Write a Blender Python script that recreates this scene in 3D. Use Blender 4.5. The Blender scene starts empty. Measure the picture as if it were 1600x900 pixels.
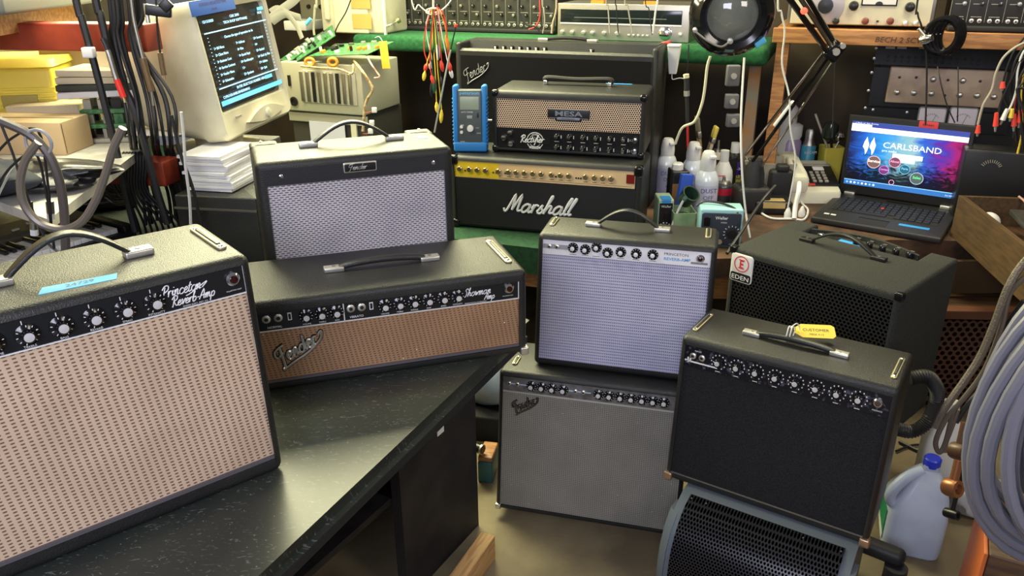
import bpy, math, random
from mathutils import Vector, Matrix
V = Vector
random.seed(7)
scn = bpy.context.scene
C = scn.collection

# ------------------------------------------------------------------ camera, light, exposure
F_PX, PITCH, ROLL, CAM_H = 1239.48, 0.401009, -0.00704869, 1.62945
cfw = V((0, math.cos(PITCH), -math.sin(PITCH)))
cu0 = V((0, math.sin(PITCH), math.cos(PITCH)))
cr0 = V((1, 0, 0))
cr_ = cr0 * math.cos(ROLL) + cu0 * math.sin(ROLL)
cup = cu0 * math.cos(ROLL) - cr0 * math.sin(ROLL)
cam_d = bpy.data.cameras.new('camera')
cam_d.sensor_width = 36
cam_d.lens = F_PX / 1600 * 36
cam_d.clip_start = 0.05
cam = bpy.data.objects.new('camera', cam_d)
CO = V((0, 0, CAM_H))
cam.matrix_world = Matrix(((cr_.x, cup.x, -cfw.x, 0), (cr_.y, cup.y, -cfw.y, 0), (cr_.z, cup.z, -cfw.z, CAM_H), (0, 0, 0, 1)))
C.objects.link(cam)
scn.camera = cam

w = bpy.data.worlds.new('world')
w.use_nodes = True
w.node_tree.nodes['Background'].inputs[0].default_value = (0.85, 0.88, 1.0, 1)
w.node_tree.nodes['Background'].inputs[1].default_value = 0.16
scn.world = w
scn.view_settings.view_transform = 'Standard'
scn.view_settings.look = 'None'
scn.view_settings.gamma = 1
scn.view_settings.use_curve_mapping = False
scn.view_settings.exposure = 0.0

def area(name, loc, target, sx, sy, power, col, spread=180):
    l = bpy.data.lights.new(name, 'AREA')
    l.shape = 'RECTANGLE'; l.size = sx; l.size_y = sy; l.energy = power; l.color = col
    l.spread = math.radians(spread)
    o = bpy.data.objects.new(name, l)
    o.location = loc
    o.rotation_euler = (V(target) - V(loc)).to_track_quat('-Z', 'Y').to_euler()
    C.objects.link(o)
    return o
# fluorescent tubes over the bench (yellowish green), a cool window behind the camera, and added fills
area('ceiling_tubes_light', (-0.9, 3.5, 2.45), (-0.6, 2.2, 0.6), 2.2, 0.6, 140, (1.0, 0.96, 0.58))
area('left_fill_light', (-1.2, 2.0, 2.5), (-1.6, 2.6, 0.9), 1.0, 0.4, 38, (1.0, 0.95, 0.66))  # added fill, brightens the left shelf and the monitor
area('sheen_fill_light', (-1.0, 3.80, 1.98), (-0.3, 1.6, 0.8), 2.0, 0.16, 44, (1.0, 0.96, 0.55))  # added low strip, puts a sheen on the amplifier tops
area('bench_tubes_light', (1.4, 2.9, 2.45), (1.2, 2.8, 0.5), 1.2, 0.3, 30, (1.0, 0.90, 0.60))
area('right_fill_light', (1.9, -0.4, 2.3), (1.5, 3.4, 0.9), 0.9, 0.7, 24, (1.0, 0.90, 0.80))  # added fill from the front right, lifts the dim rack
area('window_light', (-0.6, -0.9, 2.1), (-0.1, 1.6, 0.7), 1.3, 0.9, 52, (0.82, 0.83, 1.0))

# ------------------------------------------------------------------ pixel helpers (reference frame 1600x900)
def ray(x, y): return cfw * F_PX + cr_ * (x - 800) - cup * (y - 450)
def Pz(x, y, z): d = ray(x, y); return CO + d * ((z - CAM_H) / d.z)
def Py(x, y, yy): d = ray(x, y); return CO + d * (yy / d.y)
RA = math.radians(-22)          # direction of the back bench and its shelves
RU = V((math.cos(RA), math.sin(RA), 0)); RV = V((-math.sin(RA), math.cos(RA), 0))
def Pn(x, y, p, n): d = ray(x, y); p = V(p); n = V(n); return CO + d * ((p - CO).dot(n) / d.dot(n))
def Pv(x, y, v): return Pn(x, y, RV * v, RV)

# ------------------------------------------------------------------ materials
def lin(c): return tuple(((x / 255) / 12.92 if x / 255 <= .04045 else ((x / 255 + .055) / 1.055) ** 2.4) for x in c)
MATS = {}
def mat(name, col, rough=.5, metal=0, bump=0, bscale=200, var=None, vscale=20, vfac=(.4, .6), emit=None, alpha=None, trans=0, spec=.5, stretch=None, coat=0):
    if name in MATS: return MATS[name]
    m = bpy.data.materials.new(name); m.use_nodes = True
    nt = m.node_tree; b = nt.nodes['Principled BSDF']
    b.inputs['Base Color'].default_value = (*col, 1)
    b.inputs['Roughness'].default_value = rough
    b.inputs['Metallic'].default_value = metal
    b.inputs['Specular IOR Level'].default_value = spec
    b.inputs['Coat Weight'].default_value = coat
    if trans: b.inputs['Transmission Weight'].default_value = trans; b.inputs['IOR'].default_value = 1.3
    if alpha is not None: b.inputs['Alpha'].default_value = alpha
    if emit:
        b.inputs['Emission Color'].default_value = (*emit[:3], 1); b.inputs['Emission Strength'].default_value = emit[3]
    tc = None
    if bump or var:
        tc = nt.nodes.new('ShaderNodeTexCoord'); src = tc.outputs['Object']
        if stretch:
            mp = nt.nodes.new('ShaderNodeMapping'); mp.inputs['Scale'].default_value = stretch
            nt.links.new(src, mp.inputs[0]); src = mp.outputs[0]
    if bump:
        n = nt.nodes.new('ShaderNodeTexNoise'); n.inputs['Scale'].default_value = bscale; n.inputs['Detail'].default_value = 3
        nt.links.new(src, n.inputs['Vector'])
        bp = nt.nodes.new('ShaderNodeBump'); bp.inputs['Strength'].default_value = bump; bp.inputs['Distance'].default_value = .002
        nt.links.new(n.outputs[0], bp.inputs['Height']); nt.links.new(bp.outputs[0], b.inputs['Normal'])
    if var:
        n = nt.nodes.new('ShaderNodeTexNoise'); n.inputs['Scale'].default_value = vscale; n.inputs['Detail'].default_value = 5
        nt.links.new(src, n.inputs['Vector'])
        r = nt.nodes.new('ShaderNodeValToRGB')
        r.color_ramp.elements[0].position = vfac[0]; r.color_ramp.elements[0].color = (*col, 1)
        r.color_ramp.elements[1].position = vfac[1]; r.color_ramp.elements[1].color = (*var, 1)
        nt.links.new(n.outputs[0], r.inputs[0]); nt.links.new(r.outputs[0], b.inputs['Base Color'])
    MATS[name] = m
    return m

def weave(name, light, mid, dark, px, pz, dash=.55, row=.45, spark=0, rough=.6, shift=0.0, duty=.5):
    """woven grille cloth in the thing's own x/z metres: rows of dark dashes on a light ground"""
    m = bpy.data.materials.new(name); m.use_nodes = True
    nt = m.node_tree; b = nt.nodes['Principled BSDF']; b.inputs['Roughness'].default_value = rough
    N = nt.nodes.new; L = nt.links.new
    tc = N('ShaderNodeTexCoord'); sp = N('ShaderNodeSeparateXYZ'); L(tc.outputs['Object'], sp.inputs[0])
    def mth(op, a, bb=None, c=None):
        n = N('ShaderNodeMath'); n.operation = op
        for i, v in enumerate((a, bb, c)):
            if v is None: continue
            if isinstance(v, (int, float)): n.inputs[i].default_value = v
            else: L(v, n.inputs[i])
        return n.outputs[0]
    z = mth('DIVIDE', sp.outputs['Z'], pz)
    x = mth('ADD', mth('DIVIDE', sp.outputs['X'], px), mth('MULTIPLY', mth('FLOOR', z), shift))
    sx = mth('SINE', mth('MULTIPLY', x, 2 * math.pi)); sz = mth('SINE', mth('MULTIPLY', z, 2 * math.pi))
    fx = mth('MULTIPLY_ADD', sx, 1.2, dash); fx = mth('MINIMUM', mth('MAXIMUM', fx, 0), 1)
    fz = mth('MULTIPLY_ADD', sz, 1.2, row); fz = mth('MINIMUM', mth('MAXIMUM', fz, 0), 1)
    fac = mth('MULTIPLY', fx, fz)
    mx = N('ShaderNodeMix'); mx.data_type = 'RGBA'
    nz = N('ShaderNodeTexNoise'); nz.inputs['Scale'].default_value = 9; nz.inputs['Detail'].default_value = 4; L(tc.outputs['Object'], nz.inputs['Vector'])
    m0 = N('ShaderNodeMix'); m0.data_type = 'RGBA'; m0.inputs['A'].default_value = (*light, 1); m0.inputs['B'].default_value = (*mid, 1)
    L(mth('MINIMUM', mth('MAXIMUM', mth('MULTIPLY_ADD', nz.outputs[0], 3, -1.1), 0), 1), m0.inputs['Factor'])
    L(fac, mx.inputs['Factor']); L(m0.outputs['Result'], mx.inputs['A']); mx.inputs['B'].default_value = (*dark, 1)
    out = mx.outputs['Result']
    if spark:
        vo = N('ShaderNodeTexVoronoi'); vo.inputs['Scale'].default_value = 38; L(tc.outputs['Object'], vo.inputs['Vector'])
        k = mth('LESS_THAN', vo.outputs['Distance'], spark)
        m2 = N('ShaderNodeMix'); m2.data_type = 'RGBA'; L(k, m2.inputs['Factor']); L(out, m2.inputs['A']); m2.inputs['B'].default_value = (.9, .9, .88, 1)
        out = m2.outputs['Result']
    L(out, b.inputs['Base Color'])
    bp = N('ShaderNodeBump'); bp.inputs['Strength'].default_value = .5; bp.inputs['Distance'].default_value = .001; bp.invert = True
    L(fac, bp.inputs['Height']); L(bp.outputs[0], b.inputs['Normal'])
    return m

def perf(name, col, hole, pitch, r, ax=('X', 'Z'), rough=.4, metal=.0, zs=.866, hexa=True):
    """punched metal sheet: dark round holes on a staggered grid"""
    m = bpy.data.materials.new(name); m.use_nodes = True
    nt = m.node_tree; b = nt.nodes['Principled BSDF']; b.inputs['Roughness'].default_value = rough; b.inputs['Metallic'].default_value = metal
    N = nt.nodes.new; L = nt.links.new
    tc = N('ShaderNodeTexCoord'); sp = N('ShaderNodeSeparateXYZ'); L(tc.outputs['Object'], sp.inputs[0])
    def mth(op, a, bb=None, c=None):
        n = N('ShaderNodeMath'); n.operation = op
        for i, v in enumerate((a, bb, c)):
            if v is None: continue
            if isinstance(v, (int, float)): n.inputs[i].default_value = v
            else: L(v, n.inputs[i])
        return n.outputs[0]
    z = mth('DIVIDE', sp.outputs[ax[1]], pitch * zs)
    zf = mth('FLOOR', z)
    x = mth('ADD', mth('DIVIDE', sp.outputs[ax[0]], pitch), mth('MULTIPLY', mth('MODULO', zf, 2), .5))
    dx = mth('SUBTRACT', mth('FRACT', x), .5); dz = mth('MULTIPLY', mth('SUBTRACT', mth('FRACT', z), .5), zs)
    d = mth('SQRT', mth('ADD', mth('MULTIPLY', dx, dx), mth('MULTIPLY', dz, dz)))
    k = mth('LESS_THAN', d, r)
    mx = N('ShaderNodeMix'); mx.data_type = 'RGBA'; L(k, mx.inputs['Factor']); mx.inputs['A'].default_value = (*col, 1); mx.inputs['B'].default_value = (*hole, 1)
    L(mx.outputs['Result'], b.inputs['Base Color'])
    s = N('ShaderNodeMix'); s.data_type = 'FLOAT'; L(k, s.inputs['Factor']); s.inputs['A'].default_value = rough; s.inputs['B'].default_value = .95
    L(s.outputs['Result'], b.inputs['Roughness'])
    s2 = N('ShaderNodeMix'); s2.data_type = 'FLOAT'; L(k, s2.inputs['Factor']); s2.inputs['A'].default_value = .5; s2.inputs['B'].default_value = 0
    L(s2.outputs['Result'], b.inputs['Specular IOR Level'])
    return m

M_tolex = mat('black_tolex', (.013, .0135, .014), .42, bump=.55, bscale=420, var=(.022, .023, .019), vscale=5)
M_tolex_s = mat('black_smooth_vinyl', (.018, .019, .018), .38, bump=.3, bscale=300)
M_blk = mat('black_plastic', (.012, .012, .013), .35)
M_blkm = mat('black_matte', (.010, .010, .011), .75)
M_gloss = mat('black_gloss', (.008, .008, .009), .12)
M_rub = mat('black_rubber', (.016, .016, .017), .55)
M_chr = mat('chrome', (.8, .8, .8), .16, 1)
M_nick = mat('worn_nickel', (.74, .72, .64), .35, .85)
M_steel = mat('brushed_steel', (.42, .41, .38), .38, 1)
M_alu = mat('satin_aluminium', (.82, .81, .84), .45, .15)
M_cap = mat('bright_knob_cap', (.88, .88, .90), .35, .5)
M_wht = mat('white_print', (.82, .82, .82), .5)
M_wht2 = mat('white_plastic', (.75, .75, .73), .35)
M_panel = mat('black_panel', (.010, .011, .013), .3)
M_beige = mat('beige_plastic', (.62, .58, .46), .45)
M_beige2 = mat('cream_plastic', (.72, .68, .50), .4, var=(.60, .55, .40), vscale=6)
M_beiged = mat('grey_beige_metal', (.36, .34, .28), .5)
M_blue = mat('blue_masking_tape', (.03, .28, .72), .6)
M_cyan = mat('light_blue_tape', (.12, .52, .80), .6)
M_dblue = mat('dark_blue_tape', (.03, .13, .55), .6)
M_yel = mat('yellow_plastic', (.85, .72, .10), .4)
M_yelt = mat('yellow_tag', (.80, .60, .06), .5)
M_red = mat('red_plastic', (.62, .05, .03), .4)
M_redp = mat('red_painted_wood', (.38, .055, .022), .5, var=(.24, .03, .015), vscale=9)
M_wood = mat('orange_wood', (.42, .20, .07), .5, var=(.28, .12, .04), vscale=10, stretch=(1, 8, 8), bump=.2, bscale=30)
M_pine = mat('raw_pine', (.62, .38, .16), .6, var=(.48, .26, .10), vscale=14, stretch=(1, 9, 9))
M_dwood = mat('dark_brown_wood', (.055, .028, .014), .55, var=(.10, .05, .022), vscale=8, stretch=(1, 7, 7))
M_card = mat('cardboard', (.62, .46, .27), .8, var=(.55, .40, .22), vscale=7)
M_paper = mat('white_paper', (.78, .78, .80), .7)
M_green = mat('green_carpet', (.008, .080, .024), .95, bump=.8, bscale=350, var=(.014, .12, .036), vscale=60)
M_pcb = mat('green_circuit_board', (.02, .12, .035), .45, var=(.08, .22, .09), vscale=70)
M_org = mat('orange_component', (.80, .28, .03), .45)
M_gold = mat('gold_panel', (.82, .60, .32), .40, .15)
M_brass = mat('gold_knob', (.75, .60, .32), .25, .9)
M_cop = mat('copper_corner', (.55, .38, .25), .35, .8)

# ------------------------------------------------------------------ geometry builder
FCACHE = {}
class G:
    def __init__(s, M=None): s.v = []; s.f = []; s.mi = []; s.mats = []; s.M = M or Matrix.Identity(4)
    def m(s, mt):
        if mt not in s.mats: s.mats.append(mt)
        return s.mats.index(mt)
    def add(s, vs, fs, mt):
        o = len(s.v); k = s.m(mt); M = s.M
        s.v += [M @ V(p) for p in vs]
        s.f += [tuple(i + o for i in f) for f in fs]; s.mi += [k] * len(fs)
        return s
    def loft(s, loops, mt, c0=True, c1=True, closed=True):
        n = len(loops[0]); vs = [p for l in loops for p in l]; fs = []
        for a in range(len(loops) - 1):
            for i in range(n if closed else n - 1):
                j = (i + 1) % n
                fs.append((a * n + i, a * n + j, (a + 1) * n + j, (a + 1) * n + i))
        if c0: fs.append(tuple(reversed(range(n))))
        if c1: fs.append(tuple(range((len(loops) - 1) * n, len(loops) * n)))
        return s.add(vs, fs, mt)
    def box(s, c, d, mt, R=None):
        hx, hy, hz = d[0] / 2, d[1] / 2, d[2] / 2
        vs = [V((x, y, z)) for x in (-hx, hx) for y in (-hy, hy) for z in (-hz, hz)]
        if R: vs = [R @ p for p in vs]
        vs = [p + V(c) for p in vs]
        return s.add(vs, [(0, 1, 3, 2), (4, 6, 7, 5), (0, 4, 5, 1), (2, 3, 7, 6), (0, 2, 6, 4), (1, 5, 7, 3)], mt)
    def rb(s, c, d, r, mt, R=None, ax='z', rc=None, n=4, k=3, tap=1.0):
        """rounded box; rc = corner radius seen along the axis, r = edge rounding; tap scales the far end"""
        if ax == 'z': A, B, D = 0, 1, 2
        elif ax == 'y': A, B, D = 0, 2, 1
        else: A, B, D = 1, 2, 0
        w, h, dd = d[A], d[B], d[D]
        rc = r if rc is None else rc
        prof = [(-dd / 2 + r * (1 - math.sin(t)), r * (1 - math.cos(t))) for t in [math.pi / 2 * (1 - i / k) for i in range(k + 1)]]
        prof = prof + [(-q, ins) for q, ins in reversed(prof)]
        loops = []
        for q, ins in prof:
            sc = 1 + (tap - 1) * (q + dd / 2) / dd
            L = []
            for a, b in rrect((w - 2 * ins) * sc, (h - 2 * ins) * sc, max(rc - ins, .0003), n):
                p = [0, 0, 0]; p[A] = a; p[B] = b; p[D] = q
                p = V(p)
                if R: p = R @ p
                L.append(p + V(c))
            loops.append(L)
        return s.loft(loops, mt)
    def cyl(s, p0, p1, r, mt, r1=None, n=16, c0=True, c1=True):
        p0 = V(p0); p1 = V(p1); r1 = r if r1 is None else r1
        a, b = basis(p1 - p0)
        L = [[p + (a * math.cos(t) + b * math.sin(t)) * rr for t in [2 * math.pi * i / n for i in range(n)]] for p, rr in ((p0, r), (p1, r1))]
        return s.loft(L, mt, c0, c1)
    def lathe(s, prof, mt, o=(0, 0, 0), ax=(0, 0, 1), n=20, c0=True, c1=True):
        a, b = basis(V(ax)); ax = V(ax).normalized(); o = V(o)
        L = [[o + ax * h + (a * math.cos(t) + b * math.sin(t)) * max(r, .0001) for t in [2 * math.pi * i / n for i in range(n)]] for r, h in prof]
        return s.loft(L, mt, c0, c1)
    def tube(s, pts, r, mt, n=8, closed=False, flat=None):
        pts = [V(p) for p in pts]; N = len(pts); L = []
        t0 = (pts[1] - pts[0]).normalized(); a, b = basis(t0)
        if flat is not None: a = V(flat[0]).normalized()
        for i, p in enumerate(pts):
            if closed: t = pts[(i + 1) % N] - pts[i - 1]
            else: t = pts[min(i + 1, N - 1)] - pts[max(i - 1, 0)]
            if t.length < 1e-9: t = t0
            t = t.normalized(); t0 = t
            a = (a - t * a.dot(t));
            if a.length < 1e-6: a, _ = basis(t)
            a = a.normalized(); b = t.cross(a)
            ra = r[i] if isinstance(r, (list, tuple)) else r
            rb_ = ra if flat is None else ra * flat[1]
            L.append([p + a * math.cos(q) * rb_ + b * math.sin(q) * ra for q in [2 * math.pi * j / n for j in range(n)]])
        if closed: L.append(L[0]); return s.loft(L, mt, False, False)
        return s.loft(L, mt)
    def prism(s, poly, d0, d1, mt, ax='z'):
        """polygon in the plane across ax, extruded from d0 to d1"""
        def P(a, b, q): return V((a, b, q)) if ax == 'z' else (V((a, q, b)) if ax == 'y' else V((q, a, b)))
        L = [[P(a, b, q) for a, b in poly] for q in (d0, d1)]
        return s.loft(L, mt)
    def text(s, st, size, mt, o=(0, 0, 0), shear=0, sx=1.0, thick=0, al='LEFT', off=0, plane='xz', rot=0):
        key = (st, al, off)
        if key not in FCACHE:
            cu = bpy.data.curves.new('t', 'FONT'); cu.body = st; cu.align_x = al; cu.offset = off; cu.resolution_u = 2
            ob = bpy.data.objects.new('t', cu); me = bpy.data.meshes.new_from_object(ob)
            FCACHE[key] = ([v.co.copy() for v in me.vertices], [tuple(p.vertices) for p in me.polygons])
            bpy.data.objects.remove(ob); bpy.data.curves.remove(cu); bpy.data.meshes.remove(me)
        vs, fs = FCACHE[key]; o = V(o); out = []
        cr, sr = math.cos(rot), math.sin(rot)
        for p in vs:
            a = (p.x + shear * p.y) * size * sx; b = p.y * size
            a, b = a * cr - b * sr, a * sr + b * cr
            out.append(o + (V((a, 0, b)) if plane == 'xz' else V((a, b, 0))))
        return s.add(out, fs, mt)
    def obj(s, name, parent=None, loc=None, label=None, ang=35):
        me = bpy.data.meshes.new(name)
        me.from_pydata([tuple(p) for p in s.v], [], s.f)
        for mt in s.mats: me.materials.append(mt)
        me.polygons.foreach_set('material_index', s.mi)
        me.polygons.foreach_set('use_smooth', [True] * len(me.polygons))
        me.update()
        import bmesh
        bm = bmesh.new(); bm.from_mesh(me); bmesh.ops.recalc_face_normals(bm, faces=bm.faces); bm.to_mesh(me); bm.free()
        me.set_sharp_from_angle(angle=math.radians(ang))
        o = bpy.data.objects.new(name, me); C.objects.link(o)
        if parent: o.parent = parent
        if loc is not None: o.location = loc
        if label: o['label'] = label
        return o

def basis(t):
    t = V(t).normalized(); a = t.cross(V((0, 0, 1)))
    if a.length < 1e-4: a = V((1, 0, 0))
    a = a.normalized(); return a, t.cross(a).normalized()
def rrect(w, h, r, n=4):
    out = []
    r = min(r, w / 2 - 1e-5, h / 2 - 1e-5)
    for cx, cy, a0 in ((w / 2 - r, h / 2 - r, 0), (-w / 2 + r, h / 2 - r, 90), (-w / 2 + r, -h / 2 + r, 180), (w / 2 - r, -h / 2 + r, 270)):
        for i in range(n + 1):
            t = math.radians(a0 + 90 * i / n); out.append((cx + r * math.cos(t), cy + r * math.sin(t)))
    return out
def cr(pts, k=6, closed=False):
    pts = [V(p) for p in pts]; n = len(pts); out = []
    for i in range(n if closed else n - 1):
        if closed: p0, p1, p2, p3 = pts[i - 1], pts[i], pts[(i + 1) % n], pts[(i + 2) % n]
        else: p0, p1, p2, p3 = pts[max(i - 1, 0)], pts[i], pts[i + 1], pts[min(i + 2, n - 1)]
        for j in range(k):
            t = j / k
            out.append(.5 * ((2 * p1) + (-p0 + p2) * t + (2 * p0 - 5 * p1 + 4 * p2 - p3) * t * t + (-p0 + 3 * p1 - 3 * p2 + p3) * t ** 3))
    if not closed: out.append(pts[-1])
    return out

def tag(o, label, cat, group=None, kind=None):
    if label: o['label'] = label
    if cat: o['category'] = cat
    if group: o['group'] = group
    if kind: o['kind'] = kind
    return o
def thing(name, label, cat, loc=(0, 0, 0), rz=0, group=None, rot=None):
    o = bpy.data.objects.new(name, None); C.objects.link(o); o.empty_display_size = .05
    o.location = loc; o.rotation_euler = rot or (0, 0, rz)
    return tag(o, label, cat, group)
def struct(name, g): o = g.obj(name); o['kind'] = 'structure'; return o
def copytree(o, parent=None):
    c = o.copy(); C.objects.link(c); c.parent = parent
    for ch in list(o.children): copytree(ch, c)
    return c
def wire(name, pts, r, mt, label, cat='cable', group=None, k=6, n=8):
    """a cable as one mesh, its origin at its first point"""
    pts = [V(p) for p in pts]
    if pts[0].z > 1.45 and k: pts = [pts[0] + (pts[0] - pts[1]).normalized() * .12 + V((0, 0, 2.25 - pts[0].z))] + pts    # hangs from above the frame
    if k: pts = cr(pts, k)
    o0 = pts[0].copy(); g = G(); g.tube([p - o0 for p in pts], r, mt, n)
    return tag(g.obj(name, loc=o0), label, cat, group)
def PX(l, y): return [Py(a[0], a[1], a[2] if len(a) > 2 else y) for a in l]

# ------------------------------------------------------------------ handwriting for script logos (stroke letters)
GL = {
 'a': (1.15, [[(.9,.8),(.55,1),(.15,.7),(.1,.2),(.4,0),(.75,.3),(.92,.95),(.85,.3),(1.0,.02),(1.25,.25)]]),
 'b': (.95, [[(.05,.5),(.45,1.95),(.25,1.7),(.15,.1),(.5,0),(.8,.4),(.6,.9),(.25,.7)]]),
 'c': (.85, [[(.8,.8),(.5,1),(.1,.6),(.2,.05),(.6,0),(.95,.3)]]),
 'd': (1.15, [[(.85,.8),(.55,1),(.15,.7),(.1,.2),(.4,0),(.75,.4),(1.15,2),(.92,.5),(1.0,.02),(1.25,.25)]]),
 'e': (.8, [[(.1,.4),(.55,.55),(.65,.85),(.42,1),(.12,.6),(.2,.05),(.55,0),(.9,.3)]]),
 'f': (.65, [[(.1,.2),(.5,1),(.85,1.9),(.6,2),(.45,1),(.25,-.7),(.1,-.6)],[(.15,1),(.8,1)]]),
 'h': (1.05, [[(.05,.3),(.5,1.9),(.35,2),(.1,0)],[(.12,.2),(.45,.95),(.75,.85),(.7,.15),(1.1,.2)]]),
 'i': (.5, [[(.1,.4),(.25,1),(.22,.15),(.55,.25)],[(.33,1.4),(.36,1.5)]]),
 'l': (.5, [[(.1,.4),(.5,1.8),(.42,2),(.22,1.2),(.2,.1),(.55,.2)]]),
 'm': (1.3, [[(.05,.6),(.2,1),(.15,0)],[(.17,.3),(.45,1),(.58,.8),(.5,0)],[(.52,.3),(.85,1),(1.0,.8),(.95,.1),(1.3,.2)]]),
 'n': (.95, [[(.05,.6),(.2,1),(.15,0)],[(.17,.3),(.5,1),(.68,.85),(.6,.1),(.95,.2)]]),
 'o': (.95, [[(.5,1),(.12,.7),(.12,.2),(.45,0),(.8,.3),(.8,.75),(.5,1),(.7,.85),(1,.9)]]),
 'p': (.95, [[(.2,1),(.0,-.8)],[(.15,.6),(.5,1),(.8,.7),(.7,.15),(.4,0),(.15,.2)]]),
 'r': (.7, [[(.05,.5),(.2,1),(.15,0)],[(.17,.4),(.4,.95),(.75,.85)]]),
 's': (.75, [[(.05,.2),(.45,1),(.4,.7),(.65,.3),(.4,0),(.05,.12)]]),
 't': (.6, [[(.35,1.7),(.15,.3),(.3,0),(.65,.25)],[(.0,1.05),(.65,1.15)]]),
 'v': (.8, [[(.05,.9),(.2,1),(.3,0),(.7,.9),(.9,1)]]),
 'w': (1.1, [[(.05,.9),(.2,1),(.25,.05),(.55,.8),(.6,.05),(.95,.9),(1.15,1)]]),
 '-': (.6, [[(.1,.55),(.5,.6)]]), ' ': (.5, []),
 'M': (1.75, [[(-.25,.35),(-.05,.0),(.2,.3),(.6,2.1),(.72,.2)],[(.72,.2),(1.35,2.1),(1.35,.25),(1.75,.2)]]),
 'F': (1.25, [[(.25,.9),(-.05,1.2),(.05,1.8),(.6,2.05),(1.5,2.15)],[(.85,2.05),(.75,1.0),(.5,-.45),(.3,-.7),(.15,-.5)],[(.4,.95),(1.15,1.15)]]),
 'P': (1.1, [[(.5,1.8),(.3,0),(.15,.05)],[(.0,1.4),(.4,2),(1.05,1.95),(1.1,1.3),(.5,.85)]]),
 'R': (1.25, [[(.5,1.8),(.3,0),(.15,.05)],[(.0,1.4),(.4,2),(1.05,1.95),(1.0,1.3),(.5,.95),(.95,.1),(1.3,.15)]]),
 'A': (1.15, [[(0,0),(.8,2),(.95,0)],[(.3,.7),(1.0,.8)]]),
 'S': (1.1, [[(1.1,1.6),(.85,2.05),(.4,1.6),(.8,1),(.65,.1),(.1,0),(-.1,.35)]]),
}
def script(g, st, xh, r, mt, o, rot=0, shear=.25, lift=0, sx=1.0, flat=None, extra=()):
    """draw st as flowing strokes in the x/z plane of g's frame; o = (x, y, z) of the baseline start"""
    x = 0; o = V(o); c, s_ = math.cos(rot), math.sin(rot)
    def put(stk, x0):
        P = []
        for a, b in stk:
            a = (a + x0 + shear * b) * xh * sx; b = b * xh
            P.append(o + V((a * c - b * s_, 0, a * s_ + b * c)))
        pts = cr(P, 4) if len(P) > 2 else P
        g.tube(pts, r, mt, 5)
    for ch in st:
        adv, sts = GL[ch]
        for k in sts: put(k, x)
        x += adv
    for k in extra: put(k, 0)
# ------------------------------------------------------------------ amplifiers
def frontM(H, T):
    """frame lying in a cabinet's leaning front: x right, -y out of the front, z up the front"""
    up = V((0, T, H)).normalized(); n = V((1, 0, 0)).cross(up)
    n = -n
    return Matrix(((1, n.x, up.x, 0), (0, n.y, up.y, 0), (0, n.z, up.z, 0), (0, 0, 0, 1)))
def cabinet(parent, W, D, H, T, tt, ts, tb, rec=.012, r=.014, mt=None, name='cabinet', foot=True, rc=None, fill=None):
    mt = mt or M_tolex; rc = rc or r; g = G()
    def loop(ins_s, ins_t, ins_b, d, front, rr):
        w = W - 2 * ins_s; h = H - ins_t - ins_b; cz = ins_b + h / 2; L = []
        for a, b in rrect(w, h, rr, 4):
            z = cz + b
            L.append(V((a, (T * z / H + d) if front else (D + T * z / H * 0 - d), z)))
        return L
    k = 4; loops = []
    for i in range(k + 1):
        t = math.pi / 2 * i / k; q = r * .6
        loops.append(loop(q * (1 - math.sin(t)), q * (1 - math.sin(t)), q * (1 - math.sin(t)), q * (1 - math.cos(t)) if 0 else q * (1 - math.sin(math.pi / 2 - t + 1e-9)) , False, rc))
    for i in range(k + 1):
        t = math.pi / 2 * i / k
        ins = r * (1 - math.cos(t)); loops.append(loop(ins, ins, ins, r * (1 - math.sin(t)), True, max(rc - ins, .002)))
    loops.append(loop(ts, tt, tb, 0, True, .002))
    loops.append(loop(ts, tt, tb, rec + .004, True, .002))
    g.loft(loops, mt)
    return g.obj(name, parent)
def slab(g, x0, x1, z0, z1, y, th, mt):   # thin panel in a front frame, face at y
    g.box(((x0 + x1) / 2, y + th / 2, (z0 + z1) / 2), (x1 - x0, th, z1 - z0), mt)
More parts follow.
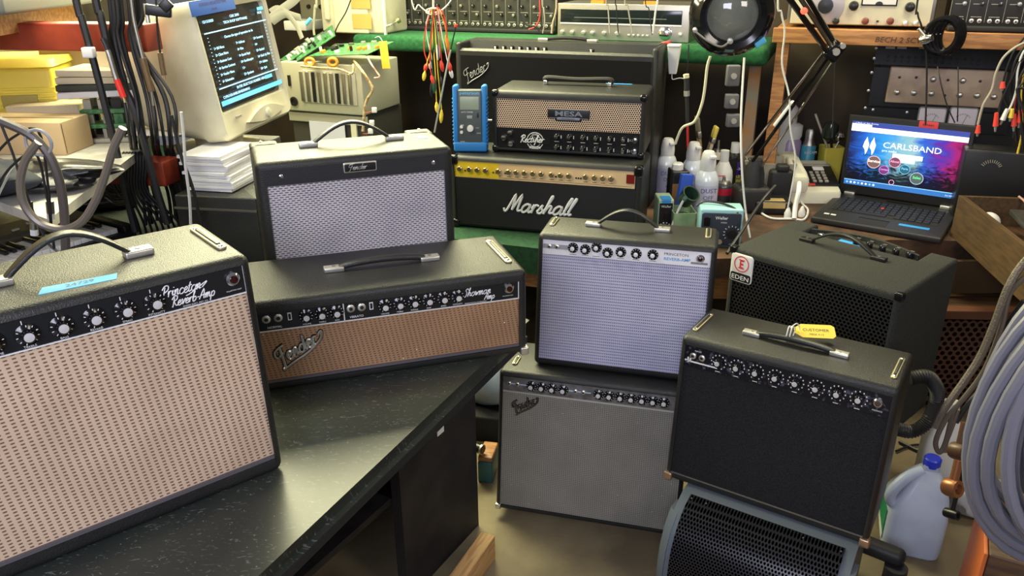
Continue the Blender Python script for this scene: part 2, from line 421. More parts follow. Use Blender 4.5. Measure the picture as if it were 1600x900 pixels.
def knob(parent, M, x, z, y, kind, ang=0, name='knob', s=1.0, ticks=True):
    g = G(M)
    if kind == 'fender':
        g.lathe([(.0165 * s, 0), (.0165 * s, -.002), (.0145 * s, -.003), (.0095 * s, -.005), (.009 * s, -.014), (.0075 * s, -.0155)], M_gloss, (x, y, z), (0, 1, 0), 20)
        g.lathe([(.0068 * s, -.0150), (.0068 * s, -.0165), (.001, -.017)], M_cap, (x, y, z), (0, 1, 0), 14)
        if ticks:
            for i in range(10):
                t = math.radians(-150 + 300 * i / 9 + ang)
                cx, cz = x + math.sin(t) * .0128 * s, z + math.cos(t) * .0128 * s
                R = Matrix.Rotation(t, 3, 'Y')
                g.box((cx, y - .0036, cz), (.0011 * s, .0006, .0042 * s), M_wht, R)
    elif kind == 'mesa':
        g.lathe([(.0115 * s, 0), (.0105 * s, -.003), (.0095 * s, -.013), (.008 * s, -.0145)], M_gloss, (x, y, z), (0, 1, 0), 18)
        g.lathe([(.0058 * s, -.0142), (.0055 * s, -.0155), (.0005, -.0158)], M_cap, (x, y, z), (0, 1, 0), 14)
        t = math.radians(ang); g.box((x + math.sin(t) * .007, y - .0158, z + math.cos(t) * .007), (.0012, .0008, .009), M_wht, Matrix.Rotation(t, 3, 'Y'))
    elif kind == 'gold':
        g.lathe([(.0085 * s, 0), (.0085 * s, -.010), (.0065 * s, -.012), (.0005, -.0122)], M_brass, (x, y, z), (0, 1, 0), 16)
        g.box((x, y - .0125, z + .004), (.0014, .0008, .007), M_blk)
    elif kind == 'chrome':
        g.lathe([(.0125 * s, 0), (.0125 * s, -.004), (.009 * s, -.006), (.0085 * s, -.018), (.006 * s, -.020), (.0005, -.0205)], M_gloss, (x, y, z), (0, 1, 0), 18)
        g.lathe([(.0080 * s, -.0185), (.0066 * s, -.0208), (.0005, -.0212)], M_chr, (x, y, z), (0, 1, 0), 14)
    elif kind == 'plain':
        g.lathe([(.012 * s, 0), (.0105 * s, -.012 * s), (.0085 * s, -.014 * s), (.0005, -.0142 * s)], M_blk, (x, y, z), (0, 1, 0), 16)
        g.box((x, y - .0147 * s, z + .005 * s), (.0012, .0008, .008 * s), M_wht)
    elif kind == 'silver':
        g.lathe([(.012 * s, 0), (.011 * s, -.014 * s), (.0085 * s, -.016 * s), (.0005, -.0163 * s)], M_steel, (x, y, z), (0, 1, 0), 16)
    return g.obj(name, parent)
def jack(parent, M, x, z, y, name='input_jack', s=1.0):
    g = G(M); g.lathe([(.0085 * s, 0), (.0085 * s, -.002), (.0055 * s, -.0035)], M_nick, (x, y, z), (0, 1, 0), 14)
    g.cyl((x, y - .0034, z), (x, y - .0040, z), .0040 * s, M_blkm, n=12); return g.obj(name, parent)
def jewel(parent, M, x, z, y, col=None):
    g = G(M); g.lathe([(.0115, 0), (.0115, -.003), (.009, -.006), (.0075, -.006)], M_chr, (x, y, z), (0, 1, 0), 18)
    g.lathe([(.0072, -.005), (.0060, -.009), (.0005, -.0105)], col or mat('dark_red_jewel', (.03, .004, .004), .1), (x, y, z), (0, 1, 0), 12)
    return g.obj('pilot_lamp', parent)
def strap(parent, xa, xb, y, z, rise=.05, wd=.022, th=.005, cap=M_nick, flat=False, capl=.045, mt=None):
    """carry handle along x with two metal end caps; rise = height of the arch"""
    hd = thing_part = G(); mt = mt or M_tolex_s
    x0, x1 = xa + capl * .75, xb - capl * .75; n = 14; L = []; th = .0085 if flat else th
    for i in range(n + 1):
        t = i / n; x = x0 + (x1 - x0) * t
        zz = z + .006 + (rise * math.sin(math.pi * t) ** (1.0 if not flat else .6))
        dx = (x1 - x0); sl = rise * math.pi * math.cos(math.pi * t) / dx if not flat else 0
        nrm = V((-sl, 0, 1)).normalized()
        L.append([V((x, y, zz)) + nrm * b + V((0, a, 0)) for a, b in rrect(wd * (1 if .12 < t < .88 else .85), th * 1.6, th * .7, 2)])
    hd.loft(L, mt)
    h = hd.obj('handle', parent)
    for xc in (xa + capl / 2, xb - capl / 2):
        g = G(); g.rb((xc, y, z + .005), (capl, wd * 1.12, .012), .003, cap)
        g.cyl((xc, y, z + .010), (xc, y, z + .0125), .004, M_steel, n=10)
        g.obj('handle_cap', h, label='metal handle end cap')
    return h
def glide(parent, p0, p1, z, wd=.014, name='top_strip', mt=None):
    """raised metal strip screwed on the cabinet top, from p0 to p1 (x, y)"""
    mt = mt or mat('brass_strip', (.55, .50, .30), .35, .7)
    a = V((*p0, z)); b = V((*p1, z)); d = b - a; an = math.atan2(d.y, d.x); R = Matrix.Rotation(an, 3, 'Z'); c = (a + b) / 2
    g = G(); g.rb(c + V((0, 0, .0018)), (d.length, wd, .005), .0015, mt, R, rc=wd * .45)
    g.rb(c + V((0, 0, .0035)), (d.length * .72, wd * .5, .006), .0015, M_tolex_s, R)
    for q in (.08, .92): g.lathe([(.0045, 0), (.004, .002), (.0005, .003)], M_chr, a + d * q + V((0, 0, .004)), n=10)
    return g.obj(name, parent)
def tape(parent, pts, z, mt, name='tape_label', txt=None, size=.01, rot=0, tm=None):
    g = G(); g.prism(pts, z, z + .0008, mt)
    if txt:
        cx = sum(p[0] for p in pts) / 4; cy = sum(p[1] for p in pts) / 4
        g.text(txt, size, tm or mat('blue_ink', (.01, .03, .25), .5), (cx, cy - size * .3, z + .0012), al='CENTER', plane='xy', rot=rot, shear=.1)
    return g.obj(name, parent)
def corner(parent, x, z, y, sgn, mt, s=.022, name='corner_protector'):
    g = G(); g.rb((x, y, z), (s, s, s), s * .18, mt); return g.obj(name, parent)
def feet(parent, W, D, h, n=4):
    for x in (-W / 2 + .04, W / 2 - .04):
        for y in (.04, D - .04):
            g = G(); g.cyl((x, y, -h), (x, y, .004), .012, M_rub, n=12); g.obj('foot', parent)
def flogo(g, x, z, s, mt, r, y):
    """slanted script nameplate with tail"""
    if r > .0022: script(g, 'Fender', s, r * 1.45, M_gloss, (x, y + r * .8, z), rot=.47, shear=.18, sx=.95, extra=[[(.1,-.85),(1.8,-.62),(4.0,-.48),(6.1,.2),(6.6,1.1),(6.1,.9)]])
    script(g, 'Fender', s, r, mt, (x, y, z), rot=.47, shear=.18, sx=.95, extra=[[(.1,-.85),(1.8,-.62),(4.0,-.48),(6.1,.2),(6.6,1.1),(6.1,.9)]])

W_blond = weave('blond_wheat_grille_cloth', (.64, .48, .34), (.54, .40, .28), (.15, .08, .04), .0112, .0060, dash=.45, row=.15, shift=.06)
W_brown = weave('tan_sparkle_grille_cloth', (.36, .21, .11), (.29, .165, .085), (.11, .055, .028), .0098, .0055, dash=.3, row=.1, spark=.05, shift=.1)
W_silv = weave('silver_blue_grille_cloth', (.50, .50, .66), (.42, .42, .60), (.06, .06, .11), .0058, .0088, dash=.55, row=-.1, shift=0)
W_bj = weave('silver_black_grille_cloth', (.66, .62, .64), (.52, .49, .53), (.05, .045, .055), .0125, .0052, dash=1.0, row=.2, shift=.5)
W_tr = weave('aged_silver_grille_cloth', (.27, .255, .215), (.21, .20, .165), (.055, .05, .04), .0062, .0058, dash=.35, row=.1, spark=.035, shift=0)
M_bfab = mat('black_grille_fabric', (.009, .009, .010), .85, bump=.5, bscale=700, var=(.018, .018, .020), vscale=300, spec=.3)

# --- blond-grille combo, front left
def amp_princeton():
    W, D, H, T = .505, .25, .41, .0225; M = frontM(H, T); rec = .010
    t = thing('guitar_amplifier', 'large black combo amplifier with blond wheat grille', 'amplifier', (-.6114, 1.0428, .7655), .683, 'guitar amplifiers')
    t['label'] = 'large black combo amplifier with blond wheat grille, blue tape on top, at front left'
    cabinet(t, W, D, H, T, .015, .012, .028, rec, .015)
    g = G(M); slab(g, -.240, .240, .034, .346, rec - .004, .006, W_blond); g.obj('grille_cloth', t)
    g = G(M); slab(g, -.240, .240, .0285, .0345, rec - .009, .006, mat('grey_piping', (.10, .09, .10), .5)); g.obj('piping', t)
    pg = G(M); slab(pg, -.240, .2405, .3465, .396, rec - .007, .006, M_panel)
    pg.box((0, rec - .0078, .3478), (.480, .0016, .0022), M_wht2)
    pg.box((.2385, rec - .0078, .372), (.0018, .0016, .048), M_wht2)
    y = rec - .0078
    script(pg, 'Princeton', .0090, .0009, M_wht, (.106, y, .3725), rot=.02, shear=.3, sx=.92, extra=[[(7.6,.15),(8.4,1.1),(5.5,-.35),(4.6,-.6)]])
    script(pg, 'Reverb-Amp', .0078, .0009, M_wht, (.118, y, .3555), rot=.02, shear=.3, sx=.95)
    for x, s in ((-.122, 'VOLUME'), (-.079, 'TREBLE'), (-.035, 'BASS'), (.0085, 'REVERB'), (.052, 'SPEED'), (.095, 'INTENSITY')):
        pg.text(s, .0052, M_wht, (x, y, .3502), al='CENTER'); pg.box((x - .0035, y, .3885), (.0012, .0006, .006), M_wht)
    pg.text('FENDER ELECT. INST. CO.', .0035, M_wht, (.135, y, .3502), al='LEFT'); pg.text('FULLERTON CALIF', .003, M_wht, (.206, y, .3555))
    p = pg.obj('control_panel', t)
    for x in (-.122, -.079, -.035, .0085, .052, .095): knob(p, M, x, .3700, y, 'fender', random.uniform(-20, 20))
    for x in (-.165, -.198): jack(p, M, x, .370, y)
    jewel(p, M, .219, .376, y)
    strap(t, -.112, .135, .140, H, .052, .024)
    glide(t, (.228, .072), (.226, .212), H, .016)
    tape(t, [(-.05, .058), (.055, .050), (.062, .074), (-.04, .084)], H, M_cyan, txt='24729', size=.016, tm=mat('dark_ink', (.01, .05, .2), .5), rot=-.05)
    for x in (-W / 2 + .03, W / 2 - .03):
        for yy in (.03, D - .03): gg = G(); gg.cyl((x, yy, -.0025), (x, yy, .006), .01, M_rub, n=12); gg.obj('foot', t)
# --- long head on the desk
def amp_showman():
    W, D, H, T = .61, .251, .209, 0; M = frontM(H, T); rec = .012
    t = thing('amplifier_head', 'wide black amplifier head with brown sparkle grille, overhanging the covered desk corner', 'amplifier head', (-.2568, 1.5586, .7655), .3018, 'guitar amplifiers')
    cabinet(t, W, D, H, T, .026, .018, .018, rec, .013)
    g = G(M); slab(g, -.287, .287, .024, .139, rec - .004, .006, W_brown); g.obj('grille_cloth', t)
    g = G(M); slab(g, -.287, .287, .0185, .0245, rec - .008, .005, mat('grey_piping', (.1, .1, .1), .5)); g.obj('piping', t)
    y = rec - .0078
    pg = G(M); slab(pg, -.287, .287, .1395, .183, rec - .007, .006, M_panel)
    pg.box((0, y, .1405), (.574, .0016, .0022), M_wht2); pg.box((-.104, y, .161), (.0022, .0016, .044), M_wht2); pg.box((.2855, y, .161), (.0018, .0016, .044), M_wht2)
    script(pg, 'Showman', .0094, .0009, M_wht, (.157, y, .1600), rot=.03, shear=.3, sx=.88)
    script(pg, 'Amp', .0078, .0009, M_wht, (.205, y, .1478), rot=.03, shear=.3, sx=.9)
    for x, s in ((-.182, 'VOLUME'), (-.150, 'TREBLE'), (-.119, 'BASS'), (-.017, 'VOLUME'), (.015, 'TREBLE'), (.047, 'MIDDLE'), (.079, 'BASS'), (.112, 'SPEED'), (.144, 'INTENSITY')):
        pg.text(s, .0045, M_wht, (x, y, .1440), al='CENTER')
    pg.text('NORMAL', .0072, M_wht, (-.247, y, .1455), al='CENTER'); pg.text('VIBRATO', .0072, M_wht, (-.078, y, .1455), al='CENTER')
    pg.text('FENDER MUSICAL INSTRUMENTS', .0034, M_wht, (.160, y, .1430)); pg.text('FULLERTON CALIF', .003, M_wht, (.248, y, .1490))
    for x in (-.215, -.0455): pg.box((x, y, .168), (.008, .001, .017), M_wht); pg.box((x, y - .0006, .168), (.005, .001, .013), M_blk)
    p = pg.obj('control_panel', t)
    for x in (-.182, -.150, -.119, -.017, .015, .047, .079, .112, .144): knob(p, M, x, .1650, y, 'fender', random.uniform(-30, 30), s=.92)
    for x in (-.262, -.238, -.089, -.066): jack(p, M, x, .168, y, s=1.05)
    for x in (-.215, -.0455): g = G(M); g.box((x, y - .002, .171), (.0035, .003, .006), M_blk); g.obj('bright_switch', p)
    jewel(p, M, .263, .168, y)
    g = G(M); flogo(g, -.246, .058, .0172, M_nick, .0030, rec - .007); g.obj('nameplate', t, label='chrome and black script nameplate')
    strap(t, -.130, .133, .130, H, .010, .021, flat=True)
    glide(t, (.279, .050), (.274, .210), H, .018)
    for sx in (-1, 1): corner(t, sx * (W / 2 - .006), .006, .006, sx, M_nick, .02)
    for x in (-W / 2 + .03, W / 2 - .09):
        for yy in (.04, D - .03): gg = G(); gg.cyl((x, yy, -.0025), (x, yy, .006), .01, M_rub, n=12); gg.obj('foot', t)
# --- small combo behind the head
def amp_junior():
    W, D, H, T = .457, .235, .435, 0; M = frontM(H, T); rec = .010; dz = .0276
    t = thing('guitar_amplifier', 'black combo amplifier with silver grille and small framed badge, behind the wide head and right of the stacked paper', 'amplifier', (-.3550, 1.8050, .7655), .3453, 'guitar amplifiers')
    t['label'] = 'black combo amplifier with silver grille and small framed badge, behind the wide head'
    cabinet(t, W, .200, H, T, .020, .021, .02, rec, .014)
    for sx in (-1, 1):
        g = G(); g.rb((sx * .1945, .205, H / 2), (.068, .060, H - .0), .008, M_tolex, n=3); g.obj('cabinet_cheek', t)
    g = G(M); slab(g, -.2085, .2085, .02, .3535 + .027, rec - .003, .006, W_bj); g.obj('grille_cloth', t)
    g = G(M); z0 = .3535 + .027; slab(g, -.2085, .2085, z0, H - .0185, -.0015, .012, mat('black_front_vinyl', (.017, .017, .020), .5, bump=.4, bscale=450)); g.obj('front_board', t)
    b = G(M); zc = .377 + dz + .0025
    b.rb((.004, -.003, zc), (.078, .005, .024), .002, M_nick, ax='y', rc=.004); b.rb((.004, -.005, zc), (.072, .003, .018), .001, M_blk, ax='y', rc=.003)
    script(b, 'Fender', .0065, .0008, M_nick, (-.024, -.0068, zc - .005), rot=.02, shear=.3, sx=1.15)
    b.obj('nameplate', t, label='small framed metal badge')
    for x in (-.174, .179): s = G(M); s.lathe([(.0055, 0), (.005, -.002), (.0005, -.0035)], M_chr, (x, -.001, .373 + dz), (0, 1, 0), 12); s.obj('screw', t)
    g = G(); g.box((0, .213, H - .03), (.32, .03, .004), M_steel); p = g.obj('control_panel', t)
    for i in range(6):
        x = -.128 + i * .05; k = G(); k.lathe([(.012, 0), (.011, .012), (.008, .017), (.001, .019)], M_wht2, (x, .214, H - .028), n=14); k.box((x, .214 + .008, H - .014), (.004, .016, .006), M_wht2); k.obj('knob', p)
    strap(t, -.118, .137, .128, H, .046, .022)
    for sx in (-1, 1):
        s = G(); s.lathe([(.005, 0), (.004, .002), (.0005, .003)], M_chr, (sx * .20, .222, H), n=10); s.obj('screw', t)
    tape(t, [(.168, .150), (.176, .112), (.198, .112), (.190, .152)], H, M_cyan)
    for x in (-W / 2 + .03, W / 2 - .03):
        for yy in (.03, .19): gg = G(); gg.cyl((x, yy, -.0025), (x, yy, .006), .01, M_rub, n=12); gg.obj('foot', t)
# --- silver panel combo on top of the bigger silver panel combo
def amp_silver():
    W, D, H, T = .5015, .2196, .3994, .0497; M = frontM(H, T); rec = .012
    t = thing('guitar_amplifier', 'black combo amplifier with bluish silver grille and bright panel, stacked on another combo', 'amplifier', (.304, 2.0365, .4890), -.2625, 'guitar amplifiers')
    cabinet(t, W, D, H, T, .016, .012, .016, rec, .016)
    g = G(M); slab(g, -.2390, .2390, .020, .341, rec - .004, .006, W_silv); g.obj('grille_cloth', t)
    g = G(M); slab(g, -.2390, .2390, .0155, .0205, rec - .006, .005, M_blkm); g.obj('piping', t)
    y = rec - .0075
    pg = G(M); slab(pg, -.2385, .2365, .342, .3845, rec - .007, .006, M_alu); pg.box((-.198, y - .0003, .366), (.072, .0006, .013), mat('panel_grey_band', (.30, .30, .33), .4))
    pg.box((.205, y, .352), (.045, .0008, .006), mat('grey_print', (.25, .22, .24), .5))
    for x in (-.147, -.112, -.08, -.048, -.011, .032, .078): pg.box((x, y, .3475), (.02, .0006, .0018), mat('grey_print', (.25, .22, .24), .5))
    pg.text('PRINCETON', .0105, mat('dark_print', (.03, .03, .03), .5), (.108, y, .368), sx=1.15); pg.text('REVERB-AMP', .0115, mat('blue_print', (.05, .30, .65), .5), (.108, y, .354), sx=1.12, off=.015)
    p = pg.obj('control_panel', t)
    for x, z in ((-.147, .367), (-.112, .365), (-.08, .374), (-.048, .361), (-.011, .366), (.032, .365), (.078, .366)): knob(p, M, x, z, y, 'fender', random.uniform(-40, 40), s=.92)
    for x in (-.216, -.194): jack(p, M, x, .366, y, s=.8)
    jewel(p, M, .207, .366, y)
    strap(t, -.130, .115, .152, H, .048, .022)
    glide(t, (-.226, .120), (-.224, .195), H, .016); glide(t, (.222, .118), (.221, .200), H, .016)
    for x in (-W / 2 + .03, W / 2 - .05):
        for yy in (.03, D - .01): gg = G(); gg.cyl((x, yy, -.003), (x, yy, .006), .01, M_rub, n=12); gg.obj('foot', t)
def amp_twin():
    W, D, H, T = .5615, .265, .4561, .065; SH = .0558; M = frontM(H, T) @ Matrix.Translation((SH, 0, 0)); rec = .012; ca, sa = math.cos(-.2553), math.sin(-.2553)
    t = thing('guitar_amplifier', 'black combo amplifier with aged grey grille, on the floor under the bluish-grilled combo', 'amplifier', (.269 - SH * ca, 1.927 - SH * sa, .0292), -.2553, 'guitar amplifiers')
    cabinet(t, W, D, H, T, .016, .012, .014, rec, .013)
    g = G(M); slab(g, -.3245, .2135, .014, .3965, rec - .004, .006, W_tr); g.obj('grille_cloth', t)
    g = G(M); slab(g, -.3245, .2135, .392, .398, rec - .007, .006, mat('silver_piping', (.55, .55, .50), .4, .5)); g.obj('piping', t)
    y = rec - .0075
    pg = G(M); slab(pg, -.3245, .2135, .3985, .4415, rec - .007, .006, mat('tarnished_panel', (.30, .30, .31), .35, .75, var=(.18, .17, .17), vscale=30))
    for a, b in ((-.31, -.253), (-.125, -.06)): pg.box(((a + b) / 2, y, .421), (b - a, .0008, .003), mat('pale_blue_line', (.45, .62, .8), .4))
    for i, x in enumerate((-.237, -.204, -.174, -.141, -.037, -.006, .026, .057, .088, .119, .149)): pg.box((x, y, .4045), (.018, .0006, .0016), mat('dark_print', (.03, .03, .03), .5))
    p = pg.obj('control_panel', t)
    for x in (-.237, -.2055, -.174, -.1415, -.037, -.006, .026, .057, .088, .119, .150): knob(p, M, x, .421, y, 'fender', random.uniform(-40, 40), s=.95)
    for x in (-.305, -.280, -.105, -.082): jack(p, M, x, .421, y, s=.75)
    g = G(M); flogo(g, -.288, .332, .0135, mat('dark_worn_nameplate', (.16, .15, .14), .3, .8), .0024, rec - .007); g.obj('nameplate', t, label='dark worn metal script nameplate')
    glide(t, (-.245, .105), (-.243, .16), H, .016)
    for sx in (-1, 1): corner(t, sx * (W / 2 - .007), .008, .008, sx, M_nick, .018)
    for x in (-W / 2 + .05, W / 2 - .05):
        for yy in (.05, D - .05):
            c = G(); c.cyl((x - .008, yy, -.0155), (x + .008, yy, -.0155), .0135, M_rub, n=14); c.box((x, yy, -.0005), (.02, .02, .006), M_steel); c.obj('caster', t)
# --- black fronted combo with dark slanted panel, right
def amp_dark():
    W, D, H, T = .5245, .2485, .4206, .0384; M = frontM(H, T); rec = .010
    t = thing('guitar_amplifier', 'all-black combo amplifier with yellow tag on its handle, standing on a grey monitor speaker', 'amplifier', (.6382, 1.6699, .2905), -.5745, 'guitar amplifiers')
    cabinet(t, W, D, H, T, .022, .010, .018, rec, .014)
    g = G(M); slab(g, -.2515, .2515, .022, .342, rec - .003, .006, M_bfab); g.obj('grille_cloth', t)
    g = G(M); slab(g, -.2515, .2515, .0185, .0215, rec - .005, .005, mat('tan_piping', (.16, .14, .12), .5)); g.obj('piping', t)
    y = rec - .0075
    pm = mat('marbled_black_panel', (.008, .008, .012), .25, var=(.10, .10, .14), vscale=90, vfac=(.55, .7))
    pg = G(M); slab(pg, -.2515, .2505, .344, .399, rec - .007, .006, pm)
    pg.box((-.200, y, .3565), (.080, .0008, .004), M_wht); pg.box((-.238, y, .360), (.004, .0008, .014), M_wht); pg.box((-.232, y, .360), (.004, .0008, .010), M_wht); pg.box((-.244, y, .358), (.006, .0008, .004), M_wht)
    pg.text('INPUTS', .0055, M_wht, (-.214, y, .386), al='CENTER'); pg.text('PRESENCE', .005, M_wht, (.222, y, .354), al='CENTER')
    KX = (-.158, -.110, -.062, -.0135, .035, .083, .131, .179)
    for x in KX:
        for i in range(11):
            tt = math.radians(-150 + 30 * i); pg.box((x + math.sin(tt) * .0185, y, .3735 + math.cos(tt) * .0185), (.0026, .0006, .0032), M_wht)
        pg.box((x, y, .3478), (.012, .0006, .0016), M_wht)
    p = pg.obj('control_panel', t)
    for i, x in enumerate(KX): knob(p, M, x, .3735, y, 'mesa', (-60, 5, 10, 30, -70, -70, 0, 5)[i], s=1.15)
    for x in (-.226, -.202): jack(p, M, x, .373, y)
    jewel(p, M, .221, .376, y, mat('smoky_jewel', (.08, .05, .05), .15))
    h = strap(t, -.132, .130, .136, H, .009, .020, flat=True, mt=M_tolex_s)
    glide(t, (-.243, .078), (-.240, .200), H, .014); glide(t, (.238, .082), (.241, .200), H, .014)
    for sx in (-1, 1): corner(t, sx * (W / 2 - .008), .008, .008, sx, M_cop, .024)
    for x in (-W / 2 + .03, W / 2 - .05):
        for yy in (.03, D - .03): gg = G(); gg.cyl((x, yy, -.0025), (x, yy, .006), .01, M_rub, n=12); gg.obj('foot', t)
    # tag tied to the handle: a thing of its own
    k = thing('paper_tag', 'yellow paper tag tied with white string to the handle of the all-black combo', 'tag')
    k.matrix_world = Matrix.Translation((.6382, 1.6699, .2905 + H)) @ Matrix.Rotation(-.5745, 4, 'Z') @ Matrix.Translation((-.012, .165, .026))
    g = G(Matrix.Rotation(.45, 4, 'Z') @ Matrix.Rotation(.42, 4, 'X'))
    g.prism([(0, -.008), (.018, -.022), (.092, -.022), (.100, -.014), (.100, .016), (.092, .022), (.018, .022), (0, .008)], 0, .0012, M_yelt)
    g.text('CUSTOMER', .012, mat('dark_print', (.03, .03, .03), .5), (.020, -.001, .0018), plane='xy', sx=1.05); g.text('MESA 4-12', .008, mat('dark_print', (.03, .03, .03), .5), (.035, -.014, .0018), plane='xy')
    g.obj('card', k)
    g = G()
    for o in (0, .008): g.tube(cr([(-.010 + o, -.032, .0), (-.010 + o, -.018, .016), (-.006 + o, .000, .004), (-.010 + o, -.012, -.022), (-.011 + o, -.030, -.016)], 5, True), .0016, M_wht2, 6, True)
    g.tube(cr([(-.006, -.02, .014), (.004, -.004, .022), (.010, .004, .012), (.012, .002, .003)], 5), .0016, M_wht2, 6)
    g.obj('string', k)
# --- bass combo with red round badge
def amp_bass():
    t = thing('bass_amplifier', 'black carpeted bass combo with punched metal grille and red and white badge', 'amplifier', (.8754, 2.1661, .25), -.8322, 'guitar amplifiers')
    W, D, H = .5359, .4049, .5152; T = .0
    M = frontM(H, T); mt = mat('black_carpet_covering', (.012, .013, .012), .85, bump=.9, bscale=300, var=(.022, .024, .02), vscale=200)
    cabinet(t, W, .300, H, T, .022, .018, .02, .012, .012, mt)
    for sx, w_ in ((-1, .085), (1, .085)):
        g = G(); g.rb((sx * (W / 2 - w_ / 2), .345, H / 2), (w_, .12, H), .010, mt, n=3); g.obj('cabinet_cheek', t)
    g = G(M); slab(g, -.252, .252, .02, H - .019, .004, .006, perf('punched_black_grille', (.013, .013, .014), (.001, .001, .001), .0125, .34, rough=.5)); g.obj('grille', t)
    # curved control panel set in the cut-out behind the top
    g = G(); pts = [(-.175, .29), (.175, .29)]; n = 14
    arc = [(.175 - .35 * i / n, .345 + .055 * math.sin(math.pi * i / n)) for i in range(n + 1)]
    g.prism([(-.175, .302), (.175, .302)] + arc, .0, H - .014, mt); g.obj('rear_panel_housing', t)
    g = G(); band = [(a, b) for a, b in arc]; L = [[V((a, b - .012, H - .014)), V((a, b, H - .014)), V((a, b, H + .002)), V((a, b - .012, H + .002))] for a, b in arc]; g.loft(L, mt); g.obj('curved_lip', t)
    g = G(); g.box((.03, .338, H - .013), (.29, .030, .003), M_blk); p = g.obj('control_panel', t)
    for x in (-.02, .022, .064, .106, .148):
        k = G(); k.lathe([(.011, 0), (.010, .016), (.008, .019), (.001, .020)], M_gloss, (x, .336, H - .012), n=12); k.box((x + .008, .332, H + .010), (.012, .008, .006), M_steel); k.obj('knob', p)
    g = G(); g.lathe([(.011, 0), (.011, .012), (.008, .014)], M_chr, (-.135, .322, H - .013), n=12); g.obj('input_jack', p)
    tape(t, [(-.075, .318), (.000, .318), (.000, .345), (-.075, .345)], H - .011, M_blue)
    # badge
    g = G(M); x, z = -.222, H - .062
    wm = mat('badge_white', (.70, .70, .70), .4); rm = mat('badge_red', (.65, .03, .03), .4)
    g.rb((x, .001, z), (.078, .006, .094), .002, M_wht2, ax='y', rc=.010); g.rb((x, -.0012, z - .030), (.072, .003, .028), .001, M_blk, ax='y', rc=.007)
    g.rb((x, -.0012, z + .0155), (.072, .003, .056), .001, wm, ax='y', rc=.008)
    g.lathe([(.0265, -.0030), (.0265, -.0036), (.0235, -.0036), (.0235, -.003)], rm, (x, 0, z + .015), (0, 1, 0), 28, False, False)
    g.text('E', .040, rm, (x, -.0036, z + .001), al='CENTER', off=.03, sx=.75); g.box((x, -.0036, z + .0015), (.020, .0005, .003), rm); g.box((x, -.0036, z + .0285), (.020, .0005, .003), rm)
    g.text('EDEN', .021, M_wht, (x, -.0036, z - .038), al='CENTER', sx=1.2)
    g.obj('badge', t, label='white badge with a red ringed letter over a black band')
    strap(t, -.150, .128, .218, H, .045, .022, cap=M_blk, mt=M_tolex_s)
    for sx in (-1, 1): corner(t, sx * (W / 2 - .008), H - .009, .010, sx, M_gloss, .024)
# --- gold panel head
def amp_marshall():
    W, D, H, T = .75, .2632, .291, 0; M = frontM(H, T); rec = .014
    t = thing('amplifier_head', 'black amplifier head with gold knob panel and big white script logo, on the green bench', 'amplifier head', (.1207, 2.9503, .6085), -.2812, 'guitar amplifiers')
    cabinet(t, W, D, H, T, .018, .016, .018, rec, .018)
    g = G(M); slab(g, -.359, .359, .018, .203, rec - .010, .012, mat('black_front_cloth', (.008, .008, .010), .7, bump=.3, bscale=500)); g.obj('front_board', t)
    y = rec - .0078
    pg = G(M); slab(pg, -.359, .350, .205, .272, rec - .007, .006, M_gold); pg.box((-.27, y, .238), (.185, .0008, .060), mat('yellow_tape', (.80, .58, .03), .45))
    dk = mat('dark_print', (.03, .03, .03), .5)
    for x in (-.20, -.188, -.152, .050, .128, .137, .146, -.315): pg.cyl((x, y, .232), (x, y - .002, .232), .0035, M_blkm, n=10)
    for x in (-.336, -.296, -.264, -.23, -.178, -.137, -.106, -.073, -.04, -.007, .033, .068, .1, .164, .198, .23, .261): pg.box((x, y, .2195), (.016, .0006, .0018), dk)
    pg.box((-.005, y, .212), (.69, .0005, .001), dk)
    p = pg.obj('control_panel', t)
    for x in (-.336, -.296, -.264, -.23, -.178, -.137, -.106, -.073, -.04, -.007, .033, .068, .1, .164, .198, .23, .261): knob(p, M, x, .240, y, 'gold', s=1.25)
    g = G(M); g.box((.333, y - .002, .242), (.030, .006, .034), mat('dark_red_rocker', (.20, .012, .01), .3)); g.obj('power_switch', p)
    lg = G(M); script(lg, 'Marshall', .034, .0047, M_wht, (-.152, rec - .012, .082), rot=-.0, shear=.35, sx=1.02); lg.obj('logo', t, label='big white script logo')
    for sx in (-1, 1):
        for z in (.012, H - .018): g = G(); g.rb((sx * (W / 2 - .014), .016, z), (.034, .040, .040), .010, M_gloss); g.obj('corner_protector', t)
    g = G(M); g.rb((.3665, .004, .262), (.013, .004, .022), .001, M_steel, ax='y'); g.obj('corner_clip', t)
    for x in (-W / 2 + .05, W / 2 - .05):
        for yy in (.04, D - .04): gg = G(); gg.cyl((x, yy, -.0025), (x, yy, .006), .012, M_rub, n=12); gg.obj('foot', t)
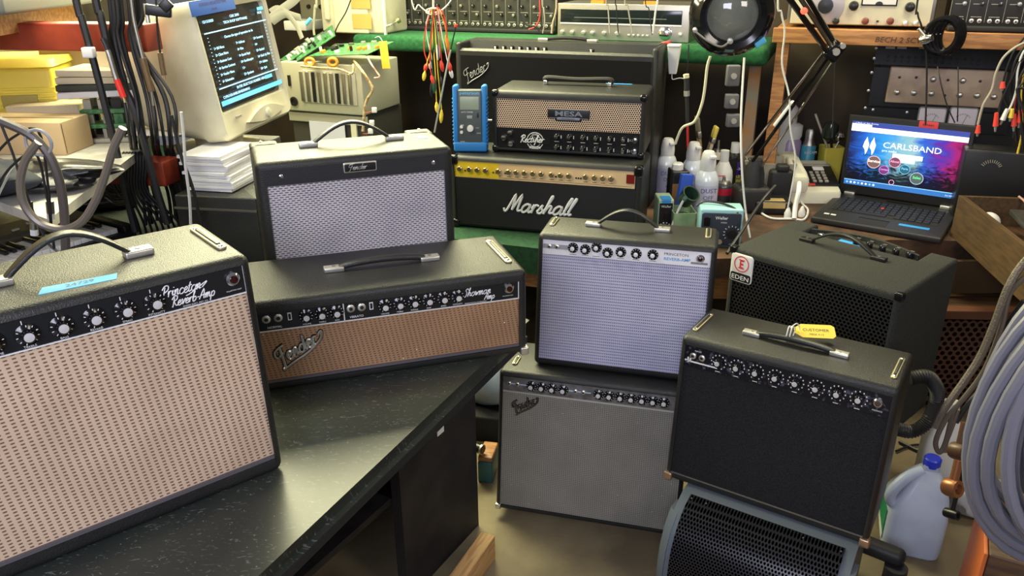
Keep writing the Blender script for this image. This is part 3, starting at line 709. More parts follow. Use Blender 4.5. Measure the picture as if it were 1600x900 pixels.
# --- mesh fronted head
def amp_mesa():
    W, D, H, T = .5933, .3236, .2379, 0; M = frontM(H, T); rec = .012
    t = thing('amplifier_head', 'black amplifier head with perforated tan metal front, standing on the gold panel head', 'amplifier head', (.2134, 3.030, .9020), -.262, 'guitar amplifiers')
    cabinet(t, W, D - .05, H, T, .030, .016, .010, rec, .018, M_tolex)
    g = G(M); slab(g, -.281, .281, .096, .208, rec - .006, .006, perf('perforated_tan_grille', (.85, .66, .48), (.02, .015, .012), .0085, .36, metal=.1)); g.obj('grille', t)
    y = rec - .0078
    b = G(M); b.rb((.005, rec - .008, .157), (.162, .006, .034), .0015, M_blk, ax='y', rc=.003); b.rb((.005, rec - .008, .139), (.100, .006, .016), .0015, M_blk, ax='y', rc=.003)
    sl = mat('blue_grey_lettering', (.30, .34, .42), .35, .4)
    b.text('MESA', .026, sl, (.005, rec - .0115, .150), al='CENTER', sx=1.7, off=.02); b.rb((.005, rec - .0112, .140), (.088, .001, .010), .0004, sl, ax='y', rc=.003); b.text('ENGINEERING', .008, M_blk, (.005, rec - .012, .137), al='CENTER')
    b.box((.005, rec - .0114, .1735), (.154, .0008, .0012), sl); b.box((.005, rec - .0114, .1425), (.154, .0008, .0012), sl)
    b.obj('nameplate', t, label='black plate with blue grey block letters')
    pg = G(M); slab(pg, -.281, .281, .010, .0945, rec - .007, .006, mat('black_diamond_panel', (.012, .012, .013), .25))
    for x in (-.039, .010, .063, .114, .166, .219):
        for z in (.069, .028): pg.box((x + .017, y, z), (.003, .0006, .012), M_wht2); pg.box((x, y, z - .018), (.018, .0006, .0014), M_wht2)
    for z in (.069, .028): pg.text('3 2', .011, M_wht2, (.247, y, z - .004), al='CENTER')
    cx, cz = -.125, .049
    pg.lathe([(.034, 0), (.034, -.0008), (.031, -.0008), (.031, 0)], M_wht2, (cx, y, cz), (0, 1, 0), 28, False, False)
    pg.lathe([(.024, 0), (.024, -.0008), (.0225, -.0008), (.0225, 0)], M_wht2, (cx, y, cz), (0, 1, 0), 28, False, False)
    pg.text('DUAL', .010, M_wht2, (cx, y - .001, cz + .0235), al='CENTER'); pg.box((cx, y - .0006, cz - .001), (.12, .0008, .022), M_panel)
    script(pg, 'Rectifier', .0135, .0018, M_wht, (cx - .060, y - .0015, cz - .007), rot=.02, shear=.25, sx=1.05)
    pg.box((cx, y - .0008, cz - .026), (.044, .0008, .008), M_wht2); pg.text('SOLO HEAD', .006, M_blk, (cx, y - .0018, cz - .0285), al='CENTER')
    p = pg.obj('control_panel', t)
    for z in (.070, .028):
        for x in (-.039, .010, .063, .114, .166, .219): knob(p, M, x, z, y, 'chrome', s=.9)
    for x, z in ((-.225, .076), (-.250, .056), (-.222, .034), (.262, .070), (.262, .028)): g = G(M); g.lathe([(.011, 0), (.010, -.010), (.0008, -.012)], M_chr, (x, y, z), (0, 1, 0), 14); g.obj('knob', p, label='small chrome toggle knob')
    h = G(); h.tube(cr([(-.125, .19, H + .010), (-.120, .19, H + .026), (0, .19, H + .022), (.130, .19, H + .026), (.134, .19, H + .010)], 6), .009, M_rub, 8, flat=((0, 1, 0), 1.4)); hh = h.obj('handle', t)
    for x in (-.124, .133): g = G(); g.rb((x, .185, H + .008), (.016, .026, .018), .004, M_chr); g.obj('handle_bracket', hh)
    g = G(); g.box((.16, .252, H + .001), (.105, .014, .001), M_blue); g.obj('tape_label', t)
    for sx in (-1, 1):
        for z in (.012, H - .012): g = G(); g.rb((sx * (W / 2 - .012), .014, z), (.030, .034, .028), .010, M_gloss); g.obj('corner_protector', t)
    for x in (-W / 2 + .05, W / 2 - .05):
        for yy in (.04, D - .09): gg = G(); gg.cyl((x, yy, -.0025), (x, yy, .006), .012, M_rub, n=12); gg.obj('foot', t)
# --- big combo at the back
def amp_back():
    a = Pz(711, 66, 1.27); b = Pz(1029, 76, 1.27); W = (b - a).length; c = (a + b) / 2; rz = math.atan2((b - a).y, (b - a).x); H = 1.27 - .609; D = .24
    t = thing('guitar_amplifier', 'wide black combo amplifier with grey script logo, its top knobs half sunk, behind the two heads on the bench', 'amplifier', (c.x, c.y, .609), rz, 'guitar amplifiers')
    t['label'] = 'widest black combo amplifier with grey script logo, standing behind the two stacked heads'
    g = G(); zs = H - .030; r = .02
    # side profile: back, top, slot for the recessed panel, front
    cab = [(0, 0), (D, 0), (D, H - .01), (D - .01, H), (.115, H), (.105, H - .035), (.03, H - .050), (.022, H - .028), (.012, H - .024), (0, H - .034)]
    g.prism([(y_, z_) for y_, z_ in cab], -W / 2 + .02, W / 2 - .02, M_tolex, 'x'); g.obj('cabinet', t)
    for sx in (-1, 1):
        s = G(); s.rb((sx * (W / 2 - .012), D / 2, H / 2), (.026, D, H), .011, M_tolex); s.obj('cabinet_cheek', t)
    f = G(); f.box((0, -.002, H * .465), (W - .05, .006, H * .93 - .01), mat('deep_black_cloth', (.005, .005, .006), .85, spec=.25)); f.obj('grille_cloth', t)
    l = G(); flogo(l, -W / 2 + .050, H - .158, .0200, mat('grey_nameplate', (.34, .34, .34), .45, .3), .0021, -.007); l.obj('nameplate', t, label='flat grey script nameplate')
    p = G(); p.box((0, .066, H - .033), (W - .06, .075, .003), M_blk)
    for i in range(30): p.box((-.30 + i * .02, .034, H - .0375), (.008, .004, .001), M_wht2)
    pp = p.obj('control_panel', t)
    for x in [-.27 + .037 * i for i in range(7)] + [.155]:
        k = G(); k.lathe([(.013, 0), (.011, .014), (.009, .016), (.001, .017)], M_gloss, (x, .050, H - .030), (0, -.15, 1), 14); k.box((x, .038, H - .022), (.008, .004, .012), M_wht2); k.obj('knob', pp)
    strap(t, -.115, .150, .17, H, .008, .024, flat=True)
for f in (amp_princeton, amp_showman, amp_junior, amp_silver, amp_twin, amp_dark, amp_bass, amp_marshall, amp_mesa, amp_back): f()
# ------------------------------------------------------------------ the room
M_floor = mat('worn_concrete_floor', (.15, .115, .065), .7, bump=.3, bscale=60, var=(.25, .20, .11), vscale=3.5)
M_wall = mat('dark_brown_wall', (.030, .020, .013), .8, var=(.055, .038, .022), vscale=3)
M_wallc = mat('cream_wall', (.42, .34, .19), .8, var=(.26, .19, .10), vscale=2.5)
g = G(); g.box((.4, 2.3, -.03), (5.6, 6.2, .06), M_floor); struct('floor', g)
R22 = Matrix.Rotation(RA, 4, 'Z')
def RB(u0, u1, v0, v1, z0, z1): return ((u0 + u1) / 2, (v0 + v1) / 2, (z0 + z1) / 2), (u1 - u0, v1 - v0, z1 - z0)
g = G(R22); c, d = RB(-3.6, 1.9, 4.16, 4.24, 0, 2.7); g.box(c, d, M_wall); struct('wall_back', g)
g = G(); g.box((-2.45, 2.6, 1.35), (.08, 5.4, 2.7), M_wallc); struct('wall_left', g)
g = G(); g.box((2.95, 2.3, 1.35), (.08, 5.0, 2.7), M_wall); struct('wall_right', g)

def bench():
    t = thing('workbench', 'long green and brown carpeted workbench along the back, carrying the amplifier heads and laptop', 'workbench', (0, 0, 0))
    P = [(-2.38, 3.33), (-.62, 3.33), (-.62, 3.05), (.10, 2.79), (.42, 2.69), (.55, 2.66), (.55, 3.9), (-.6, 4.30), (-2.38, 4.65)]
    g = G(); g.prism(P, .50, .606, mat('dark_green_carpet', (.006, .040, .016), .95, bump=.8, bscale=350, var=(.010, .065, .024), vscale=60)); g.obj('carpeted_top', t)
    br = mat('brown_worn_carpet', (.12, .060, .032), .9, bump=.8, bscale=260, var=(.05, .03, .018), vscale=9)
    Q = [(.55, 2.66), (.90, 2.68), (1.45, 2.86), (1.86, 2.83), (2.3, 2.9), (2.75, 3.0), (2.75, 3.3), (.55, 3.95)]
    g = G(); g.prism(Q, .53, .606, br); g.obj('carpeted_top', t, label='brown worn carpet top')
    g = G(); g.prism([(-.6, 3.08), (.42, 2.72), (.9, 2.71), (1.45, 2.89), (1.45, 2.93), (.9, 2.75), (.42, 2.76), (-.6, 3.12)], .43, .53, M_wood); g.obj('front_rail', t)
    for x, y in ((-.5, 3.2), (.52, 2.85), (1.5, 3.0), (2.6, 3.1), (-2.2, 3.5)): g = G(); g.box((x, y, .25), (.08, .08, .502), M_dwood); g.obj('leg', t)
bench()
def desk():
    t = thing('covered_desk', 'big desk under a black vinyl cover with scratches and dust, front left', 'desk', (0, 0, 0))
    vin = mat('black_vinyl_cover', (.020, .024, .024), .33, bump=.25, bscale=9, stretch=(1, .45, 1), var=(.045, .052, .040), vscale=2.2)
    nt = vin.node_tree; b = nt.nodes['Principled BSDF']
    # dust specks and fine scratches
    vo = nt.nodes.new('ShaderNodeTexVoronoi'); vo.inputs['Scale'].default_value = 60; tc = nt.nodes.new('ShaderNodeTexCoord'); nt.links.new(tc.outputs['Object'], vo.inputs[0])
    lt = nt.nodes.new('ShaderNodeMath'); lt.operation = 'LESS_THAN'; nt.links.new(vo.outputs['Distance'], lt.inputs[0]); lt.inputs[1].default_value = .075
    wv = nt.nodes.new('ShaderNodeTexNoise'); wv.inputs['Scale'].default_value = 34; wv.inputs['Detail'].default_value = 6; wv.inputs['Distortion'].default_value = 2.5
    mp = nt.nodes.new('ShaderNodeMapping'); mp.inputs['Rotation'].default_value = (0, 0, -.5); mp.inputs['Scale'].default_value = (1, 3, 1); nt.links.new(tc.outputs['Object'], mp.inputs[0]); nt.links.new(mp.outputs[0], wv.inputs['Vector'])
    r2 = nt.nodes.new('ShaderNodeValToRGB'); e = r2.color_ramp.elements; e[0].position = .615; e[0].color = (0, 0, 0, 1); e[1].position = .66; e[1].color = (.55, .55, .55, 1)
    nt.links.new(wv.outputs[0], r2.inputs[0])
    ad = nt.nodes.new('ShaderNodeMath'); ad.operation = 'MAXIMUM'; nt.links.new(lt.outputs[0], ad.inputs[0]); nt.links.new(r2.outputs[0], ad.inputs[1])
    ml = nt.nodes.new('ShaderNodeMath'); ml.operation = 'MULTIPLY'; ml.inputs[1].default_value = .30; nt.links.new(ad.outputs[0], ml.inputs[0])
    mx = nt.nodes.new('ShaderNodeMix'); mx.data_type = 'RGBA'; src = b.inputs['Base Color'].links[0].from_socket
    nt.links.new(src, mx.inputs['A']); mx.inputs['B'].default_value = (.55, .58, .55, 1); nt.links.new(ml.outputs[0], mx.inputs['Factor']); nt.links.new(mx.outputs['Result'], b.inputs['Base Color'])
    P = [(.025, 1.83), (-.18, 2.13), (-.62, 2.30), (-.62, 3.30), (-2.38, 3.30), (-2.38, .10), (-.805, .10)]
    # cover: rounded over its edge
    def off(d):
        out = []
        n = len(P)
        for i in range(n):
            p0, p1, p2 = V(P[i - 1]), V(P[i]), V(P[(i + 1) % n]); a = (p1 - p0).normalized(); c_ = (p2 - p1).normalized()
            n1 = V((a.y, -a.x)); n2 = V((c_.y, -c_.x)); m_ = (n1 + n2).normalized(); k = d / max(m_.dot(n1), .3); out.append(p1 + m_ * k)
        return out
    g = G(); L = []
    for dd, z in ((-.016, .763), (-.007, .7605), (-.002, .756), (0, .748), (.002, .735), (.0, .722), (-.004, .716)):
        L.append([V((p.x, p.y, z)) for p in off(-dd if False else -dd)])
    L2 = []
    for dd, z in ((.016, .763), (.007, .7605), (.002, .756), (0, .748), (-.002, .735), (0, .722), (.01, .718)):
        L2.append([V((p.x, p.y, z)) for p in off(dd)])
    g.loft(L2, vin); g.obj('vinyl_cover', t)
    g = G(); g.prism([tuple(p) for p in off(.012)], .700, .7175, M_blkm); g.obj('desktop', t)
    d = V((math.cos(math.radians(60)), math.sin(math.radians(60)), 0)); a = V((-.108, 1.971, 0)); n = V((d.y, -d.x, 0))
    bl = mat('black_painted_board', (.012, .011, .012), .6, var=(.022, .018, .018), vscale=12)
    def board(p, q, th, z0, z1, m_, nm):
        g = G(); dd = (q - p).normalized(); nn = V((dd.y, -dd.x, 0)) * th; g.prism([(p.x, p.y), (q.x, q.y), (q.x - nn.x, q.y - nn.y), (p.x - nn.x, p.y - nn.y)], z0, z1, m_); return g.obj(nm, t)
    board(a - d * .36, a, .03, 0, .691, bl, 'side_panel')
    board(a - d * 1.45, a - d * .95, .03, 0, .691, bl, 'side_panel')
    board(a - n * .03 , a - n * 1.2 + d * .0, .03, 0, .691, bl, 'back_panel')
    board(a - d * .36 - n * .36, a - d * 1.4 - n * .36, .03, 0, .691, bl, 'inner_panel')
    g = G(); q = a - d * .66 - n * .02; R = Matrix.Rotation(math.radians(60), 3, 'Z'); g.box((q.x - n.x * .18, q.y - n.y * .18, .32), (.60, .33, .02), bl, R); g.obj('shelf_board', t)
    g = G(); e1 = Pn(688, 668, a + n * .002, n); g.box(e1 - n * .0 , (.030, .002, .040), M_paper, Matrix.Rotation(math.radians(60), 3, 'Z')); g.obj('paper_label', t)
    # clutter on the inner shelf
    q2 = a - d * .62 - n * .14
    tt = thing('desk_telephone_dial', 'dark round dial with small knobs on the shelf under the covered desk', 'dial', (q2.x, q2.y, .331))
    tt['label'] = 'dark control box with silver dial, on the shelf under the covered desk'; tt.name = 'control_box'; tt['category'] = 'box'
    g = G(R.to_4x4()); g.rb((0, 0, .05), (.16, .12, .10), .006, M_blk); g.obj('case', tt)
    g = G(R.to_4x4()); g.lathe([(.035, 0), (.03, .012), (.001, .014)], M_steel, (0, 0, .1), n=20); g.obj('dial', tt)
desk()
# plank runner on the floor against the desk
a = Pz(752, 830, .085); b = Pz(690, 915, .085); d = (a - b).normalized(); n = V((d.y, -d.x, 0)); L = .9
t = thing('wood_plank', 'raw pine timber lying on the floor along the black desk base', 'plank', (a.x, a.y, 0), math.atan2(d.y, d.x))
g = G(); g.rb((-L / 2, -.022, .0425), (L, .045, .085), .003, M_pine); g.obj('timber', t)

def shelf(nm, label, u0, u1, v0, v1, z, th, mt, front=None, legs=(), wr=None):
    t = thing(nm, label, 'shelf', (0, 0, 0), RA)
    g = G(); c, d = RB(u0, u1, v0, v1, z - th, z); g.rb(c, d, min(th * .45, .025), mt, ax='x'); g.obj('board', t)
    if front: g = G(); c, d = RB(u0, u1, v0 - .02, v0 + .004, z - front - .0, z + .003); g.rb(c, d, .003, M_wood, ax='x'); fr_ = g.obj('front_rail', t)
    for u, v_, w_, m_ in legs: g = G(); g.box((u, v_, (z - th) / 2 + .304), (w_, .06, z - th - .609), m_); g.obj('post', t)
    if wr: g = G(); g.text(wr[0], wr[1], mat('pencil_writing', (.09, .035, .01), .6), wr[2], shear=.15, sx=1.1, off=.01); g.obj('handwriting', t)
    return t
ZG = Pv(650, 57, 3.56).z; THG = ZG - Pv(650, 82, 3.56).z
print('ZG', ZG, THG)
shelf('green_shelf', 'long green carpeted shelf above the workbench, mixer and receiver on it', -2.30, -.285, 3.56, 4.08, ZG, THG, M_green, legs=((-.34, 3.70, .05, mat('paint_worn_post', (.34, .17, .06), .6, var=(.25, .22, .16), vscale=12)), (-2.40, 3.9, .05, M_dwood)))
p0 = Pv(1366, 66, 3.53); 
shelf('wooden_shelf', 'raw orange wooden shelf at upper right with pencilled writing on its edge', RU.dot(Pv(1208, 55, 3.55)), 1.55, 3.55, 4.08, 1.335, .04, M_wood, front=.055, legs=((RU.dot(Pv(1214, 150, 3.6)), 3.62, .05, M_wood),), wr=('BECH 2 SCVE', .028, (RU.dot(p0), 3.5290, 1.295)))

# left: white shelf and brown upper shelf, red painted cable arms
ZS = 1.085
SA, SB = Pz(76, 343, ZS), Pz(222, 232, ZS)
def leftshelf():
    t = thing('white_shelf', 'white shelf with worn edge at left, carrying cardboard boxes and a yellow case', 'shelf', (SA.x, SA.y, 0))
    P = [(0, 0), (SB.x - SA.x, SB.y - SA.y), (SB.x - SA.x - .12, SB.y - SA.y + .42), (-2.405 - SA.x, .9), (-2.405 - SA.x, .62), (-.22, .16)]
    g = G(); g.prism(P, ZS - .024, ZS, mat('white_worn_laminate', (.58, .57, .52), .5, var=(.42, .40, .36), vscale=14)); g.obj('board', t)
leftshelf()
UA, UB = Pz(-5, 57, 1.425), Pz(128, 33, 1.425)
t = thing('wooden_shelf', 'thick orange-brown wooden shelf at the upper left corner, grey case on it', 'shelf', (UA.x, UA.y, 0))
g = G(); d_ = UB - UA; g.prism([(-d_.x * .3, -d_.y * .3), (d_.x, d_.y), (-2.405 - UA.x, d_.y), (-2.405 - UA.x, -d_.y * .3)], 1.425, 1.482, M_wood); g.obj('board', t)
t = tag(G().rb((0, 0, .03), (.42, .62, .06), .01, mat('grey_slab', (.16, .16, .15), .6)).obj('equipment_case', loc=(UA.x - .16, UA.y + .25, 1.4825)), 'flat grey equipment case on the orange-brown shelf, upper left corner', 'case')
t.rotation_euler = (0, 0, math.atan2(d_.y, d_.x) - math.pi / 2)
YA = 2.36
def redarm(p0, p1, s, label):
    p0 = V(p0); p1 = V(p1); d = p1 - p0; L = d.length
    t = thing('cable_hanger', label, 'cable hanger', tuple(p0), math.atan2(d.y, d.x), 'red cable hanger arms')
    g = G(); g.rb((L / 2, 0, 0), (L, s[0], s[1]), .005, M_redp); g.obj('bar', t)
    return t
a1 = Py(215, 58, YA); a2 = Py(243, 268, YA)
redarm(a1 + V((.045, 0, 0)), a1 + V((-.62, .12, .0)), (.080, .076), 'dark red painted wooden arm, the upper one, cables hooked over it')
redarm(a2 + V((.050, 0, 0)), a2 + V((-.45, .10, 0)), (.080, .076), 'bright red painted wooden arm, the lower one, below the shelf edge')

# ------------------------------------------------------------------ clutter on the left
def box_open(nm, label, cat, c, d, rz, mt, seam=True):
    t = thing(nm, label, cat, c, rz)
    g = G(); g.rb((0, 0, d[2] / 2), d, .002, mt); g.obj('body', t)
    if seam:
        g = G(); g.box((0, 0, d[2] + .0006), (d[0] * .99, .003, .001), mat('seam_dark', (.10, .07, .04), .8)); g.obj('lid_seam', t)
        g = G(); g.box((d[0] / 2 + .0006, -d[1] / 2 + .006, d[2] / 2), (.001, .002, d[2] * .9), mat('seam_dark', (.10, .07, .04), .8)); g.obj('corner_seam', t)
    return t
# things on the white shelf
def boxpx(nm, label, cat, pa, pb, ptop, wl, mt, seam=True, z=None):
    """front right bottom corner at pixel pa, right side running back to pixel pb, top of that corner at pixel ptop"""
    z = ZS + .0005 if z is None else z
    A, B = Pz(*pa, z), Pz(*pb, z); D = (B - A).length; rz = math.atan2((B - A).y, (B - A).x) - math.pi / 2; H = Py(*ptop, A.y).z - z
    R = Matrix.Rotation(rz, 3, 'Z'); c = A + R @ V((-wl / 2, D / 2, 0))
    return box_open(nm, label, cat, tuple(c), (wl, D, H), rz, mt, seam), c, D, H, rz
boxpx('cardboard_box', 'closed cardboard box at the front of the white shelf, in front of the yellow case', 'box', (104, 243), (147, 226), (98, 192), .42, M_card)
boxpx('cardboard_box', 'low pale cardboard box behind the front cardboard box, right of the yellow case', 'box', (132, 214), (152, 203), (134, 164), .22, mat('pale_card', (.66, .58, .40), .8), False)
c = Py(30, 120, 2.66); z1 = Py(74, 104, 2.66).z - ZS
cx_ = Py(74, 140, 2.62).x - .17
t = thing('plastic_case', 'bright yellow ribbed plastic case at the far left edge, on the white shelf', 'case', (cx_, 2.76, ZS + .0005), .15)
g = G(); g.rb((0, 0, z1 / 2), (.32, .28, z1), .015, M_yel); g.obj('body', t)
g = G()
for i in range(6): g.rb((0, 0, z1 * .30 + i * .016), (.330, .290, .008), .003, M_yel)
g.obj('ribs', t); g = G(); g.rb((.05, -.1465, z1 * .50), (.11, .004, .040), .0015, mat('olive_label', (.42, .36, .08), .5), ax='y'); g.obj('label_plate', t)
g = G(); g.loft([[V((x, y, z1 + .0)) for x, y in rrect(.335, .295, .02)], [V((x, y + .03, z1 + .02)) for x, y in rrect(.32, .26, .02)]], M_yel); g.obj('lid', t)
# black bag lying at the shelf edge
def blob(name, c, d, mt, label, cat, seed=1, amp=.18, n=18):
    rnd = random.Random(seed); L = []
    ph = [rnd.uniform(0, 6.28) for _ in range(6)]
    for i in range(n + 1):
        t = math.pi * i / n; z = -math.cos(t); r = math.sin(t) ** .7 if 0 < i < n else .001
        L.append([V((math.cos(q) * r * d[0] / 2 * (1 + amp * math.sin(3 * q + ph[0] + i * .5) + amp * .5 * math.sin(7 * q + ph[1] - i)), math.sin(q) * r * d[1] / 2 * (1 + amp * math.sin(2 * q + ph[2] + i * .4)), d[2] / 2 * (z + 1) * (1 + amp * .3 * math.sin(5 * q + ph[3])))) for q in [2 * math.pi * j / 28 for j in range(28)]])
    g = G(); g.loft(L, mt); return tag(g.obj(name, loc=c, ang=60), label, cat)
M_bag = mat('black_bag_plastic', (.016, .016, .018), .28, bump=.8, bscale=35)
blob('plastic_bag', tuple(Pz(62, 292, ZS + .001)), (.36, .20, .065), M_bag, 'crumpled black plastic bag on the white shelf in front of the cardboard box', 'bag', 3)
blob('cloth_bundle', tuple(Pz(2, 318, ZS + .001) + V((-.10, .05, 0))), (.30, .22, .09), mat('dark_blue_cloth', (.012, .016, .03), .8, bump=.8, bscale=40), 'dark blue cloth bundle with leads at the far left of the white shelf', 'bundle', 5)
# stacked circuit boards and trays at shelf end
rnd = random.Random(4)
sp = Pz(178, 222, ZS); SX, SY = sp.x, sp.y + .05
for i, (w_, d_, h_, mt, lb) in enumerate([(.17, .13, .035, M_beiged, 'grey metal tray, lowest of the stack of trays and boards left of the monitor'), (.16, .12, .03, M_pcb, 'green circuit board above the grey tray, in the stack left of the monitor'), (.17, .12, .03, M_pcb, 'green circuit board under the manuals, upper board in the stack left of the monitor')]):
    t = thing('circuit_board' if mt is M_pcb else 'metal_tray', lb, 'circuit board' if mt is M_pcb else 'tray', (SX + rnd.uniform(-.01, .01), SY, ZS + .001 + i * .045), .25 + rnd.uniform(-.15, .15))
    g = G(); g.rb((0, 0, .006), (w_, d_, .012), .002, mt); g.obj('base_plate', t)
    g = G()
    for k in range(8): g = G(); g.box((-.065 + (k % 4) * .042, -.035 + .06 * (k // 4), .012 + .014), (rnd.uniform(.01, .030), rnd.uniform(.01, .03), .030), rnd.choice([M_blk, M_steel, M_beiged, M_pcb])); g.obj('component', t)
for i in range(4):
    tag(G().rb((0, 0, .010), (.22, .16, .019), .002, (M_paper, mat('dark_cover', (.03, .04, .03), .5), mat('cream_paper', (.62, .58, .42), .7), mat('cream_paper', (.62, .58, .42), .7))[i]).obj('manual', loc=(SX - .05 + .008 * i, SY + .03, ZS + .137 + i * .021)), ['white manual, lowest of the four in the stack left of the monitor', 'dark covered manual, second from the bottom of the stack left of the monitor', 'cream manual, third in the stack left of the monitor', 'cream manual, topmost of the stack left of the monitor'][i], 'book', 'manuals in the stack').rotation_euler = (0, 0, .3 - .12 * i)
t = thing('perforated_cover', 'tan metal cover with a row of vent holes, leaning behind the manuals', 'metal cover', (-1.93, 3.22, .957), .25, rot=(-.12, 0, .25))
t.location = (Py(150, 120, 2.84).x, 2.84, ZS + .001)
g = G(); g.rb((0, 0, .16), (.34, .012, .32), .004, mat('tan_metal', (.50, .40, .24), .5)); g.obj('plate', t)
g = G()
for i in range(15):
    for j in range(3): g.cyl((-.15 + i * .019 + (j % 2) * .0095, -.0062, .295 - j * .015), (-.15 + i * .019 + (j % 2) * .0095, -.0075, .295 - j * .015), .0042, M_dwood, n=8)
g.obj('vent_holes', t)
# shelving with small dark and brown items against the left wall, behind the yellow case
t = thing('parts_rack', 'brown open parts rack against the left wall behind the yellow case', 'rack', (-2.36, 3.32, .7655), 0)
g = G(); 
for y in (-.98, -.5, -.05): g.box((.06, y, .42), (.22, .03, .84), M_dwood)
for z in (.01, .36, .53, .70): g.box((.06, -.51, z), (.24, .96, .02), M_dwood)
g.obj('frame', t)
CL = [(.45, .28, .10), (.30, .15, .06), (.62, .55, .40), (.16, .09, .05), (.50, .42, .30), (.08, .05, .04)]
k = 0
for z in (1.1365, 1.3065, 1.4765):
    y = -.94
    while y < -.2:
        w_ = rnd.uniform(.07, .16); h_ = rnd.uniform(.06, .125); k += 1; cc = CL[k % 6]
        nm = ['tan', 'brown', 'cream', 'dark brown', 'buff', 'near-black'][k % 6]
        tag(G().rb((0, 0, h_ / 2), (.14, w_, h_), .003, mat('part_box_%d' % (k % 6), cc, .7)).obj('parts_box', loc=(-2.28, 3.32 + y + w_ / 2, z)), 'small parts box on the brown rack behind the yellow case', 'box', 'parts boxes on the brown rack')
        y += w_ + .03

# ------------------------------------------------------------------ CRT monitor
def crt():
    k = 1.2; c = CO + (V((-.716, 2.191, 1.381)) - CO) * k; yaw = 1.347; tilt = .12; rl = .035
    Mx = Matrix.Translation(c) @ Matrix.Rotation(yaw, 4, 'Z') @ Matrix.Rotation(-tilt, 4, 'X') @ Matrix.Rotation(-rl, 4, 'Y')
    t = thing('computer_monitor', 'big cream tube monitor showing a blue text menu, blue tape over its screen', 'monitor')
    t.matrix_world = Mx
    W2, H2 = .32 * k, .24 * k        # glass
    bw, bt, bb = .030, .034, .088; W = W2 + 2 * bw; top = H2 / 2 + bt; bot = -H2 / 2 - bb; cz = (top + bot) / 2; H = top - bot
    def LP(w, h, r, y, zc, n=5): return [V((a, y, zc + b)) for a, b in rrect(w, h, r, n)]
    g = G()
    g.loft([LP(W2 + .004, H2 + .004, .012, .012, 0), LP(W2 + .010, H2 + .010, .014, -.006, 0), LP(W - .02, H - .02, .03, -.012, cz), LP(W, H, .035, .002, cz), LP(W + .004, H + .002, .035, .06, cz), LP(W - .01, H - .012, .035, .075, cz), LP(W - .03, H - .05, .05, .20, cz + .0), LP(W * .74, H * .70, .06, .36, cz + .005), LP(W * .66, H * .60, .05, .44, cz + .005)], M_beige2, False, True)
    g.obj('housing', t)
    sc = mat('monitor_screen_black', (.012, .012, .010), .12, emit=(.022, .020, .014, 1.0))
    g = G(); LL = []
    for s in (1, .75, .5, .25, .02): LL.append([V((a * s, .008 - .014 * (1 - s * s), b * s)) for a, b in rrect(W2 + .004, H2 + .004, .012, 5)])
    g.loft(LL, sc, False, True); s_ = g.obj('screen', t)
    tx = mat('screen_text_glow', (.3, .6, .8), .5, emit=(.45, .75, .95, 1.4)); tb = mat('screen_bar_glow', (.1, .4, .6), .5, emit=(.13, .50, .72, 1.2))
    q = k; y = -.0095; g = G(); T = g.text; z_ = .006
    X0 = -W2 / 2; Z0 = H2 / 2
    def tt(s, px, pz, size=.0086, m_=tx, al='LEFT', sx=1): g.text(s, size * q * 1.02, m_, (X0 + px * W2, y, Z0 - pz * H2), al=al, off=.03, sx=sx * 1.25)
    def bar(x0, x1, z0, z1, m_): g.box((X0 + (x0 + x1) / 2 * W2, y + .0006, Z0 - (z0 + z1) / 2 * H2), ((x1 - x0) * W2, .0006, (z1 - z0) * H2), m_)
    tt('12/15/2020', .03, .10); tt('C&R 2000', .50, .095, al='CENTER'); tt('TECH SHOP SOFTWARE', .50, .145, al='CENTER'); tt('10:26', .90, .12, al='CENTER')
    bar(.88, .98, .05, .085, tb); bar(.02, .98, .195, .207, tx)
    for i in range(14):
        for x in (.045, .945): bar(x, x + .012, .245 + i * .036, .251 + i * .036, tx)
    tt('Choose the type of operation to do', .5, .285, al='CENTER', sx=.9)
    rows = [['1> Bill Menu', '7> Address', '13> Inventory'], ['2> Client Menu', '8> Files', '14>'], ['3> Business Cont', '9> Bench Rept', '15> Backed'], ['4> Service Contract', '10> Bookkeeping', '16> Back Up Files'], ['5> Vendor Menu', '11>', '17> Utilities'], ['6> Schematics', '12> Speakers', '18> Quit']]
    for i, r_ in enumerate(rows):
        for x, s in zip((.09, .42, .70), r_): tt(s, x, .375 + i * .067, sx=.85)
    bar(.02, .98, .755, .767, tx); tt('ENTER SELECTION NUMBER HERE', .5, .815, al='CENTER', sx=.9); bar(.74, .86, .785, .825, tb); tt('C:\\PROGRAM\\BUSINESS\\MENU', .04, .868, sx=.9); bar(.0, 1.0, .888, .938, tb)
    bar(.10, .60, .893, .933, mat('screen_bar_light', (.2, .5, .7), .5, emit=(.25, .62, .85, 1.2)))
    g.obj('screen_text', s_)
    # chin: lens shaped button ridge, power button, badge
    g = G(); zc = bot + .034; n = 16
    up = [(.03 + .12 * (2 * i / n - 1) * -1, zc + .030 * math.cos(math.pi / 2 * (2 * i / n - 1)) ) for i in range(n + 1)]
    lo = [(.03 + .12 * (2 * i / n - 1), zc - .016 * math.cos(math.pi / 2 * (2 * i / n - 1))) for i in range(n + 1)]
    g.prism(up + lo, -.022, -.005, M_beige2, 'y'); cb = g.obj('control_bar', t)
    g = G(); g.lathe([(.016, 0), (.014, -.006), (.001, -.008)], M_beige2, (.035, -.022, zc + .004), (0, 1, 0), 18); g.obj('power_button', cb)
    g = G(); g.rb((-.13, -.014, bot + .062), (.034, .003, .008), .001, M_beiged, ax='y'); g.obj('badge', t)
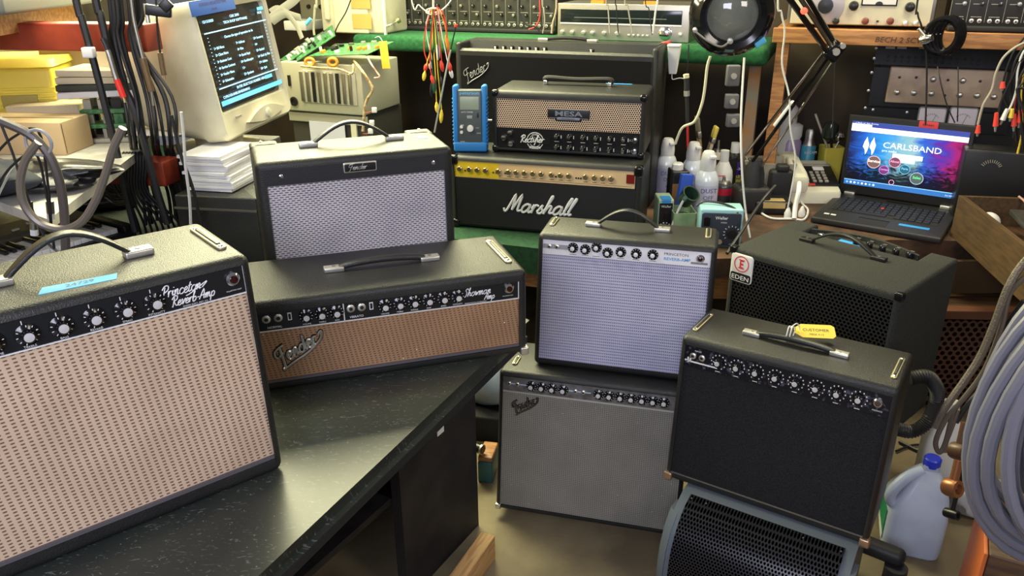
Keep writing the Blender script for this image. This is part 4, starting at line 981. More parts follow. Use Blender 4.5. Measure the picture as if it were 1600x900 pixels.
    g = G(); g.rb((-.110, -.0155, H2 / 2 + .015), (.24, .001, .042), .0003, M_dblue, ax='y'); g.text('SCREEN UPDATED MAR', .014, mat('tape_ink', (.10, .03, .12), .6), (-.110, -.0166, H2 / 2 + .018), al='CENTER'); g.text('(new)', .013, mat('tape_ink', (.10, .03, .12), .6), (-.11, -.0166, H2 / 2 + .003), al='CENTER'); g.obj('tape_label', t)
    # foot
    g = G(Mx.inverted()); cc = Mx @ V((0, .16, bot)); g.cyl((cc.x, cc.y, cc.z - .045), (cc.x, cc.y, cc.z + .05), .075, M_beige2, r1=.09, n=24); g.lathe([(.15, -.058), (.15, -.05), (.08, -.040)], M_beige2, (cc.x, cc.y, cc.z), n=28); g.obj('stand', t)
    zt = cc.z - .058
    # cabinet under the monitor
    b = thing('desktop_computer', 'dark computer case lying flat under the tube monitor', 'computer', (cc.x - .02, cc.y + .09, .7655), yaw)
    h_ = zt - .765
    g = G(); g.rb((0, 0, h_ / 2), (.26, .30, h_ - .001), .006, mat('dark_grey_case', (.05, .045, .04), .5)); g.obj('case', b)
    g = G(); g.box((.03, -.152, h_ * .7), (.12, .004, .02), M_blk); g.obj('drive_slot', b); g = G(); g.box((-.07, -.152, h_ * .4), (.08, .004, .05), M_blk); g.obj('front_bay', b)
crt()

# paper stack on a black case, right of the cables
def papers():
    ZP = .975
    a = Pz(293, 300, ZP); b = Pz(361, 311, ZP); e = Pz(388, 272, ZP)
    rz = -.17
    c = (a + e) / 2 + V((.030, 0, 0))
    t = thing('black_case', 'black cabinet under the stack of white sheets', 'case', (c.x, c.y, .7655), rz)
    g = G(); g.rb((.03, .0, (ZP - .767) / 2), (.26, .29, ZP - .767), .006, M_tolex); g.obj('body', t)
    g = G(); g.box((.03, -.1505, .17), (.26, .004, .006), M_steel); g.obj('trim', t)
    z = ZP + .0005; rnd = random.Random(9); wdt = .150; dp = .21
    for i in range(11):
        th = .0098; s = G(); s.box((0, 0, th / 2), (wdt * .92, dp * .95, th - .0012), M_paper)
        o = s.obj('paper_bundle', loc=(c.x + rnd.uniform(-.007, .007) - .002 * i, c.y + rnd.uniform(-.006, .006), z)); o.rotation_euler = (0, 0, rz + rnd.uniform(-.05, .05))
        if i == 0: lb = 'bundle of white sheets at the very bottom of the stack on the black case'
        elif i == 10: lb = 'topmost bundle of white sheets on the stack left of the silver-grille combo'
        else: lb = 'white sheets, bundle %s from the bottom of the stack on the black case' % ['', 'second', 'third', 'fourth', 'fifth', 'sixth', 'seventh', 'eighth', 'ninth', 'tenth'][i]
        tag(o, lb, 'paper', 'bundles of paper in the white stack'); z += th
papers()
# cream telephone-like plate left of the junior amp
a = Pz(376, 332, .86)
t = thing('cream_box', 'black box with flat cream lid and small black latch, left of the silver-grille combo', 'box', (a.x, a.y, .7655), .35)
g = G(); g.rb((0, 0, .040), (.12, .14, .080), .006, M_blk); g.obj('body', t)
g = G(); g.rb((0, 0, .087), (.125, .145, .014), .003, M_beige2); g.obj('lid', t)
g = G(); g.rb((.02, -.02, .0965), (.024, .012, .008), .002, M_blk); g.obj('latch', t)

# keyboard
def keyboard():
    z = .85; a = Pz(0, 414, z); b = Pz(205, 352, z); d = (b - a).normalized(); rz = math.atan2(d.y, d.x)
    t = thing('electronic_keyboard', 'black electronic keyboard with white keys at left behind the blond-grille combo', 'keyboard', (b.x, b.y, .7655), rz)
    L = 1.1; D = .36
    g = G(); g.rb((-L / 2, D / 2 - .01, .035), (L, D, .07), .008, M_blk); g.rb((-L / 2, .27, .078), (L, .16, .022), .006, mat('dark_olive_panel', (.05, .048, .035), .5)); g.rb((-.012, .08, .075), (.03, .17, .03), .004, M_blk); g.obj('body', t)
    n = 30; kw = .0235; x = -.042
    for i in range(n):
        g = G(); g.rb((x - kw * (i + .5), .075, .0785), (kw - .0012, .135, .015), .0015, M_wht2); g.obj('white_key', t)
    for i in range(n - 1):
        if i % 7 in (2, 6): continue
        g = G(); g.rb((x - kw * (i + 1), .100, .091), (.012, .085, .012), .002, M_gloss); g.obj('black_key', t)
    for i in range(14):
        g = G(); g.rb((-.10 - i * .06, .25 + .03 * (i % 2), .091), (.022, .010, .007), .002, M_beiged if i % 3 else M_blk); g.obj('slider', t)
keyboard()
# dark equipment behind the keyboard
a = Py(150, 290, 2.85)
t = thing('ribbed_black_case', 'black ribbed case behind the keyboard, under the white shelf', 'case', (a.x - .05, 2.88, .7655), .35)
g = G(); h_ = .17; g.rb((0, 0, h_ / 2), (.34, .22, h_), .01, M_blk)
g.obj('body', t); g = G()
for i in range(5): g.rb((0, -.112, .03 + i * .028), (.30, .014, .010), .004, mat('olive_black', (.05, .048, .035), .35), ax='x')
g.obj('ribs', t)
# ------------------------------------------------------------------ cables and leads hanging at the left
grp = 'black cables over the red arms'
M_cab = mat('black_cable_jacket', (.014, .014, .016), .42)
def lead(pts, y, r, mt, label, group=None, cat='cable'): return wire('cable', PX(pts, y), r, mt, label, cat, group)
BL = [([(112,-30),(128,30),(150,110),(168,180),(182,235),(196,300),(212,362)], .0095, 'thickest black cable, leftmost of the hanging bundle, white label round it'),
 ([(143,-30),(156,20),(168,70),(185,120),(205,160),(222,210),(240,280),(262,350)], .010, 'thick black cable with grey and red plug hanging left of the red arm end')]
for p_, r_, l_ in BL: lead(p_, YA - .085, r_ * 1.1, M_cab, l_, grp)
rnd = random.Random(11)
tops = [170, 176, 182, 188, 200, 206, 214, 222, 228]
ends = [(228, 352), (236, 350), (246, 345), (254, 348), (268, 345), (276, 342), (290, 350), (303, 345), (318, 350)]
for i, (tx_, (ex, ey)) in enumerate(zip(tops, ends)):
    mx = (tx_ + ex) / 2
    lead([(tx_ - 4, -30), (min(tx_ + 3, 212), 60), (mx - 6 + rnd.uniform(-4, 4), 150), (mx + 4, 215), (mx + 8, 240, YA + .055), (ex - 6, 300, YA + .06), (ex, ey, YA + .05)], YA - .060 - .012 * (i % 3), .0050 + .0022 * (i % 2), M_cab, 'thin black cable hanging in the bundle over the red arms', grp)
# loops hooked over the lower arm
for i in range(9):
    x0 = 190 + i * 4.6; e = 205 + i * 9
    lead([(x0 + 8, 258, YA + .055), (x0 + 6, 241, YA + .02), (x0 + 2, 241, YA - .035), (x0 + 2, 262, YA - .048), (x0 + 4, 300, YA - .05), (e, 345, YA - .03), (e + 8, 372, YA)], 2.1, .0040, M_cab, 'thin black lead looped over the lower bright red arm', 'black leads looped over the lower red arm')
def probe(nm, label, pts, y, parts):
    """parts: list of (fraction start, fraction end, radius, material, name)"""
    P = cr(PX(pts, y), 10); o = P[0].copy(); t = thing(nm, label, 'test probe', tuple(o)); n = len(P) - 1
    for f0, f1, r, mt, pn in parts:
        seg = [p - o for p in P[int(f0 * n):int(f1 * n) + 1]]
        g = G(); g.tube(seg, r, mt, 10); g.obj(pn, t)
M_knurl = mat('bronze_knurled', (.20, .13, .07), .45, .5, bump=.6, bscale=500)
probe('test_probe', 'thin probe with knurled bronze grip and hooked tip hanging in front of the monitor side', [(243,-20),(245,30),(248,66),(254,105),(258,125)], YA - .11, [(0,.6,.0028,M_blk,'lead'),(.6,.63,.005,M_chr,'collar'),(.62,.88,.0075,M_knurl,'grip'),(.88,1,.0028,M_cop,'tip')])
probe('test_probe', 'probe with long brown grip over the end of the upper red arm', [(203,-20),(209,30),(218,70),(228,110),(236,140),(240,165)], YA - .12, [(0,.5,.0045,M_steel,'sleeve'),(.5,.82,.0085,M_knurl,'grip'),(.82,1,.004,M_steel,'tip')])
probe('test_probe', 'short silver probe hanging above the upper red arm', [(224,-20),(228,12),(232,36)], YA - .11, [(0,.4,.003,M_blk,'lead'),(.4,1,.006,M_nick,'body')])
probe('test_probe', 'slim probe with bright red band hanging at the left of the cable bundle', [(160,60),(170,84),(180,118),(190,144),(196,160)], YA - .12, [(0,.2,.006,M_cab,'lead'),(.2,.55,.0075,M_steel,'sleeve'),(.55,.86,.0085,mat('bright_red_band',(.75,.03,.02),.4),'band'),(.86,1,.004,M_brass,'tip')])
a = Py(139, 82, YA - .10)
tag(G().rb((0, 0, 0), (.031, .024, .028), .004, M_paper).obj('cable_label', loc=a), 'white paper flag wrapped round the thickest black cable', 'label')
a = Py(254, 17, YA - .11)
t = thing('spring_clamp', 'black plastic clamp hanging in front of the tube monitor side', 'clamp', tuple(a), .2)
g = G(); g.rb((-.01, 0, 0), (.065, .02, .028), .004, M_blk, Matrix.Rotation(.15, 3, 'Y')); g.obj('jaw', t)
g = G(); g.rb((.012, -.004, .014), (.03, .016, .03), .004, M_blk, Matrix.Rotation(-.7, 3, 'Y')); g.obj('lever', t)
# heavy looped hose at the far left
M_hose = mat('grey_brown_cable', (.10, .085, .075), .4, .1)
lead([(-30,178),(15,195),(50,213),(75,240),(92,280),(100,330),(103,400)], 1.60, .0095, M_hose, 'thick grey-brown cable running down at far left through the big loop')
lead([(60,222),(40,250),(32,285),(38,320),(62,348),(98,358),(128,346),(150,312),(164,275),(178,230),(192,200)], 1.59, .0085, mat('grey_brown_light', (.22, .19, .16), .35, .3), 'big loop of shiny grey-brown cable hanging at left in front of the keyboard')
a = Py(62, 222, 1.60)
g = G(); g.tube([V((.026 * math.cos(i * math.pi / 8), -.004, .026 * math.sin(i * math.pi / 8))) for i in range(16)], .0035, mat('grey_band', (.35, .35, .36), .4), 8, True); tag(g.obj('cable_tie', loc=a), 'grey ring tie round the thick cable at far left', 'tie')
for i, p_ in enumerate([[(0,190),(20,240),(40,300),(75,380),(112,400)], [(-10,245),(20,215),(60,205),(75,290),(80,350)], [(-10,300),(18,260),(55,240),(72,300),(85,390)]]):
    lead(p_, 1.64, .0028, M_cab, ['thin black wire crossing the big cable loop down to the keys', 'thin black wire arching over the dark bundle at far left', 'thin black wire running behind the big loop at far left'][i])
lead([(-20,350),(0,300),(25,258),(60,240)], 1.66, .0025, M_wht2, 'thin white lead on the dark bundle at far left')
for i, (x0, y0) in enumerate([(78, 330), (52, 355)]):
    a = Py(x0, y0, 1.7); probe('phone_plug', ['silver and white jack plug in the middle of the big cable loop', 'white sleeved jack plug beneath the big cable loop'][i], [(x0 - 3, y0 - 40), (x0, y0 - 10), (x0 + 2, y0 + 12)], 1.68, [(0,.4,.003,M_cab,'lead'),(.4,.75,.0085,M_steel,'barrel'),(.75,1,.0085,M_wht2,'sleeve')])
lead([(283,175),(287,215),(290,260),(296,310),(298,350)], 2.17, .0042, M_wht2, 'white power cord hanging below the monitor beside the paper stack')
lead([(268,180),(282,240),(300,290),(312,340),(320,370)], 2.2, .005, M_cab, 'black cord with a jack plug crossing in front of the paper stack edge')
# coiled cord by ribbed case
for i, (dx, yy) in enumerate([(0, 0), (6, 8), (0, 18)]):
    lead([(172 + dx, 262 + yy), (185, 285 + yy), (198, 296 + yy), (180 - dx, 300 + yy), (165, 290 + yy)], 2.5, .006, mat('olive_coil', (.07, .065, .05), .3, .4), 'olive coiled cord behind the lower red arm, left of the looped leads', 'coils of olive cord')

# ------------------------------------------------------------------ behind the monitor: computer chassis, boards, cream printer
def chassis():
    v = 3.20; p0 = Pv(446, 172, v); p1 = Pv(569, 172, v); pt = Pv(446, 96, v); z0 = 1.0
    w = (p1 - p0).dot(RU); h = pt.z - p0.z
    # supporting grey instrument underneath
    b = thing('test_instrument', 'dark grey instrument under the open computer chassis, a sheet of paper against its front', 'instrument', (*(RU * RU.dot((p0 + p1) / 2) + RV * (v + .02)).xy, .609), RA)
    hh = p0.z - .61
    g = G(); g.rb((0, .18, hh / 2), (w * .95, .34, hh - .002), .006, mat('dark_grey_case', (.05, .045, .04), .5)); g.rb((0, .005, hh - .03), (w * .98, .02, .045), .004, M_beiged, ax='x'); g.obj('case', b)
    g = G(); g.box((.0, -.008, hh - .12), (.20, .003, .15), mat('lilac_paper', (.55, .55, .68), .7)); g.obj('paper_sheet', b)
    g = G(); g.box((.15, -.004, hh - .11), (.03, .012, .15), M_beige); g.obj('front_strip', b)
    t = thing('computer_chassis', 'opened beige computer chassis seen from the slot side, green boards on top', 'computer', (*(RU * RU.dot((p0 + p1) / 2) + RV * v).xy, p0.z), RA)
    m_ = mat('chassis_beige_metal', (.50, .48, .38), .4, .3)
    g = G(); g.rb((0, .17, h / 2), (w, .34, h), .006, m_); g.obj('case', t)
    g = G(); g.rb((.045 * 1, -.001, h * .52), (w * .66, .006, h * .66), .003, M_beiged, ax='y'); fr_ = g.obj('slot_frame', t)
    for i in range(9):
        x = -w * .24 + i * w * .075; g = G(); g.rb((x, -.006, h * .52), (.018, .006, h * .60), .002, M_steel if i % 4 != 2 else M_blk, ax='y'); g.obj('slot_cover', fr_)
    g = G(); g.box((-w * .40, -.003, h * .62), (.014, .006, .05), M_blk); g.obj('serial_port', t)
    g = G(); g.lathe([(.022, 0), (.022, -.004), (.013, -.005), (.012, .004)], M_blk, (-w * .37, -.002, h * .2), (0, 1, 0), 16); g.obj('socket', t)
    # boards on top
    zt = p0.z + h
    def board(label, pa, pb, pc, th, comps, seed, cm):
        pa, pb, pc = V(pa), V(pb), V(pc); ex = (pb - pa); ey = (pc - pa); X = ex.normalized(); Z = ex.cross(ey).normalized(); Y = Z.cross(X)
        Mx = Matrix(((X.x, Y.x, Z.x, pa.x), (X.y, Y.y, Z.y, pa.y), (X.z, Y.z, Z.z, pa.z), (0, 0, 0, 1)))
        t = thing('circuit_board', label, 'circuit board', group='loose circuit boards on the chassis'); t.matrix_world = Mx
        W_, D_ = ex.length, ey.dot(Y); g = G(); g.box((W_ / 2, D_ / 2, 0), (W_, D_, th), M_pcb); g.obj('board', t)
        rn = random.Random(seed)
        for i in range(comps):
            x = W_ * (i + .5) / comps; g = G(); mt = rn.choice(cm); y_ = D_ * rn.uniform(.15, .5)
            if i % 3 == 0: g.cyl((x, y_, th / 2), (x, y_, th / 2 + .022), .007, mt, n=10); nm = 'capacitor'
            else: g.rb((x, y_, th / 2 + .006), (.012, .03, .013), .002, mt); nm = 'component'
            g.obj(nm, t)
        for i in range(int(comps * .8)):
            g = G(); g.box((W_ * rn.random(), D_ * rn.uniform(.55, .95), th / 2 + .005), (rn.uniform(.01, .03), .012, .010), rn.choice([M_blk, M_steel, M_beiged])); g.obj('chip', t)
    A = Pv(482, 88, 3.18); B = Pv(572, 88, 3.18)
    board('flat green circuit board with a row of orange capacitors, nearest on the chassis', A + V((0, 0, .0)), B + V((.01, -.01, .01)), Pv(500, 70, 3.42), .003, 11, 1, [M_org, M_wht2, M_org, M_blk])
    board('green circuit board with white connectors, leaning steeply on the chassis left', Pv(453, 96, 3.22), Pv(500, 62, 3.36), Pv(470, 70, 3.40), .003, 8, 2, [M_wht2, M_beige, M_wht2])
    board('dark green circuit board, tilted between the other two on the chassis', Pv(464, 96, 3.20), Pv(524, 56, 3.30), Pv(500, 52, 3.46), .003, 7, 3, [M_wht2, M_pcb, M_blk])
    # inductors and harness
    for i, (x, y_) in enumerate([(484, 97), (520, 97)]):
        c = Pv(x, y_, 3.17); g = G(); g.tube([V((.020 * math.cos(q * math.pi / 7), 0, .016 * math.sin(q * math.pi / 7))) for q in range(14)], .008, M_org, 8, True); tag(g.obj('inductor', loc=c), ['orange ring inductor at the chassis edge, the left of two', 'orange ring inductor at the chassis edge, the right of two'][i], 'inductor', 'orange inductors')
    M_har = mat('tan_wire_loom', (.30, .17, .07), .5, var=(.55, .45, .28), vscale=90)
    def W(pts, r, mt, lb): return wire('wire_loom', [Pv(*p) if len(p) == 3 else Pv(p[0], p[1], 3.12) for p in pts], r, mt, lb)
    W([(470, 103, 3.15), (500, 106, 3.14), (530, 108, 3.14), (550, 115, 3.14), (552, 100, 3.16)], .005, M_har, 'tan wire loom drooping along the chassis edge')
    W([(553, 95, 3.2), (565, 110), (577, 128), (582, 140), (574, 155), (570, 170), (567, 205)], .0065, M_har, 'thick tan wire loom hanging down the right side of the chassis')
    W([(572, 85, 3.2), (580, 100), (588, 112), (593, 120), (585, 122)], .004, mat('pink_wire', (.6, .35, .28), .5), 'thin pinkish wire loop right of the chassis')
    for i, (x, y_) in enumerate([(585, 172), (581, 192), (579, 205)]):
        W([(567, y_ + 4), (574, y_ + 4), (581, y_ + 2)], .002, mat('red_wire', (.5, .06, .03), .5), ['short red wire to the uppermost white plug right of the chassis', 'short red wire to the middle white plug right of the chassis', 'short red wire to the lowest white plug right of the chassis'][i])
        tag(G().rb((0, 0, 0), (.022, .014, .024), .003, M_wht2).obj('wire_plug', loc=Pv(x, y_, 3.11)), ['uppermost of three white wire plugs right of the chassis', 'middle of three white wire plugs right of the chassis', 'lowest of three white wire plugs right of the chassis'][i], 'plug', 'white wire plugs')
chassis()
def face(x0, y0, x1, y1, v):
    """rectangle facing the room on the bench line v: centre u, width, z bottom, height"""
    a = Pv(x0, y1, v); b = Pv(x1, y1, v); c = Pv(x0, y0, v)
    u0, u1 = RU.dot(a), RU.dot(b); return (RU * ((u0 + u1) / 2) + RV * v, u1 - u0, a.z, c.z - a.z)
def facez(x0, y0, x1, y1, z):
    v = RV.dot(Pz((x0 + x1) / 2, y1, z)); v = min(max(v, 3.60), 3.86); return face(x0, y0, x1, y1, v)
# cream printer with tan notes
c, w_, z_, h_ = facez(505, -60, 602, 62, ZG)
t = thing('cream_printer', 'tall cream plastic machine with two tan sticky notes, behind the circuit boards', 'printer', (c.x, c.y, ZG + .001), RA)
g = G(); g.rb((0, .12, .17), (w_, .24, .34), .012, M_beige2); g.rb((0, -.004, .10), (w_ * .55, .02, .2), .008, M_beige2, ax='y'); g.obj('body', t)
for i, z in enumerate((.155, .06)): g = G(); g.box((w_ * .18, -.016, z), (w_ * .30, .002, .07), mat('tan_note', (.62, .36, .10), .7)); g.obj('sticky_note', t)
g = G(); g.rb((-w_ * .38, -.006, .12), (.03, .03, .12), .01, M_beige2); g.obj('handle', t)
g = G(); g.rb((w_ * .52, -.004, .12), (.012, .02, .3), .004, M_wht2); g.obj('side_guide', t)
# hanging yellow tag
a = Pv(601, 86, 3.10)
t = thing('paper_tag', 'yellow paper tag hanging at the right corner of the circuit boards', 'tag', tuple(a), RA)
g = G(); g.rb((0, 0, 0), (.040, .0015, .115), .0005, M_yelt, Matrix.Rotation(-.08, 3, 'Y'), ax='y'); g.obj('card', t)
g = G(); g.tube(cr([(-.002, 0, .05), (-.02, 0, .075), (-.045, .005, .07)], 4), .0015, M_wht2, 6); g.obj('string', t)
# white box and grey ribbon cables beside the monitor
c, w_, z_, h_ = face(446, 33, 480, 66, 3.62)
t = thing('white_box', 'white plastic box between the monitor and the tilted circuit boards', 'box', (c.x, c.y, ZG + .001), RA)
g = G(); g.rb((0, .08, (z_ + h_ - ZG) / 2), (w_, .16, z_ + h_ - ZG), .006, M_wht2); g.obj('body', t)
M_rib = mat('grey_ribbon', (.60, .58, .52), .5)
for i, p_ in enumerate([[(424,28),(440,15),(458,2),(470,-12)], [(424,34),(445,22),(462,38),(472,60)], [(424,20),(436,14),(452,22),(470,28)]]):
    P = cr([Pv(a_, b_, 3.40) for a_, b_ in p_], 6); o = P[0].copy(); g = G(); g.tube([q - o for q in P], .020, M_rib, 8, flat=((0, 1, .3), .12)); tag(g.obj('ribbon_cable', loc=o), ['pale ribbon cable rising right of the monitor', 'pale ribbon cable drooping over the white box right of the monitor', 'short pale ribbon cable, the middle one right of the monitor'][i], 'ribbon cable', 'ribbon cables')
c, w_, z_, h_ = face(472, -40, 524, 44, 3.95)
t = thing('beige_instrument', 'old olive-beige panel instrument at the back between monitor and cream printer', 'instrument', (c.x, c.y, ZG + .001), RA)
g = G(); g.rb((0, .06, .18), (w_, .12, .36), .006, mat('olive_beige', (.30, .28, .19), .5)); g.obj('panel', t)
for x in (-.05, .03, .07): 
    for z in (.10, .2): g = G(); g.lathe([(.012, 0), (.010, -.012), (.001, -.013)], M_blk, (x, 0, z), (0, 1, 0), 12); g.obj('knob', t)
a = Pv(481, 34, 3.3); g = G(); g.cyl((-.012, 0, -.012), (.016, 0, .014), .009, M_cyan, n=12); tag(g.obj('marker_pen', loc=a), 'small light blue pen end above the white box', 'pen')
lead2 = lambda pts, v, r, mt, lb, gp=None: wire('cable', [Pv(p[0], p[1], p[2] if len(p) > 2 else v) for p in pts], r, mt, lb, 'cable', gp)
lead2([(548, 0), (540, 20), (528, 40), (522, 55)], 3.45, .003, M_blk, 'black antenna-like rod leaning before the cream printer')
lead2([(493, -20), (492, 10), (490, 40), (491, 55)], 3.5, .006, mat('pale_green_tube', (.45, .45, .35), .4), 'pale greenish tube hanging left of the cream printer')
# white leaflet flap at the monitor's left foot
g = G(); g.prism([(-.09, -.06), (.07, -.08), (.10, .02), (-.05, .08)], 0, .002, M_paper); o = g.obj('paper_sheet', loc=tuple(Pz(255, 205, ZS + .03))); tag(o, 'white sheet at the end of the white shelf beside the monitor', 'paper')

# ------------------------------------------------------------------ devices on the green shelf
def mixer(nm, label, x0, x1, yb, v, z, hh, cols, lean=0, dk=.02, rows=(.06, .13, .19), sliders=False):
    c, w, zz, h = facez(x0, yb - 60, x1, yb, z)
    t = thing(nm, label, 'mixer', (c.x, c.y, z), RA)
    mt = mat('mixer_black_%s' % str(dk)[2:], (dk, dk * .95, dk * .85), .45)
    g = G(); g.rb((0, .10, hh / 2), (w, .20, hh), .006, mt); g.rb((0, -.012, .010), (w, .03, .020), .006, M_blkm); g.obj('case', t)
    n = cols; 
    g = G()
    for i in range(n + 1): g.box((-w / 2 + w * i / n, -.0006, hh * .55), (.0012, .001, hh * .8), M_beiged)
    for i in range(n):
        xx = -w / 2 + w * (i + .5) / n
        for z_ in (.052, .098): g.box((xx, -.0006, z_), (w / n * .6, .001, .0022), M_beiged)
    g.obj('panel_lines', t)
    for i in range(n):
        x = -w / 2 + w * (i + .5) / n
        for dx in (-w / n * .22, w / n * .22):
            g = G(); g.lathe([(.008, 0), (.008, -.003), (.0045, -.004)], M_nick, (x + dx, -.001, .038), (0, 1, 0), 12); g.cyl((x + dx, -.0045, .038), (x + dx, -.005, .038), .0042, M_blkm, n=10); g.obj('jack_socket', t)
        for j, z_ in enumerate(rows[1:]):
            g = G(); g.lathe([(.0085, 0), (.0075, -.013), (.001, -.014)], M_blk if (i + j) % 3 else M_steel, (x + (-.01 if j % 2 else .012), 0, z_), (0, 1, 0), 12); g.box((x + (-.01 if j % 2 else .012), -.0145, z_ + .003), (.0014, .001, .006), M_wht); g.obj('knob', t)
    return t
mixer('audio_mixer', 'wide black mixer with jack sockets on the green shelf behind the clip leads', 628, 868, 50, 3.80, ZG + .001, .26, 13, dk=.03, rows=(.06, .085, .125, .17))
# receiver
c, w_, z_, h_ = facez(872, 5, 1076, 64, ZG)
t = thing('stereo_receiver', 'silver stereo receiver with long dark tuning window and round tuning knob on the green shelf', 'receiver', (c.x, c.y, z_), RA)
t.location.z = ZG + .001; h_ = z_ + h_ - ZG
g = G(); g.rb((0, .14, h_ / 2), (w_, .28, h_), .006, M_steel); g.obj('case', t)
g = G(); g.rb((0, -.004, h_ / 2), (w_, .012, h_), .003, mat('champagne_faceplate', (.50, .47, .40), .35, .7), ax='y'); fp = g.obj('faceplate', t)
g = G(); g.rb((-.01, -.011, h_ * .65), (w_ * .92, .006, h_ * .40), .002, mat('dark_tuning_glass', (.012, .018, .018), .08), ax='y'); g.box((-.01, -.0142, h_ * .62), (w_ * .7, .0005, .0025), mat('grey_scale', (.2, .22, .22), .5)); g.box((-.01, -.0130, h_ * .455), (w_ * .92, .003, .006), M_alu); g.obj('tuning_window', t)
for i, x in enumerate((-.46, -.38, -.29, -.22, -.13, -.03)): g = G(); g.lathe([(.010 if i else .008, 0), (.009, -.014), (.007, -.016), (.0005, -.0165)], M_nick, (x * w_, -.009, h_ * .20), (0, 1, 0), 14); g.obj('knob', t)
for i in range(5): g = G(); g.rb((w_ * (.06 + i * .035), -.012, h_ * .16), (.010, .010, .010), .002, M_nick); g.obj('push_button', t)
g = G(); g.lathe([(.030, 0), (.030, -.004), (.026, -.006), (.025, -.020), (.022, -.022), (.0005, -.0225)], M_chr, (w_ * .33, -.009, h_ * .24), (0, 1, 0), 28); g.obj('tuning_knob', t)
g = G(); g.lathe([(.010, 0), (.009, -.014), (.0005, -.016)], M_nick, (w_ * .44, -.009, h_ * .22), (0, 1, 0), 14); g.obj('volume_knob', t)
for x in (-.2, .2): g = G(); g.box((x * w_, .02, h_ + .006), (.06, .03, .012), M_org); g.obj('orange_block', t)

# signal generator on the wooden shelf
c, w_, z_, h_ = face(1228, -50, 1458, 40, 3.62)
t = thing('signal_generator', 'cream signal generator with round grey dial and meter on the right wooden shelf', 'instrument', (c.x, c.y, 1.338), RA)
cf = mat('cream_faceplate', (.62, .60, .46), .5); H_ = .25
g = G(); g.rb((0, .12, H_ / 2 + .008), (w_, .24, H_), .006, M_steel); g.obj('case', t)
g = G(); g.rb((0, -.003, H_ / 2 + .008), (w_ - .03, .010, H_ - .01), .002, cf, ax='y'); g.obj('faceplate', t)
dx, dz = Pv(1292, 10, 3.62), 0
def loc_on(px, py, v, o): p = Pv(px, py, v); return (p - V(o)).dot(RU), p.z - o[2]
o_ = t.location
x, z = loc_on(1290, 9, 3.61, o_)
g = G(); g.lathe([(.072, 0), (.072, -.004), (.070, -.005), (.0005, -.0052)], mat('grey_dial', (.42, .40, .44), .4, .3), (x, -.008, z), (0, 1, 0), 36); d_ = g.obj('dial', t)
g = G(); g.lathe([(.030, 0), (.028, -.022), (.001, -.024)], M_blk, (x, -.012, z), (0, 1, 0), 22); g.obj('dial_knob', d_)
for px, py, r_, m_ in [(1334, 9, .019, M_blk), (1422, 11, .019, M_blk), (1306, 33, .014, M_blk), (1352, 33, .014, mat('maroon_cap', (.16, .04, .03), .4)), (1391, 33, .014, mat('maroon_cap', (.16, .04, .03), .4)), (1415, 36, .011, M_nick), (1431, 36, .011, M_nick)]:
    x, z = loc_on(px, py, 3.61, o_); g = G(); g.lathe([(r_, 0), (r_ * .9, -.018), (r_ * .6, -.021), (.0005, -.0215)], m_, (x, -.008, z), (0, 1, 0), 16); g.obj('knob', t)
x, z = loc_on(1371, 33, 3.61, o_); g = G(); g.box((x, -.016, z), (.008, .02, .006), M_blk); g.obj('toggle_switch', t)
x, z = loc_on(1377, -14, 3.61, o_); g = G(); g.rb((x, -.010, z), (.130, .006, .110), .002, M_blk, ax='y'); g.rb((x, -.0135, z), (.120, .002, .100), .001, M_paper, ax='y'); g.prism([(x + .014 * math.cos(q * math.pi / 8), z - .05 + .012 * math.sin(q * math.pi / 8)) for q in range(9)], -.0165, -.0145, M_blk, 'y'); g.obj('meter', t)
mixer('audio_mixer', 'black mixer at the upper right corner of the wooden shelf, jack pairs below framed knobs', 1478, 1680, 52, 3.66, 1.338, .22, 7, dk=.012, rows=(.06, .10, .15))
